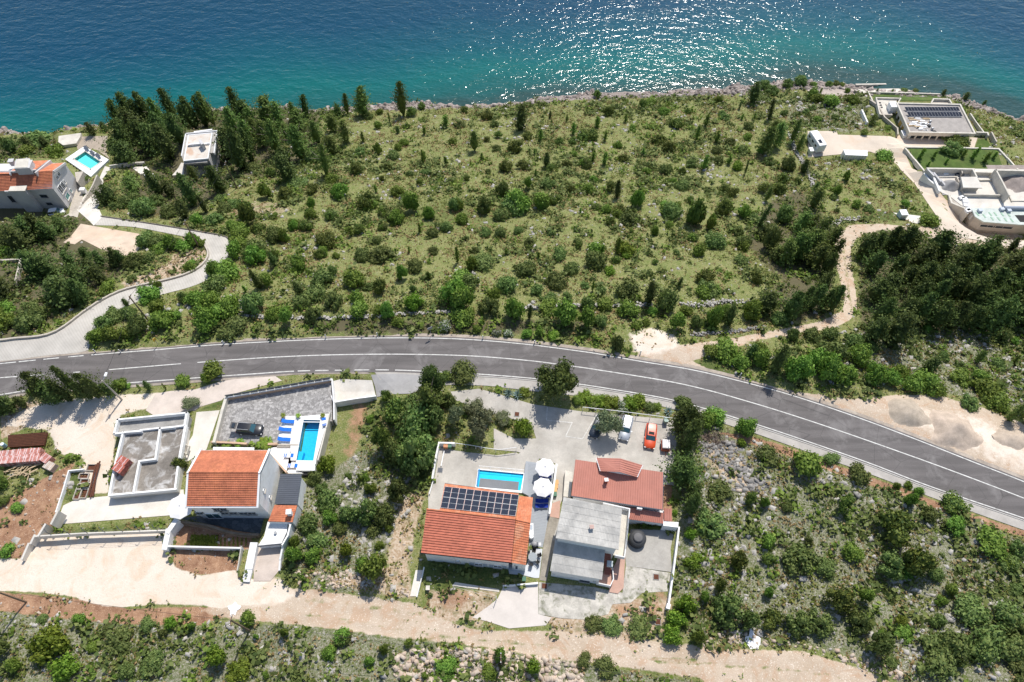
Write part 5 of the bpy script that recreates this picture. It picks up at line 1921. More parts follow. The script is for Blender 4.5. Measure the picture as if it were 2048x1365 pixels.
# ---------------------------------------------------------------- grey sheet roofed house
root = empty('grey_roof_house', W('L', 400, 800, 1.5), 'two-storey white house with pale grey corrugated roofs on two levels', 'house')


def corr(mb, A, B, D, C, pitch, rows, mi=0):
    A, B, C, D = map(Vector, (A, B, C, D))
    n = int((B - A).length / pitch)
    tiles(mb, A, B, D, C, n, rows, .035, .03, mi, 4)


uA, uB, uD, uC = W('L', 207, 460, 7.0), W('L', 722, 566, 7.0), W('L', 138, 822, 7.3), W('L', 692, 922, 7.3)
mb = MB()
corr(mb, uA, uB, uD, uC, .2, 6)
tag(mb.build('upper_roof_sheet', greysheet, root), kind='stuff')
mb = MB()
slab(mb, [p - Vector((0, 0, .03)) for p in (uA, uB, uC, uD)], .15)
ro = mb.build('roof', white, root)
ul = inset([uA, uB, uC, uD], .35)
MB().prism(ul, .6, 6.8).build('upper_wall', white, root)
lA, lB, lD, lC = W('L', 135, 832, 5.3), W('L', 576, 908, 5.3), W('L', 88, 1110, 4.6), W('L', 546, 1187, 4.6)
mb = MB()
corr(mb, lA, lB, lD, lC, .2, 4)
tag(mb.build('lower_roof_sheet', greysheet, root), kind='stuff')
mb = MB()
slab(mb, [p - Vector((0, 0, .03)) for p in (lA, lB, lC, lD)], .12)
mb.build('lower_roof', white, root)
ll = inset([lA, lB, lC, lD], .3)
MB().prism(ll, .6, 4.45).build('lower_wall', white, root)
chimney(root, W('L', 452, 735, 7.2), .45, .6, white, mat('pink_cap', (.5, .35, .3), .8, .1), ro)
fd = Vector((lC.x - lD.x, lC.y - lD.y, 0)).normalized()
fo = (fd.y, -fd.x)
window(root, onface('L', 392, 1200, (ll[3][0], ll[3][1], 0), np.array([fo[0], fo[1], 0])), fo, 1.3, .5, darksheet)
for x_, y_ in ((120, 1138), (480, 1205)):
    window(root, onface('L', x_, y_, (ll[3][0], ll[3][1], 0), np.array([fo[0], fo[1], 0])), fo, .22, .25, whitepaint, darkm, 'vent', False)
# balcony along the right and rear
bz = 3.9
bal = wp('L', [(560, 515), (790, 562), (800, 640), (745, 985), (660, 970), (692, 925), (725, 570)], bz + .9)
balf = wp('L', [(560, 530), (785, 575), (745, 985), (665, 965)], bz)
MB().prism([xy(p) for p in wp('L', [(560, 520), (788, 568), (742, 985), (640, 960)], bz + .5)], bz - .2, bz).build('balcony_floor', cream, root)
mb = MB()
mb.line(wp('L', [(560, 512), (790, 563), (766, 820), (745, 988), (668, 972)], bz + 1.0), .14, 1.0)
mb.build('balcony_parapet', white, root)
mb = MB()
tp = wp('L', [(785, 640), (762, 900)], bz + 1.35)
mb.tube(tp, .035, 5)
for p in resample(tp, 6):
    mb.tube([p, p - Vector((0, 0, .4))], .025, 4)
mb.build('balcony_rail', metal, root)
# stair tower and porch on the right of the lower wing
q = wp('L', [(578, 935), (612, 945), (570, 1160), (545, 1155)], 3.6)
for i in range(12):
    a_, b_ = W('L', 580, 930 + i * 20, 4.0 - i * .2), W('L', 612, 936 + i * 20, 4.0 - i * .2)
    MB().box(((a_.x + b_.x) / 2, (a_.y + b_.y) / 2, 4.0 - i * .2), (.9, .32, .12), -.14).build('stair_tread', mat('red_tread', (.35, .14, .1), .8, .1), root)
MB().box(W('L', 615, 1050, 3.3), (.8, .8, .5), -.12).build('porch_roof', mat('bluish_canopy', (.45, .5, .52), .5, .05), root)
mb = MB()
mb.line(wp('L', [(640, 1085), (648, 1180), (620, 1240), (505, 1215)], 2.6), .12, 1.0)
mb.build('porch_parapet', white, root)
MB().prism([xy(p) for p in wp('L', [(575, 1090), (640, 1090), (630, 1240), (510, 1215)], 1.9)], .8, 1.9).build('porch_floor', pinktile, root)
hardpoly([uA, uB, uC, uD], .1)
hardpoly([lA, lB, lC, lD], .1)
hardpoly([TLr, TRr, BRr, BLr], .1)
hardpoly([RL, RR, ER, EL], .1)
hardpoly(out_ , .1)
# water tank
p = W('L', 862, 820, 2.0)
g = empty('water_tank', (p.x, p.y, 1.3), 'squat black round water tank on the concrete yard', 'water tank')
z_ = gz(p.x, p.y)
MB().lathe((p.x, p.y, z_), [(1.2, 0), (1.25, .1), (1.25, 1.0), (1.2, 1.1), (1.0, 1.25), (.7, 1.35)], 28).build('tank_body', mat('black_tank', (.05, .052, .055), .5, .1), g)
MB().lathe((p.x, p.y, z_ + 1.3), [(.72, 0), (.72, .2), (.6, .3), (.1, .33)], 24).build('lid', mat('tank_lid', (.09, .09, .095), .5, .1), g)
wall('boundary_wall', 'long white wall closing the yard of the grey roofed house on the right', [W('L', 1225, 728, 1.7), W('L', 1185, 1050, 2.1), W('L', 1140, 1365, 2.4), W('E', 1825, 1105, 2.3)], 1.0, .24, white)
wall('gate_post', 'square white block ending the long yard wall', [W('E', 1826, 1100, 2.5), W('E', 1824, 1110, 2.5)], 1.0, .5, white)
for k_, x, y, lb in (('L', 1022, 1165, 'rusty square hatch on the gravel right of the grey roofed house'), ('L', 38, 1245, 'small rusty hatch on the drive in front of the grey roofed house'), ('J', 412, 555, 'grey square hatch beside the white forecourt wall'),
                     ('E', 1750, 1215, 'dark hatch at the lower right corner of the gravel yard'), ('D', 798, 305, 'brown hatch on the upper concrete court')):
    p = W(k_, x, y)
    g = empty('hatch', p, lb, 'hatch')
    MB().box((p.x, p.y, p.z + .07), (.85, .85, .1), -.1).build('frame', greyconc, g)
    MB().box((p.x, p.y, p.z + .13), (.68, .68, .03), -.1).build('cover', rust if 'grey' not in lb[:5] else darksheet, g)
# forecourt walls
wall('forecourt_wall', 'tall white wall on the left edge of the middle forecourt', [W('J', 600, 180, 1.5), W('J', 395, 175, 1.5), W('J', 345, 400, 1.5), W('J', 305, 655, 1.5)], 1.6, .25, white)
wall('planter_wall', 'white planter wall continuing down from the forecourt corner', [W('J', 320, 670, 1.1), W('J', 265, 870, 1.1)], .9, .12, white)
wall('divider', 'short white kerb on the middle forecourt below the bins', [W('J', 465, 290, .75), W('J', 425, 485, .8)], .5, .14, white)
g = empty('white_fence', W('J', 1200, 280), 'white tubular railing bordering the garden above the middle forecourt', 'railing')
tp = [W('J', 620, 183, 1.45), W('J', 840, 212, 1.45), W('J', 1020, 245, 1.45), W('J', 1205, 272, 1.45), W('J', 1450, 240, 1.45)]
MB().tube(tp, .045, 6).build('rail', whitepaint, g)
for p in resample(tp, 7):
    MB().tube([p, (p.x, p.y, gz(p.x, p.y))], .04, 5).build('post', whitepaint, g)
g = empty('white_fence', W('D', 1500, 290), 'long white tubular railing between hedge and parked cars', 'railing')
tp = [W('D', 1250, 255, 1.3), W('D', 1480, 280, 1.3), W('D', 1700, 308, 1.3), W('D', 1900, 335, 1.3)]
MB().tube(tp, .05, 6).build('rail', whitepaint, g)
for p in resample(tp, 8):
    MB().tube([p, (p.x, p.y, gz(p.x, p.y))], .045, 5).build('post', whitepaint, g)
p = W('D', 1910, 345, 1.2)
MB().box((p.x, p.y, .7), (.5, .5, 1.4)).build('end_pillar', whitepaint, g)
# painted bays
mb = MB()
for seg in ([(1005, 260), (1000, 345), (1175, 362), (1130, 455), (1245, 472), (1345, 305)],):
    P = wp('D', seg)
    mb.line([p + Vector((0, 0, .058)) for p in P], .12, .006)
tag(mb.build('bay_marking', paint_line), kind='structure')
# ---------------------------------------------------------------- villa far left
zl = PADZ['villa_left']
root = empty('shore_villa', (-108, 111, zl), 'grey-white stepped villa with terracotta roofs at the left picture edge', 'house')
ev, rg = zl + 6.3, zl + 8.6
gw = mat('pale_grey_render', (0.55, 0.54, 0.53), .8, .08, .5, 3)
F0, F1 = W('M', 725, 806, ev), W('M', 430, 822, ev)
R0, R1 = W('M', 722, 556, rg), W('M', 480, 578, rg)
K0 = W('M', 890, 452, ev)
K1 = W('M', 680, 470, ev)
LX = W('M', -400, 860, ev)
mb = MB()
for q in ([R0, W('M', -300, 605, rg - .2), W('M', -300, 850, ev), F0], [R0, R1, W('M', 670, 455, ev + .2), K0]):
    slab(mb, q, .2)
ro = mb.build('roof', gw, root)
mb = MB()
tiles(mb, W('M', -300, 608, rg), W('M', 718, 560, rg), W('M', -300, 852, ev + .02), W('M', 718, 800, ev + .02), 60, 12, 0, .09)
tag(mb.build('front_tile', tile_o, ro), kind='stuff')
mb = MB()
tiles(mb, W('M', 490, 575, rg + .05), W('M', 715, 560, rg + .05), W('M', 660, 468, ev + .3), W('M', 868, 452, ev + .3), 16, 12, .03, .04)
tiles(mb, W('M', 145, 565, rg + .5), W('M', 480, 550, rg + .5), W('M', 350, 430, ev + 1.0), W('M', 655, 420, ev + 1.0), 22, 12, .03, .04)
tiles(mb, W('M', -200, 610, rg + .05), W('M', 130, 600, rg + .05), W('M', -60, 505, ev + .3), W('M', 190, 500, ev + .3), 20, 12, .03, .04)
tag(mb.build('rear_tile', tile_b, ro), kind='stuff')
mb = MB()
mb.line([W('M', 480, 578, rg + .55), W('M', 680, 420, ev + 1.1)], .3, 1.2)
mb.line([W('M', 725, 556, rg + .2), W('M', 885, 450, ev + .3)], .25, .5)
mb.line([W('M', 135, 600, rg + .3), W('M', 135, 565, rg + .6), W('M', 480, 545, rg + .6)], .25, .5)
mb.build('gable_coping', gw, ro)
mb = MB()
slab(mb, [W('M', 135, 565, rg + .45), W('M', 482, 548, rg + .45), W('M', 668, 418, ev + .95), W('M', 335, 430, ev + .95)], .5)
mb.build('raised_roof', gw, ro)
bodyx = [F0, K0, K0 + Vector((-22, 0, 0)), F0 + Vector((-22, 0, 0))]
mb = MB()
f0, k0, r0 = F0 + Vector((-.1, .1, 0)), K0 + Vector((-.1, -.1, 0)), R0 + Vector((-.1, 0, 0))
w_ = -21
mb.add([(f0.x, f0.y, zl - 1), (f0.x, f0.y, ev - .15), (r0.x, r0.y, rg - .15), (k0.x, k0.y, ev - .15), (k0.x, k0.y, zl - 1)] +
       [(f0.x + w_, f0.y, zl - 1), (f0.x + w_, f0.y, ev - .15), (r0.x + w_, r0.y, rg - .15), (k0.x + w_, k0.y, ev - .15), (k0.x + w_, k0.y, zl - 1)],
       [(0, 1, 2, 3, 4), (9, 8, 7, 6, 5), (5, 6, 1, 0), (6, 7, 2, 1), (7, 8, 3, 2), (8, 9, 4, 3)])
mb.build('wall', gw, root)
# projecting stair bay with pale flat roof in front
bayt = wp('M', [(205, 645), (420, 632), (330, 825), (70, 832), (130, 800)], ev + .5)
mb = MB()
mb.prism([xy(p) for p in wp('M', [(205, 645), (420, 632), (332, 825), (118, 830)], ev + .5)], zl - 1, ev + .5)
mb.build('front_bay', gw, root)
MB().prism([xy(p) for p in wp('M', [(200, 642), (424, 628), (338, 832), (110, 836)], ev + .62)], ev + .45, ev + .62).build('bay_roof', cream, root)
MB().prism([xy(p) for p in wp('M', [(60, 830), (330, 826), (345, 836), (60, 842)], ev + .2)], ev - .4, ev + .2).build('canopy', gw, root)
tpb = wp('M', [(215, 400), (400, 388), (430, 440), (400, 520), (190, 530)], rg + 1.6)
MB().prism([xy(p) for p in tpb], rg - 1.5, rg + 1.6).build('roof_tower', gw, root)
MB().prism([xy(p) for p in wp('M', [(228, 405), (390, 395), (375, 512), (200, 520)], rg + 1.66)], rg + 1.6, rg + 1.68).build('roof_tower_cap', cream, root)
chimney(root, W('M', 170, 450, rg + .6), .9, .6, gw, gw)
chimney(root, W('M', 430, 465, rg + .6), .8, .6, gw, gw)
# windows on the right gable and on the front wall
gdir = Vector((K0.x - F0.x, K0.y - F0.y, 0)).normalized()
gn = np.array([gdir.y, -gdir.x, 0])
teal = mat('teal_shutter', (.08, .25, .22), .5, .06)
for x, y, w2_, h2_, gm_ in ((765, 635, .8, 1.5, glassm), (790, 590, .8, 1.5, glassm), (828, 810, 1.3, 2.0, glassm), (858, 765, 1.0, 1.9, glassm), (877, 712, .5, 1.0, glassm), (918, 905, 1.5, 1.3, teal), (966, 830, .6, 1.0, teal)):
    p = onface('M', x, y, tuple(f0), gn)
    window(root, p, (gn[0], gn[1]), w2_, h2_, whitepaint, gm_)
for x, y, w2_, h2_ in ((600, 905, 1.5, .8), (675, 1010, 1.2, .7), (160, 945, .8, 1.8)):
    p = onface('M', x, y, (f0.x, f0.y, 0), np.array([0, 1., 0]))
    window(root, p, (0, -1), w2_, h2_, darksheet)
wall('villa_yard_wall', 'stone-topped wall with gate between villa court and ramp', [W('M', 1320, 620, zl + 1.6), W('M', 1260, 760, zl + 1.5), W('M', 1125, 985, zl + 1.4)], 2.2, .3, beige)
wall('villa_yard_wall', 'short dark wall at the foot of the villa court beside the white car', [W('M', 880, 1185, zl + .8), W('M', 1030, 1180, zl + .8), W('M', 1055, 1215, zl + .8)], 1.2, .25, beige)
mb = MB()
hz = zl + 2.0
mb.prism([xy(p) for p in wp('M', [(1020, 580), (1140, 565), (1060, 720), (1040, 700)], hz)], zl - 1, hz)
tag(mb.build('planter_block', beige), 'stone planter block between villa and pool', 'planter')
# pool of the villa
zq = PADZ['villa_pool'] + .3
g = empty('villa_pool', W('M', 1180, 420, zq), 'turquoise pool on white paving beside the terracotta roofed villa', 'swimming pool')
fo_ = wp('M', [(895, 400), (1140, 225), (1470, 400), (1350, 600), (1210, 560)], zq)
inn = wp('M', [(1000, 400), (1165, 290), (1385, 437), (1235, 540)], zq)
of = wp('M', [(888, 400), (1150, 222), (1485, 405), (1240, 640)], zq)
mb = MB()
for i in range(4):
    a, b = of[i], of[(i + 1) % 4]
    c_, d_ = inn[(i + 1) % 4], inn[i]
    mb.prism([xy(a), xy(b), xy(c_), xy(d_)], zq - 2.5, zq)
mb.build('paving', white, g)
basin(g, inn, zq, .7, aqua)
mb = MB()
for i in range(4):
    mb.line([inn[i] + Vector((0, 0, .04)), inn[(i + 1) % 4] + Vector((0, 0, .04))], .3, .05)
mb.build('coping', cream, g)
hardpoly(of, 2.4)
for i, (x, y) in enumerate(((1180, 248), (1262, 312), (1340, 350))):
    p = W('M', x, y, zq + .3)
    lounger((p.x, p.y, zq), -.7, ['leftmost', 'middle', 'rightmost'][i] + ' dark folding lounger behind the turquoise pool', darksheet, 'dark loungers behind the turquoise pool', 0)
mb = MB()
mb.prism([xy(p) for p in wp('M', [(800, 85), (1105, 42), (1095, 95), (1040, 185), (860, 210), (795, 165)], -21.2)], -24, -21.2)
tag(mb.build('boathouse', cream), 'flat cream roofed boathouse at the shore below the villa', 'boathouse')
p = W('M', 1125, 815, zl + 1)
g = empty('garden_cabinet', (p.x, p.y, zl), 'white utility cabinet by the gate wall of the left villa', 'cabinet')
MB().box((p.x, p.y, zl + .6), (1.1, .8, 1.2)).build('body', whitepaint, g)
MB().box((p.x, p.y, zl + 1.22), (1.2, .9, .06)).build('lid', whitepaint, g)
wall('lot_kerb_wall', 'pale concrete kerb wall on the left edge of the gravel lot', [W('T7', 650, 195, PADZ['villa_left'] + 1.5), W('T7', 505, 335, PADZ['villa_left'] + 1.6)], 1.2, .5, concwhite)
# lane edge walls
ls = resample(li, 60)
pp = [Vector((p.x, p.y, gz(p.x, p.y) + .45)) for p in offs(ls, .15)][3:44]
wall('lane_parapet', 'low concrete parapet along the upper side of the winding lane', pp, .8, .3, beige)
pp = [Vector((p.x, p.y, gz(p.x, p.y) + .25)) for p in offs(resample(lo_, 60), -.1)][36:]
wall('lane_kerb', 'thin dark kerb on the meadow side of the winding lane', pp, .5, .18, mat('dark_kerb', (.17, .15, .13), .9, .15))
# small retaining corner at far left
wall('terrace_retaining_wall', 'stone retaining wall corner among the dark trees at the left edge', [W('T7', -60, 548) + Vector((0, 0, 1)), W('T7', 200, 530) + Vector((0, 0, 1)), W('T7', 150, 740) + Vector((0, 0, 1))], 1.8, .35, beige)

# ---------------------------------------------------------------- white cubic house in the grove
zw = PADZ['white_block']
root = empty('cubic_house', (-76, 128, zw), 'white cubic house with flat stained roof among the dark trees', 'house')
h0 = zw + 6.4
rfm = mat('stained_flat_roof', (0.62, 0.57, 0.5), .85, .08, .5, 3, ((.5, .3, .18), .35, .7))
up = wp('N', [(490, 318), (985, 275), (900, 805), (400, 855)], h0)
brd = wp('N', [(432, 285), (1100, 225), (1030, 690), (945, 690), (960, 470), (880, 830), (385, 870), (345, 745)], h0 - .5)
MB().prism([xy(p) for p in wp('N', [(432, 285), (1095, 225), (1028, 690), (930, 700), (885, 890), (405, 925), (345, 748)], h0 - .6)], h0 - 1.1, h0 - .6).build('roof_border', mat('border_gravel', (.42, .4, .37), .9, .15, 1, 6), root)
MB().prism([xy(p) for p in up], h0 - .9, h0 - .05).build('roof', rfm, root)
mb = MB()
mb.line(up, .22, .4, closed=True)
mb.build('roof_parapet', whitepaint, root)
mb = MB()
mb.line(wp('N', [(432, 285), (1095, 225), (1028, 690)], h0 - .35), .2, .6)
mb.line(wp('N', [(432, 285), (345, 748)], h0 - .35), .2, .6)
mb.build('outer_parapet', whitepaint, root)
MB().prism([xy(p) for p in wp('N', [(475, 330), (985, 290), (905, 800), (405, 840)], h0)], zw - 1, h0 - .85).build('wall', gw, root)
MB().prism([xy(p) for p in wp('N', [(470, 505), (745, 480), (740, 500), (480, 525)], h0 + .5)], h0 - .1, h0 + .5).build('roof_upstand', whitepaint, root)
MB().prism([xy(p) for p in wp('N', [(820, 490), (930, 478), (930, 492), (825, 505)], h0 + .4)], h0 - .1, h0 + .4).build('roof_upstand', whitepaint, root)
q = wp('N', [(745, 410), (815, 500), (760, 520), (700, 430)], h0 + 1.6)
MB().prism([xy(p) for p in q], h0 - .1, h0 + 1.6).build('chimney', gw, root)
MB().prism([xy(p) for p in wp('N', [(610, 240), (990, 190), (980, 215), (600, 262)], h0 - .9)], h0 - 1.4, h0 - .9).build('rear_canopy', white, root)
MB().prism([xy(p) for p in wp('N', [(340, 900), (400, 905), (385, 1160), (150, 1165), (280, 1010)], zw + 2)], zw - 1, zw + 2).build('side_terrace', concwhite, root)
for i in range(5):
    a = up[3].lerp(up[2], (i + .5) / 5)
    MB().box((a.x, a.y - .12, zw + 4.2), (.9, .08, 1.9), .03).build('glazing_panel', mat('grey_glazing', (.16, .18, .2), .2, .05), root)
wall('grove_wall', 'pale wall leading from the pool towards the cubic house', [W('T1', 250, 672) + Vector((0, 0, 1)), W('T1', 380, 655) + Vector((0, 0, 1)), W('T1', 480, 650) + Vector((0, 0, 1))], 1.4, .3, concwhite)
wall('grove_wall', 'white lower wall ending below the umbrella pine', [W('T1', 480, 735) + Vector((0, 0, .8)), W('T1', 540, 728) + Vector((0, 0, .8))], 1.0, .3, white)
sheet('grove_terrace', wp('T1', [(385, 665), (490, 660), (520, 700), (480, 725), (440, 710)]), concwhite, .06, 1.5)

# ---------------------------------------------------------------- modern villa on the right shore
zv = PADZ['villa_right']
hr = zv + 2.7
root = empty('flat_roof_villa', W('O', 1000, 450, zv), 'beige flat-roofed villa with gravel roof and solar panels on the shore', 'house')
rv = wp('O', [(555, 272), (1298, 288), (1472, 628), (705, 612)], hr)
MB().prism(inset(rv, .25), hr - 1.2, hr - .35).build('roof', mat('roof_gravel', (0.37, 0.34, 0.31), .95, .12, 1, 8), root)
mb = MB()
mb.line(rv, .4, 1.1, closed=True)
mb.build('parapet', cream, root)
MB().prism(inset(rv, 1.3), zv - .5, hr - 1.15).build('wall', beige, root)
mb = MB()
for i in range(9):
    a = rv[3].lerp(rv[2], (i + .3) / 9)
    MB().box((a.x, a.y + .35, zv + .8), (.35, .35, 1.6)).build('column', cream, root)
for i in range(6):
    a = rv[0].lerp(rv[3], (i + .5) / 6)
    MB().box((a.x + .25, a.y, zv + .8), (.3, .7, 1.6)).build('column', cream, root)
for i in range(8):
    a = inset(rv, 1.3)[3]
    b = inset(rv, 1.3)[2]
    u = (i + .5) / 8
    window(root, (a[0] * (1 - u) + b[0] * u, a[1] * (1 - u) + b[1] * u, zv + .75), (0, -1), 1.7, 1.3, darksheet, sill=False)
mb = MB()
q = wp('O', [(680, 445), (920, 450), (960, 600), (735, 600)], hr - .3)
for i in range(34):
    u, v = rnd.random(), rnd.random()
    p = q[0].lerp(q[1], u).lerp(q[3].lerp(q[2], u), v)
    MB().box((p.x, p.y, hr - .33 + .07 * (i % 3)), (rnd.uniform(.8, 2.0), .35, .12), rnd.uniform(-.1, .1)).build('roof_board', [whitepaint, lumber, whitepaint][i % 3], root)
for x, y in ((945, 490), (970, 575)):
    p = W('O', x, y, hr)
    MB().lathe((p.x, p.y, hr - .35), [(.35, 0), (.35, .5), (.25, .7), (.05, .75)], 12).build('roof_ventilator', metal, root)
for x, y in ((935, 535), (1000, 605)):
    p = W('O', x, y, hr)
    MB().lathe((p.x, p.y, hr - .35), [(.5, 0), (.5, .25), (.3, .35)], 12).build('cable_drum', blackm, root)
g = empty('solar_array', W('O', 960, 370, hr), 'two long rows of tilted solar panels on the gravel roof of the shore villa', 'solar panels')
for r_, (y0, y1, xo) in enumerate(((318, 368, 0), (375, 432, 28))):
    for i in range(18):
        xa = 640 + xo + i * (1275 - 640) / 18
        xb = xa + (1275 - 640) / 18 - 2
        sk = .28
        a, b = W('O', xa, y0, hr + .45), W('O', xb, y0 + .4, hr + .45)
        c_, d_ = W('O', xb + (y1 - y0) * .5, y1, hr - .05), W('O', xa + (y1 - y0) * .5, y1, hr - .05)
        panel(g, a, b, c_, d_, .05, 'solar_panel', False)
# low wing on the left
q = wp('O', [(310, 208), (598, 216), (560, 262), (545, 300), (492, 412), (352, 405)], hr - 1.6)
MB().prism([xy(p) for p in wp('O', [(310, 208), (560, 214), (545, 300), (492, 412), (352, 405)], hr - 1.6)], zv - .5, hr - 1.9).build('left_wing', cream, root)
mb = MB()
mb.line(wp('O', [(352, 400), (310, 208), (598, 216), (570, 262)], hr - 1.4), .3, 1.0)
mb.build('wing_parapet', cream, root)
mb = MB()
mb.line(wp('O', [(430, 285), (492, 410), (352, 405)], hr - 1.7), .35, .5)
mb.build('inner_kerb', beige, root)
for x, y in ((352, 272), (362, 300), (372, 325)):
    p = W('O', x, y, hr - 1.9)
    MB().box((p.x, p.y, hr - 1.85), (.45, .45, .15)).build('skylight', blackm, root)
p = W('O', 512, 300, hr - .5)
MB().box((p.x, p.y, hr - 1.2), (2.0, 2.2, 2.0)).build('plant_room', whitepaint, root)
MB().prism([xy(p) for p in wp('O', [(985, 225), (1165, 230), (1190, 270), (960, 265)], hr - 1.4)], zv - .5, hr - 1.9).build('rear_wing', beige, root)
mb = MB()
mb.line(wp('O', [(960, 268), (985, 222), (1170, 228), (1195, 272)], hr - 1.2), .35, .9)
mb.build('rear_parapet', cream, root)
yl = mat('ochre_panel', (.5, .34, .1), .8, .1)
p = W('O', 630, 520, zv + 1.4)
MB().box((p.x, p.y, zv + .7), (.15, 3.0, 1.5), .3).build('ochre_screen', yl, root)
V3 = lambda k, x, y, h_: W(k, x, y) + Vector((0, 0, h_))
for lab, pts, h_, th_, m_ in (
    ('long cream wall nearest the water behind the shore villa', [('O', 60, 85, 1), ('O', 400, 82, 1), ('O', 690, 80, 1)], 1.5, .5, cream),
    ('low cream wall behind the rear lawn of the shore villa', [('O', 205, 160, .6), ('O', 620, 170, .6), ('O', 1045, 185, .6)], 1.0, .35, cream),
    ('cream wall slanting beside the rear lawn', [('O', 205, 160, .6), ('O', 235, 220, .6), ('O', 265, 285, .6)], 1.0, .35, cream),
    ('grey wall stepping down from the beach path to the shore villa', [('O', 50, 150, .9), ('O', 150, 190, .9), ('O', 240, 275, .9), ('O', 320, 330, .9)], 1.6, .5, beige),
    ('curved pale wall in front of the low wing of the shore villa', [('O', 330, 360, 1), ('O', 390, 470, 1), ('O', 470, 540, 1), ('O', 540, 600, 1), ('O', 545, 670, 1)], 1.6, .35, beige),
    ('white wall below the lone pine left of the shore villa', [('O', 125, 390, 1), ('O', 190, 530, 1)], 1.5, .4, white),
    ('cream end wall right of the shore villa', [('O', 1465, 655, 1.2), ('O', 1590, 662, 1.2), ('O', 1600, 690, 1.2)], 1.6, .4, cream),
    ('long slim wall up the right side of the shore villa', [('O', 1395, 430, 1.0), ('O', 1470, 540, 1.0), ('O', 1560, 660, 1.0)], 1.3, .3, cream),
    ('grey slab wall beside the small side lawn', [('O', 1635, 665, 1.4), ('O', 1690, 770, 1.4)], 1.8, .35, beige)):
    wall('villa_wall', lab, [V3(*q) for q in pts], h_ + .6, th_, m_)
for lab, pts, h_, m_ in (
    ('cream wall left of the trapezoid lawn', [('G', 968, 592, .8), ('G', 1040, 680, .8), ('G', 1125, 778, .8)], 1.2, cream),
    ('pale kerb along the top of the trapezoid lawn', [('G', 985, 572, .4), ('G', 1340, 575, .4), ('G', 1700, 585, .4)], .6, cream),
    ('pale kerb along the right side of the trapezoid lawn', [('G', 1700, 585, .4), ('G', 1770, 660, .4), ('G', 1850, 745, .4)], .6, cream)):
    wall('lawn_wall', lab, [V3(*q) for q in pts], h_, .4, m_)
# ---------------------------------------------------------------- lower right villa under construction
zc = PADZ['villa_low']
zf = zc - 3.2
root = empty('unfinished_villa', W('Q', 1500, 700, zc), 'unfinished beige villa with open walled courts and pale green roof at the right edge', 'building shell')
floor_ = wp('Q', [(570, 125), (2300, 150), (2300, 760), (1260, 750), (1150, 740), (900, 545), (790, 500), (640, 300)], zc + .1)
MB().prism([xy(p) for p in floor_], zc - 4, zc + .08).build('terrace_floor', concwhite, root)
WQ = lambda pts, h_: [W('Q', x, y, zc + h_) for x, y in pts]
for pts, h_, th_, m_ in (
    ([(575, 128), (930, 132), (1285, 140)], 1.6, .4, cream), ([(1270, 145), (1325, 250)], 1.6, .35, cream), ([(620, 160), (700, 330), (760, 470)], .9, .5, white),
    ([(1095, 150), (1110, 200)], 1.3, .25, beige), ([(1025, 262), (1085, 400), (1145, 530)], .7, .25, beige), ([(1145, 525), (1500, 530), (1830, 540)], .9, .25, cream),
    ([(1290, 180), (1590, 190)], 1.2, .4, cream), ([(1620, 155), (2300, 170)], 2.6, .4, cream), ([(1625, 155), (1720, 330), (1825, 535)], 2.6, .35, cream),
    ([(1370, 300), (1600, 298)], .5, .4, cream), ([(1865, 620), (2300, 625)], .3, .3, cream), ([(1825, 535), (1865, 622)], .4, .3, cream), ([(760, 260), (1030, 255)], .35, .2, cream)):
    mb = MB()
    mb.line(WQ(pts, h_), th_, h_ + .05)
    mb.build('wall', m_, root)
mb = MB()
mb.line([W('Q', 530, 210, zc + .8), W('Q', 600, 300, zc + .6), W('Q', 690, 380, zc + .4), W('Q', 735, 460, zc + .2)], .4, 2.4)
mb.build('ramp_wall', white, root)
for i, q in enumerate((((590, 150), (665, 235)), ((680, 200), (770, 320)), ((790, 310), (845, 390)))):
    mb = MB()
    mb.line([W('Q', q[0][0], q[0][1], zc + 2.0 - .5 * i), W('Q', q[1][0], q[1][1], zc + 1.5 - .5 * i)], .45, 2.6)
    mb.build('stepped_wall', gw, root)
# cube room
MB().prism([xy(p) for p in wp('Q', [(1085, 265), (1330, 262), (1412, 432), (1118, 425)], zc + 1.9)], zc + 1.7, zc + 1.95).build('room_roof', concwhite, root)
MB().prism([xy(p) for p in wp('Q', [(1100, 270), (1310, 268), (1385, 400), (1130, 395)], zc + 1.9)], zc, zc + 1.7).build('room_wall', cream, root)
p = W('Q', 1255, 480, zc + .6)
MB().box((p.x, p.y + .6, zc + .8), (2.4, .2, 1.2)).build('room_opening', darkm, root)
for x, y in ((1035, 225), (1105, 220), (1090, 285), (1050, 210)):
    p = W('Q', x, y, zc + .4)
    MB().box((p.x, p.y, zc + .25), (.8, .7, .4)).build('shaft', darksheet, root)
p = W('Q', 855, 212, zc + .2)
MB().box((p.x, p.y, zc + .2), (1.1, .7, .2), .1).build('bath_tub', whitepaint, root)
# front storey with flat greenish roof
zr_ = zc + .6
rp_ = wp('Q', [(1250, 742), (2300, 770), (2300, 1010), (1962, 985), (1438, 940), (1310, 865)], zr_)
rq = wp('Q', [(1250, 742), (1872, 820), (1962, 985), (1438, 942), (1312, 866)], zr_)
MB().prism([xy(p) for p in wp('Q', [(1250, 742), (2300, 760), (2300, 990), (1962, 985), (1438, 942), (1312, 866)], zr_)], zf + 1, zr_ - .3).build('front_wall', beige, root)
MB().prism([xy(p) for p in wp('Q', [(1240, 735), (2300, 752), (2300, 1000), (1970, 990), (1432, 948), (1302, 868)], zr_)], zr_ - .3, zr_).build('roof', mat('greenish_roof', (.55, .6, .55), .8, .12, .9, 3), root)
MB().prism([xy(p) for p in wp('Q', [(1270, 760), (2300, 775), (2300, 970), (1940, 960), (1440, 918), (1320, 850)], zr_)], zf - 1.5, zf + 1.1).build('lower_wall', beige, root)
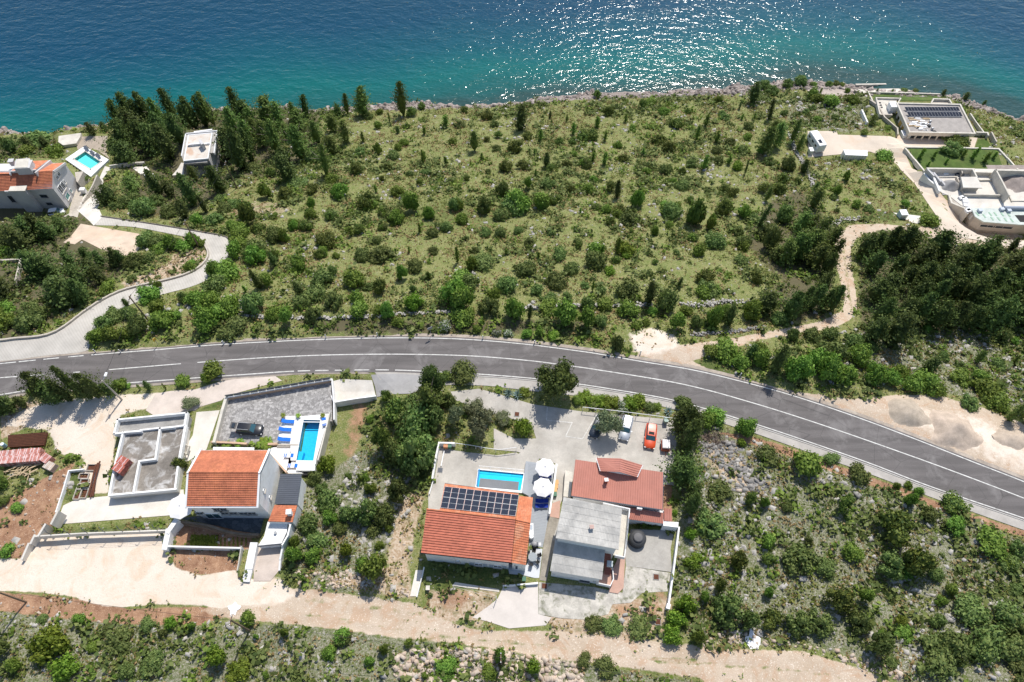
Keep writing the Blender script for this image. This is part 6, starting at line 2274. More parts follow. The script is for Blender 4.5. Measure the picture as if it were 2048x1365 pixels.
w0, w1 = W('Q', 1438, 942, zr_), W('Q', 1962, 985, zr_)
wdn = Vector((w1.x - w0.x, w1.y - w0.y, 0)).normalized()
for u, ww in ((.2, 3.4), (.65, 4.2)):
    p = w0.lerp(w1, u)
    window(root, (p.x + wdn.y * .02, p.y - wdn.x * .02, zr_ - 1.3), (wdn.y, -wdn.x), ww, .8, cream, glassm, sill=False)
a_, b_ = W('Q', 1312, 866, zr_), W('Q', 1250, 742, zr_)
dd_ = Vector((a_.x - b_.x, a_.y - b_.y, 0)).normalized()
window(root, ((a_.x + b_.x) / 2, (a_.y + b_.y) / 2, zr_ - 1.3), (dd_.y, -dd_.x), 1.2, 1.6, cream, white, sill=False)
for i, (x, y) in enumerate(((1335, 830), (1440, 860), (1530, 830), (1610, 830), (1715, 835), (1815, 845), (1560, 900), (1660, 905), (1765, 915), (1860, 925))):
    p = W('Q', x, y, zr_)
    MB().box((p.x, p.y, zr_ + .03), (.35, 1.1, .05), .2).build('roof_strip', mat('green_strip', (.3, .45, .33), .7, .05), root)
for x, y in ((1380, 770), (1715, 750), (1820, 770)):
    p = W('Q', x, y, zr_ + .4)
    MB().box((p.x, p.y, zr_ + .3), (.9, .8, .6), .1).build('roof_unit', mat('blue_white_unit', (.5, .55, .62), .5, .05), root)
p = W('Q', 2000, 740, zr_ + .4)
MB().tube([W('Q', 1740, 735, zr_ + .4), W('Q', 2300, 745, zr_ + .4)], .45, 10).build('roof_duct', mat('duct', (.3, .34, .4), .5, .05), root)
q = wp('Q', [(1905, 845), (2300, 850), (2300, 960), (1990, 950)], zr_ + .02)
MB().prism([xy(p) for p in q], zr_, zr_ + .03).build('roof_light', darkm, root)
# outer retaining wall beside the drive
mb = MB()
mb.line([W('Q', 905, 540, zc + .4), W('Q', 945, 655, zc + .4), W('Q', 1140, 735, zc + .4), W('Q', 1185, 815, zc + .2)], .4, 5)
mb.build('retaining_wall', cream, root)
MB().prism([xy(p) for p in wp('Q', [(905, 560), (950, 660), (1130, 740), (1180, 820), (1260, 760), (1200, 700), (960, 600)], zc)], zc - 4, zc - .02).build('corner_terrace', beige, root)
mb = MB()
for x, y in ((1090, 580), (1150, 640), (1135, 600), (1160, 700), (1190, 780), (1200, 760)):
    p = W('Q', x, y, zc + .3)
    mb.box((p.x, p.y, zc + .3), (1.2, .9, .5), rnd.uniform(-.4, .4))
tag(mb.build('material_pile', whitepaint), 'white wrapped building materials stacked at the terrace corner of the unfinished villa', 'building materials')
for nm, k_, x, y, r_, h_, m_, lb in (('gravel_heap', 'Q', 930, 400, 2.3, 1.1, mat('grey_heap', (.3, .29, .28), .95, .15, 1, 8), 'grey gravel heap in the court of the unfinished villa'),
                                     ('gravel_heap', 'Q', 1960, 330, 4.5, 1.0, mat('brown_heap', (.33, .28, .25), .95, .15, 1, 8), 'broad gravel heap inside the rear walled court'),
                                     ('gravel_heap', 'H', 1490, 640, 3.6, 1.1, mat('drab_heap', (.44, .37, .29), .95, .15, 1, 8), 'left of the three gravel heaps beside the main road'),
                                     ('gravel_heap', 'H', 1710, 720, 4.3, 1.3, mat('pink_heap', (.52, .42, .33), .95, .15, 1, 8), 'middle of the three gravel heaps beside the main road'),
                                     ('gravel_heap', 'H', 1990, 765, 2.6, .8, mat('brown_heap2', (.5, .41, .32), .95, .15, 1, 8), 'right of the three gravel heaps beside the main road')):
    p = W(k_, x, y) if k_ == 'H' else W(k_, x, y, zc + .1)
    n = 26
    vv, ff = [], []
    for j in range(n + 1):
        for i in range(n + 1):
            u, v = (i / n * 2 - 1) * 1.25, (j / n * 2 - 1) * 1.25
            d_ = math.hypot(u * (1 + .25 * math.sin(3 * v + x)), v * 1.25)
            d_ += .35 * float(vn(u * 2 + x, v * 2, 1.1, 5))
            zz = max(0, 1 - d_) ** .8 * h_ * 1.5 + .3 * h_ * float(vn(u * 3 + x, v * 3, 1.3, 3)) * max(0, 1.1 - d_) - .06
            gx, gy = p.x + u * r_, p.y + v * r_
            vv.append((gx, gy, (gh(gx, gy) if k_ == 'H' else zc + .08) + zz))
    for j in range(n):
        for i in range(n):
            a = j * (n + 1) + i
            ff.append((a, a + 1, a + n + 2, a + n + 1))
    o = link(nm, npmesh(nm, vv, ff, m_, smooth=True))
    tag(o, lb, 'gravel heap', 'heaps of gravel' if k_ == 'H' else None)
# blue van corner / tarpaulin at the right edge
p = W('G', 1885, 1200)
g = empty('blue_container', p, 'deep blue container corner beside the unfinished villa at the right edge', 'container')
MB().box((p.x + 1.6, p.y, p.z + 1.1), (4, 2.4, 2.2), .1).build('body', mat('deep_blue', (.01, .03, .2), .5, .05), g)
MB().box((p.x + 1.6, p.y, p.z + 2.24), (4.1, 2.5, .08), .1).build('lid', mat('deep_blue', (.01, .03, .2)), g)
# white shed box and bins
q = wp('G', [(495, 585), (680, 592), (682, 632), (512, 625)], PADZ['court_upper'] + 2.3)
zb_ = PADZ['court_upper']
g = empty('white_container', (q[0].x, q[0].y, zb_), 'plain white storage container at the edge of the villa drive', 'container')
MB().prism([xy(p) for p in q], zb_ - 1, zb_ + 2.3).build('body', whitepaint, g)
mb = MB()
mb.line([p + Vector((0, 0, .05)) for p in q], .1, .12, closed=True)
mb.build('roof_rim', whitepaint, g)
for i in range(8):
    a = q[3].lerp(q[2], (i + .5) / 8)
    MB().box((a.x, a.y - .03, zb_ + .9), (.12, .06, 2.4)).build('panel_rib', alum, g)
for i, (k_, x, y, w2_, d2_, h2_, lb) in enumerate((('G', 942, 1110, 1.5, 1.6, 1.5, 'pale green-white utility cabinet at the end of the short pale path'), ('G', 232, 610, .9, 1.4, 1.2, 'grey bin beside the parked caravan'), ('O', 640, 660, 2.0, 2.2, .9, 'stack of white boards in front of the shore villa'))):
    p = W(k_, x, y)
    g = empty('utility_box', p, lb, 'cabinet')
    MB().box((p.x, p.y, p.z + h2_ / 2), (w2_, d2_, h2_), .05).build('body', mat('pale_cabinet', (.6, .68, .66), .5, .05), g)
    MB().box((p.x, p.y, p.z + h2_ + .04), (w2_ + .08, d2_ + .08, .08), .05).build('lid', whitepaint, g)
    for j in range(3):
        MB().box((p.x, p.y - d2_ / 2 - .02, p.z + h2_ * (j + .7) / 3.6), (w2_ * .8, .04, h2_ * .2), .05).build('door_panel', alum, g)

# ============================================================ VEHICLES
def loft(secs, caps=True):
    mb = MB()
    n = len(secs[0])
    for s_ in secs:
        mb.v += s_
    for i in range(len(secs) - 1):
        for k in range(n):
            k2 = (k + 1) % n
            mb.f.append((i * n + k, i * n + k2, (i + 1) * n + k2, (i + 1) * n + k))
            mb.m.append(0)
    if caps:
        mb.f += [tuple(range(n))[::-1], tuple((len(secs) - 1) * n + k for k in range(n))]
        mb.m += [0, 0]
    return mb


def smooth(o, lv=0):
    o.data.polygons.foreach_set('use_smooth', [True] * len(o.data.polygons))
    try:
        o.data.set_sharp_from_angle(angle=math.radians(38))
    except Exception:
        pass


def car(loc, rz, label, paint, L=4.4, Wd=1.82, Hh=1.5, group='parked cars', wagon=True, sunroof=False, rails=False, roofm=None, hatch=False):
    """front towards +x"""
    g = empty('parked_car', (0, 0, 0), label, 'car', group)
    w = Wd / 2
    b0, belt = .22, Hh * .62
    prof = [(-.5, .8, .45, .84), (-.485, .9, .3, .92), (-.44, .96, .24, .98), (-.3, 1, .22, 1.0), (0, 1, .22, 1.0), (.2, 1, .22, .98), (.32, .99, .22, .93), (.42, .95, .24, .86), (.475, .86, .3, .74), (.5, .7, .4, .62)]
    secs = []
    for t_, ww, zl_, zh in prof:
        y, z0_, z1_ = w * ww, zl_, belt * zh
        x = t_ * L
        secs.append([(x, -y * .92, z0_), (x, -y, (z0_ + z1_) / 2), (x, -y * .97, z1_ - .06), (x, -y * .88, z1_), (x, 0, z1_ + .025), (x, y * .88, z1_), (x, y * .97, z1_ - .06), (x, y, (z0_ + z1_) / 2), (x, y * .92, z0_)])
    smooth(loft(secs).build('body', paint, g))
    rear = -.465 if wagon else -.4
    cab = [(rear, .72, belt * .98, belt * 1.0), (rear + .045, .8, belt * .98, Hh * .96), (-.3, .84, belt * .98, Hh), (-.02, .84, belt * .98, Hh), (.08, .82, belt * .98, Hh * .965), (.21, .8, belt * .95, belt * 1.0)]
    secs = []
    for t_, ww, zl_, zh in cab:
        x = t_ * L
        y = w * ww
        tp_ = y * (1 - .2 * (zh - belt) / max(Hh - belt, .1))
        secs.append([(x, -y, zl_), (x, -(y + tp_) / 2 - .02, (zl_ + zh) / 2), (x, -tp_ * .97, zh - .04), (x, -tp_ * .85, zh), (x, tp_ * .85, zh), (x, tp_ * .97, zh - .04), (x, (y + tp_) / 2 + .02, (zl_ + zh) / 2), (x, y, zl_)])
    smooth(loft(secs).build('windows', glassm, g))
    rs = []
    for t_, zh, ww in ((rear + .04, Hh * .96, .62), (-.3, Hh, .66), (-.02, Hh, .66), (.085, Hh * .962, .64)):
        x = t_ * L
        y = w * ww
        rs.append([(x, -y * 1.06, zh - .05), (x, -y, zh + .012), (x, 0, zh + .035), (x, y, zh + .012), (x, y * 1.06, zh - .05)])
    smooth(loft(rs, False).build('roof', roofm or paint, g))
    for x_ in (-.27, -.05):
        for s_ in (-1, 1):
            MB().add([(x_ * L, s_ * w * .845, belt * .98), (x_ * L + .08, s_ * w * .845, belt * .98), (x_ * L + .08, s_ * w * .69, Hh - .03), (x_ * L, s_ * w * .69, Hh - .03)], [(0, 1, 2, 3)]).build('pillar', paint, g)
    # windscreen as a brighter reflecting pane
    MB().add([(.085 * L, -w * .62, Hh * .955), (.085 * L, w * .62, Hh * .955), (.215 * L, w * .78, belt * 1.0 + .02), (.215 * L, -w * .78, belt * 1.0 + .02)], [(0, 3, 2, 1)]).build('windscreen', blueglass, g)
    if sunroof:
        MB().box((-.02 * L, 0, Hh + .03), (.45, .85, .02)).build('sunroof', darkm, g)
    if rails:
        for s_ in (-1, 1):
            MB().tube([(-.4 * L, s_ * w * .62, Hh + .06), (.03 * L, s_ * w * .62, Hh + .06)], .025, 5).build('roof_rail', alum, g)
    for x_ in (-.3, .3):
        for s_ in (-1, 1):
            mb = MB()
            mb.tube([(x_ * L, s_ * (w - .22), .32), (x_ * L, s_ * (w - .01), .32)], .32, 14)
            wh = mb.build('wheel', blackm, g)
            MB().tube([(x_ * L, s_ * (w - .03), .32), (x_ * L, s_ * (w + .005), .32)], .2, 10).build('rim', alum, wh)
    for s_ in (-1, 1):
        MB().box((.475 * L, s_ * w * .68, belt * .62), (.16, .34, .13), -s_ * .5).build('headlight', whitepaint, g)
        MB().box((-.485 * L, s_ * w * .75, belt * .78), (.08, .24, .2)).build('tail_light', mat('tail_red', (.4, .02, .015), .4, .03), g)
        MB().box((.13 * L, s_ * (w + .06), belt * 1.0), (.14, .16, .12)).build('wing_mirror', paint, g)
    MB().box((.5 * L, 0, .42), (.05, .9, .16)).build('grille', darkm, g)
    MB().box((.505 * L, 0, .34), (.02, .5, .1)).build('number_plate', whitepaint, g)
    if hatch:
        MB().add([(rear * L, -w * .6, Hh * .97), (rear * L, w * .6, Hh * .97), (rear * L - .95, w * .62, Hh + .12), (rear * L - .95, -w * .62, Hh + .12),
                  (rear * L, -w * .6, Hh * .97 - .06), (rear * L, w * .6, Hh * .97 - .06), (rear * L - .95, w * .62, Hh + .06), (rear * L - .95, -w * .62, Hh + .06)],
                 [(3, 2, 1, 0), (4, 5, 6, 7), (0, 1, 5, 4), (1, 2, 6, 5), (2, 3, 7, 6), (3, 0, 4, 7)]).build('open_tailgate', paint, g)
        MB().box((rear * L - .45, 0, Hh + .1), (.5, .8, .02)).build('rear_window', glassm, g)
    g.location = loc
    g.rotation_euler = (0, 0, rz)
    return g


def carat(k, fx, fy, rx_, ry_, z, **kw):
    """from a front point and a rear point of the car as noted"""
    f, r = W(k, fx, fy, z + .6), W(k, rx_, ry_, z + .6)
    c = (f + r) / 2
    return dict(loc=(c.x, c.y, z), rz=math.atan2(f.y - r.y, f.x - r.x), L=(f - r).length, **kw)


zc0 = .1
car(**carat('Y', 1580, 985, 1635, 440, W('Y', 1600, 800).z + .04, label='orange-red hatchback with sunroof on the concrete court', paint=flat('orange_car_paint', (.6, .07, .014), .38, .0, .25), sunroof=True, roofm=None, Wd=1.82))
car(**carat('Y', 985, 800, 1105, 260, W('Y', 1000, 700).z + .04, label='silver estate car with roof rails beside the olive tree', paint=flat('silver_paint', (.36, .39, .43), .4, .3, .2), rails=True, Wd=1.8))
car(**carat('Y', 290, 740, 540, 215, W('Y', 400, 700).z + .04, label='dark blue-grey car mostly hidden under the olive tree', paint=flat('dark_slate_paint', (.03, .04, .055), .35, .2, .3), Wd=1.8, roofm=None))
car(**carat('B', 843, 640, 612, 622, LOTZ, label='black car with raised tailgate on the mottled paving', paint=flat('black_paint', (.012, .013, .016), .35, .0, .3), hatch=True, Wd=1.85, rails=True))
car(**carat('M', 885, 1110, 670, 1140, zl, label='white car parked under the left villa', paint=flat('white_car_paint', (.72, .73, .74), .3, 0, .6), Wd=1.75))

# caravan (motorhome) at the upper right
zcv = PADZ['court_upper']
A0, B0 = W('G', 265, 445, zcv + 2.6), W('G', 330, 545, zcv + 2.6)
cc = (W('G', 232, 440, zcv + 2.6) + W('G', 365, 548, zcv + 2.6)) / 2
ang = math.atan2(B0.y - A0.y, B0.x - A0.x)
La = (W('G', 262, 440, zcv + 2.6) - W('G', 335, 560, zcv + 2.6)).length
g = empty('motorhome', (0, 0, 0), 'white motorhome parked on the pale court by the dry stone wall', 'motorhome')
secs = []
for x_, zlo, zhi, ww in ((-La / 2, .5, 2.3, 1.0), (-La / 2 + .15, .4, 2.7, 1.1), (-La / 2 + .8, .35, 2.8, 1.15), (La / 2 - .6, .35, 2.8, 1.15), (La / 2 - .1, .4, 2.65, 1.1), (La / 2, .5, 2.4, 1.0)):
    secs.append([(x_, -ww, zlo), (x_, -ww, zhi - .25), (x_, -ww * .85, zhi), (x_, ww * .85, zhi), (x_, ww, zhi - .25), (x_, ww, zlo)])
smooth(loft(secs).build('body', whitepaint, g))
for x_ in (-La * .32, 0, La * .28):
    for s_ in (-1, 1):
        MB().box((x_, s_ * 1.16, 1.75), (.9, .04, .55)).build('window', glassm, g)
for x_ in (-La * .3, -La * .22, La * .1):
    MB().box((x_, .2, 2.84), (.5, .5, .08)).build('roof_hatch', alum, g)
MB().box((La * .25, -.2, 2.83), (1.2, .8, .05)).build('solar_panel', panelm, g)
MB().box((-La / 2 - .01, 0, 1.7), (.05, 1.5, .5)).build('rear_window', glassm, g)
for x_ in (-La * .25, La * .3):
    for s_ in (-1, 1):
        MB().tube([(x_, s_ * .85, .34), (x_, s_ * 1.1, .34)], .34, 12).build('wheel', blackm, g)
MB().box((0, 0, 1.1), (La * .9, 2.34, .12)).build('side_stripe', mat('grey_stripe', (.35, .4, .45), .5, .05), g)
g.location = (cc.x, cc.y, zcv)
g.rotation_euler = (0, 0, ang)

# small trailer with white cover
p = W('X', 590, 1100, .6)
g = empty('trailer', (p.x, p.y, 0), 'small brick-red trailer with white cover beside the orange car', 'trailer')
z_ = gz(p.x, p.y) + .04
MB().box((p.x, p.y, z_ + .6), (1.3, 1.7, .5), -.1).build('tub', mat('brick_red_tub', (.3, .08, .04), .6, .08), g)
MB().box((p.x + .05, p.y + .1, z_ + 1.05), (1.15, 1.4, .4), -.1).build('cover', canvas, g)
for s_ in (-.72, .72):
    MB().tube([(p.x + s_ * .93, p.y, z_ + .3), (p.x + s_ * 1.05, p.y, z_ + .3)], .3, 12).build('wheel', blackm, g)
MB().tube([(p.x, p.y - .8, z_ + .35), (p.x - .1, p.y - 1.6, z_ + .35)], .05, 5).build('drawbar', rust, g)


def bin_(k_, x, y, label, c, z=None, s=1.0, group=None):
    p = W(k_, x, y)
    g = empty('wheelie_bin', p, label, 'bin', group)
    zz = p.z + .04 if z is None else z
    MB().add([(p.x + a * .26 * s, p.y + b * .28 * s, zz + .08) for a, b in ((-1, -1), (1, -1), (1, 1), (-1, 1))] + [(p.x + a * .32 * s, p.y + b * .36 * s, zz + 1.0 * s) for a, b in ((-1, -1), (1, -1), (1, 1), (-1, 1))],
             [(3, 2, 1, 0), (4, 5, 6, 7), (0, 1, 5, 4), (1, 2, 6, 5), (2, 3, 7, 6), (3, 0, 4, 7)]).build('body', c, g)
    MB().box((p.x, p.y, zz + 1.03 * s), (.68 * s, .78 * s, .07)).build('lid', c, g)
    for q in (-.2, .2):
        MB().tube([(p.x + q * s, p.y + .3 * s, zz + .1), (p.x + (q + .06) * s, p.y + .3 * s, zz + .1)], .1, 8).build('wheel', blackm, g)


grn_ = mat('green_bin', (.06, .16, .1), .5, .06)
bin_('X', 585, 640, 'grey-green bin standing at the white railing beside the orange car', mat('greygreen_bin', (.3, .4, .35), .5, .05))
bin_('J', 495, 245, 'orange-lidded bin in the white forecourt corner', mat('orange_bin', (.5, .22, .1), .5, .06), group='forecourt bins')
bin_('J', 545, 245, 'green bin next to the orange-lidded one in the forecourt corner', grn_, group='forecourt bins')
for i, (x, y, c_) in enumerate(((1032, 238, 'o'), (1028, 268, 'o'), (1022, 298, 'o'), (1020, 322, 'g'))):
    p = W('E', x, y)
    g = empty('storage_box', p, ('rearmost orange box in the row between the two houses', 'second orange box in the row between the two houses', 'third orange box in the row between the two houses', 'green box ending the row between the two houses')[i], 'box', 'boxes between the houses')
    MB().box((p.x, p.y, p.z + .35), (.6, .6, .6)).build('body', mat('orange_box', (.55, .28, .1), .6, .06) if c_ == 'o' else grn_, g)
    MB().box((p.x, p.y, p.z + .68), (.66, .66, .06)).build('lid', mat('orange_lid', (.6, .34, .14), .6, .06) if c_ == 'o' else grn_, g)
bin_('K', 1297, 915, 'small green bin at the end of the low white drive wall', grn_, s=.8)

# ============================================================ POLES, LAMPS, SIGNS
lp = W('P', 244, 800)
g = empty('street_lamp', lp, 'tall pale concrete lamp post beside the upper yard', 'street lamp')
h_ = 6.5
MB().tube([lp, lp + Vector((0, 0, h_))], .16, 8, r2=.09).build('post', beige, g)
MB().tube([lp + Vector((0, 0, h_ - .15)), lp + Vector((.3, .8, h_ + .15))], .05, 6).build('arm', metal, g)
hd = MB().box((lp.x + .35, lp.y + 1.0, lp.z + h_ + .15), (.35, .7, .15)).build('lamp_head', whitepaint, g)
MB().box((lp.x + .35, lp.y + 1.0, lp.z + h_ + .06), (.22, .5, .04)).build('lens', alum, hd)
lamp_top = lp + Vector((0, 0, h_))
PT = [lamp_top]


def pole(k_, bx, by, h_, label, m, cross=True):
    b = W(k_, bx, by)
    g = empty('utility_pole', b, label, 'utility pole')
    MB().tube([b - Vector((0, 0, .3)), b + Vector((0, 0, h_))], .15, 8, r2=.1).build('post', m, g)
    if cross:
        MB().box((b.x, b.y, b.z + h_ - .3), (.12, 1.2, .12)).build('crossarm', m, g)
        for s_ in (-.5, 0, .5):
            MB().lathe((b.x, b.y + s_, b.z + h_ - .24), [(.05, 0), (.07, .08), (.05, .16)], 8).build('insulator', whitepaint, g)
    return b + Vector((0, 0, h_ - .1))


pA = pole('P', 53, 1205, 7.5, 'weathered utility pole leaning out of the left edge below the gravel lot', wood)
pB = pole('P', 499, 1262, 7.5, 'dark wooden utility pole on the rocky slope below the gravel lot', wood)
pC = pole('P', 1003, 1330, 6.5, 'wooden utility pole among rubble at the bottom centre', wood)
pD = pole('P', 298, 643, 7.5, 'utility pole in the shrubs inside the lane bend', wood)
pE = pole('P', 398, 494, 7.5, 'utility pole at the tip of the lane bend', wood)
pF = pole('P', 474, 377, 8.0, 'utility pole at the edge of the grove beside the cubic house', wood)


def wire(a, b, label, sag=.9):
    mb = MB()
    mb.tube([a.lerp(b, t_ / 14) - Vector((0, 0, sag * 4 * (t_ / 14) * (1 - t_ / 14))) for t_ in range(15)], .022, 4)
    tag(mb.build('overhead_wire', blackm), label, 'wire')


wire(pA, pB, 'overhead wire from the left edge pole to the slope pole')
wire(pB, pC, 'overhead wire between the slope pole and the bottom centre pole')
wire(pC, pC + Vector((60, -7, 2)), 'overhead wire running right from the bottom centre pole')
wire(lamp_top, pD, 'overhead wire from the lamp post across the road')
wire(pD, pE, 'overhead wire between the two lane poles', .6)
wire(pE, pF, 'overhead wire from the lane bend to the grove pole', .8)


def post(k_, x, y, label, i=[0]):
    p = W(k_, x, y)
    i[0] += 1
    g = empty('delineator_post', p, label + ', ' + ['leftmost of all', 'second from the left', 'just right of the yellow sign', 'fourth from the left', 'above the dashed bays', 'left of the road sign', 'right of the road sign', 'below the white flowering bushes', 'above the first hedge', 'at the curve right of the dirt track', 'rightmost of all'][min(i[0] - 1, 10)], 'road post', 'small white road posts along the seaward verge')
    MB().box((p.x, p.y, p.z + .45), (.16, .1, .9), .1).build('post', whitepaint, g)
    MB().box((p.x, p.y, p.z + .78), (.17, .11, .16), .1).build('black_band', blackm, g)


for k_, x, y in (('A', 760, 98), ('A', 960, 100), ('A', 1775, 35), ('T4', 180, 1072), ('T4', 940, 1028), ('T4', 1322, 1012), ('T5', 245, 1035), ('T5', 630, 1068), ('D', 1640, -110), ('P', 1480, 752), ('P', 1640, 800)):
    post(k_, x, y, 'white road post on the seaward verge')
p = W('T4', 1722, 1012)
g = empty('road_sign', p, 'round-backed road sign on a post at the seaward verge, seen from behind', 'road sign')
MB().tube([p, p + Vector((0, 0, 2.6))], .04, 6).build('post', metal, g)
MB().box((p.x, p.y, p.z + 2.3), (.9, .04, .6), .5).build('plate', metal, g)
p = W('P', 317, 690)
g = empty('yellow_sign', p, 'small yellow sign on a post at the verge below the lane shrubs', 'road sign')
MB().tube([p, p + Vector((0, 0, 1.9))], .035, 6).build('post', metal, g)
MB().box((p.x, p.y, p.z + 1.6), (.5, .04, .7), .9).build('plate', mat('sign_yellow', (.75, .42, .02), .5, .04), g)
p = W('T11', 1370, 172)
mb = MB()
vv = [(p.x + math.cos(a) * (.75 + .3 * math.sin(3 * a)), p.y + math.sin(a) * (.8 + .2 * math.sin(5 * a)), gh(p.x, p.y) + .1) for a in [i * math.tau / 18 for i in range(18)]]
mb.poly(vv)
tag(mb.build('lime_patch', whitepaint), kind='structure')
p = W('T9', 540, 1165)
mb = MB()
mb.poly([(p.x + math.cos(a) * (.9 + .3 * math.sin(3 * a)), p.y + math.sin(a) * (1.6 + .5 * math.sin(5 * a)), gh(p.x, p.y) + .15) for a in [i * math.tau / 18 for i in range(18)]])
tag(mb.build('lime_patch', whitepaint), kind='structure')
GH = ground_height()
V[:, 2] = GH.ravel()
ground_me.vertices.foreach_set('co', V.astype(np.float32).ravel())
ground_me.update()
# ============================================================ VEGETATION
def rquads(C, N, S, rs, asp=1.6):
    """leaf quads at centres C with normals N and sizes S"""
    n = len(C)
    r = rs.normal(size=(n, 3))
    N = N / (np.linalg.norm(N, axis=1, keepdims=True) + 1e-9)
    U = np.cross(N, r)
    U /= np.linalg.norm(U, axis=1, keepdims=True) + 1e-9
    Wv = np.cross(N, U)
    S = S[:, None]
    a = C - U * S * .5
    b = C + Wv * S * .5 * asp * .6
    c = C + U * S * .5 * asp
    d = C - Wv * S * .5 * asp * .6
    V = np.stack([a, b, c, d], 1).reshape(-1, 3)
    F = np.arange(4 * n).reshape(n, 4)
    return V, F


def blob(c, r, rs, n1=7, n2=5):
    vs, fs = [], []
    for j in range(n2 + 1):
        th = math.pi * j / n2
        for i in range(n1):
            a = 2 * math.pi * i / n1
            k = 1 + .2 * rs.uniform(-1, 1)
            vs.append((c[0] + r[0] * k * math.sin(th) * math.cos(a), c[1] + r[1] * k * math.sin(th) * math.sin(a), c[2] + r[2] * k * math.cos(th)))
    for j in range(n2):
        for i in range(n1):
            fs.append((j * n1 + i, (j + 1) * n1 + i, (j + 1) * n1 + (i + 1) % n1, j * n1 + (i + 1) % n1))
    return np.array(vs), np.array(fs)


def joinq(parts):
    V, F, b = [], [], 0
    for v, f in parts:
        V.append(v)
        F.append(f + b)
        b += len(v)
    return np.concatenate(V), np.concatenate(F)


def conifer_mesh(name, m, seed, R=.3, up=.5, nb=110, per=13, leaf=.03, droop=0.0, crown0=.05, power=.8, upness=.4, ragged=.5):
    rs = np.random.RandomState(seed)
    C, N, S = [], [], []
    ph = rs.uniform(0, 6, 4)
    for i in range(nb):
        h = crown0 + (1 - crown0) * (i + rs.uniform()) / nb
        az = i * 2.39996 + rs.uniform(-.4, .4)
        irr = 1 + .22 * math.sin(az * 2 + ph[0] + h * 5) + .18 * math.sin(az * 3 + ph[1])
        L = R * (1 - (h - crown0) / (1 - crown0)) ** power * (1 - ragged * .5 + ragged * rs.uniform()) * irr + .02
        if h < .16:
            L *= .75
        for k in range(per):
            t_ = (k + rs.uniform()) / per
            t_ = t_ ** .7
            z = h + L * t_ * up * (.6 + .4 * t_)
            r = L * t_
            sp_ = .035 + .05 * (1 - t_) * .5
            x = r * math.cos(az) + rs.normal() * sp_ * .55
            y = r * math.sin(az) + rs.normal() * sp_ * .55
            C.append((x, y, min(z + rs.normal() * .014, 1.03)))
            N.append((math.cos(az) * .7 + rs.normal() * .45, math.sin(az) * .7 + rs.normal() * .45, upness + rs.normal() * .45))
            S.append(leaf * rs.uniform(.7, 1.4))
    V, F = rquads(np.array(C), np.array(N), np.array(S), rs, 1.9)
    parts = [(V, F)]
    core = blob((0, 0, .4), (R * .42, R * .42, .38), rs, 8, 6)
    parts.append(core)
    V, F = joinq(parts)
    return npmesh(name, V, F, m)


def shrub_mesh(name, m, seed, lobes=9, per=150, leaf=.12, spread=.62, flat_=.8, m2=None, fl=0):
    rs = np.random.RandomState(seed)
    C, N, S, parts = [], [], [], []
    for l in range(lobes):
        a = rs.uniform(0, 6.28)
        d = spread * math.sqrt(rs.uniform()) if l else 0
        r = rs.uniform(.2, .5) * (1.1 - .35 * d)
        c = np.array([math.cos(a) * d, math.sin(a) * d, (.25 + rs.uniform(0, .55) * (1 - d)) * flat_])
        n = int(per * (r / .4) ** 2)
        v = rs.normal(size=(n, 3))
        v /= np.linalg.norm(v, axis=1, keepdims=True)
        v[:, 2] = np.abs(v[:, 2]) * 1.0 - .25 * (rs.uniform(size=n) < .4)
        rad = r * (1 + rs.normal(size=(n, 1)) * .15 + .3 * rs.uniform(size=(n, 1)) ** 5)
        pts = c + v * rad * np.array([1, 1, .9])
        C.append(pts)
        N.append(v + rs.normal(size=(n, 3)) * .55)
        S.append(leaf * rs.uniform(.6, 1.4, n))
        parts.append(blob(c, (r * .78, r * .78, r * .7), rs, 7, 5))
    V, F = rquads(np.concatenate(C), np.concatenate(N), np.concatenate(S), rs, 1.4)
    nl = len(F)
    parts.insert(0, (V, F))
    V, F = joinq(parts)
    V[:, 2] = np.maximum(V[:, 2], -.12)
    mi = None
    if m2 is not None:
        mi = np.zeros(len(F), int)
        mi[:nl][rs.uniform(size=nl) < fl] = 1
    return npmesh(name, V, F, [m] if m2 is None else [m, m2], mi)


def trunk_mesh(name, m, seed, h=1.0, r=.03, bend=.0, limbs=0):
    rs = np.random.RandomState(seed)
    mb = MB()
    p = [Vector((bend * math.sin(t_ * 2.2) * .1 * rs.uniform(.5, 1.5), bend * math.cos(t_ * 1.7) * .05, -.04 + t_ * h)) for t_ in (0, .3, .6, 1)]
    mb.tube(p, r, 6, r2=r * .35)
    for i in range(limbs):
        a = rs.uniform(0, 6.28)
        z = h * rs.uniform(.35, .8)
        mb.tube([(p[1].x, p[1].y, z), (math.cos(a) * .18, math.sin(a) * .18, z + .16), (math.cos(a) * .32, math.sin(a) * .32, z + .26)], r * .4, 4, r2=r * .12)
    return mb.mesh(name, m)


L_cyp = leafmat('cypress_needle', (0.05, 0.082, 0.021), (0.128, 0.171, 0.038), .27)
L_pin = leafmat('pine_needle', (0.081, 0.134, 0.029), (0.195, 0.257, 0.055), .27)
L_shr = leafmat('broad_leaf', (0.085, 0.16, 0.021), (0.225, 0.319, 0.053), .28)
L_mac = leafmat('maquis_leaf', (0.081, 0.134, 0.033), (0.206, 0.257, 0.073), .27)
L_jun = leafmat('juniper_leaf', (0.056, 0.098, 0.021), (0.182, 0.221, 0.041), .27)
L_oli = leafmat('olive_leaf', (0.112, 0.143, 0.068), (0.244, 0.26, 0.135), .2)
L_lim = leafmat('lime_leaf', (0.1, 0.168, 0.015), (0.237, 0.314, 0.04), .3)
L_flo = leafmat('white_flower', (0.5, 0.5, 0.42), (0.65, 0.65, 0.58), .3)
L_dry = leafmat('dry_grass_blade', (0.23, 0.174, 0.063), (0.403, 0.309, 0.138), .25)
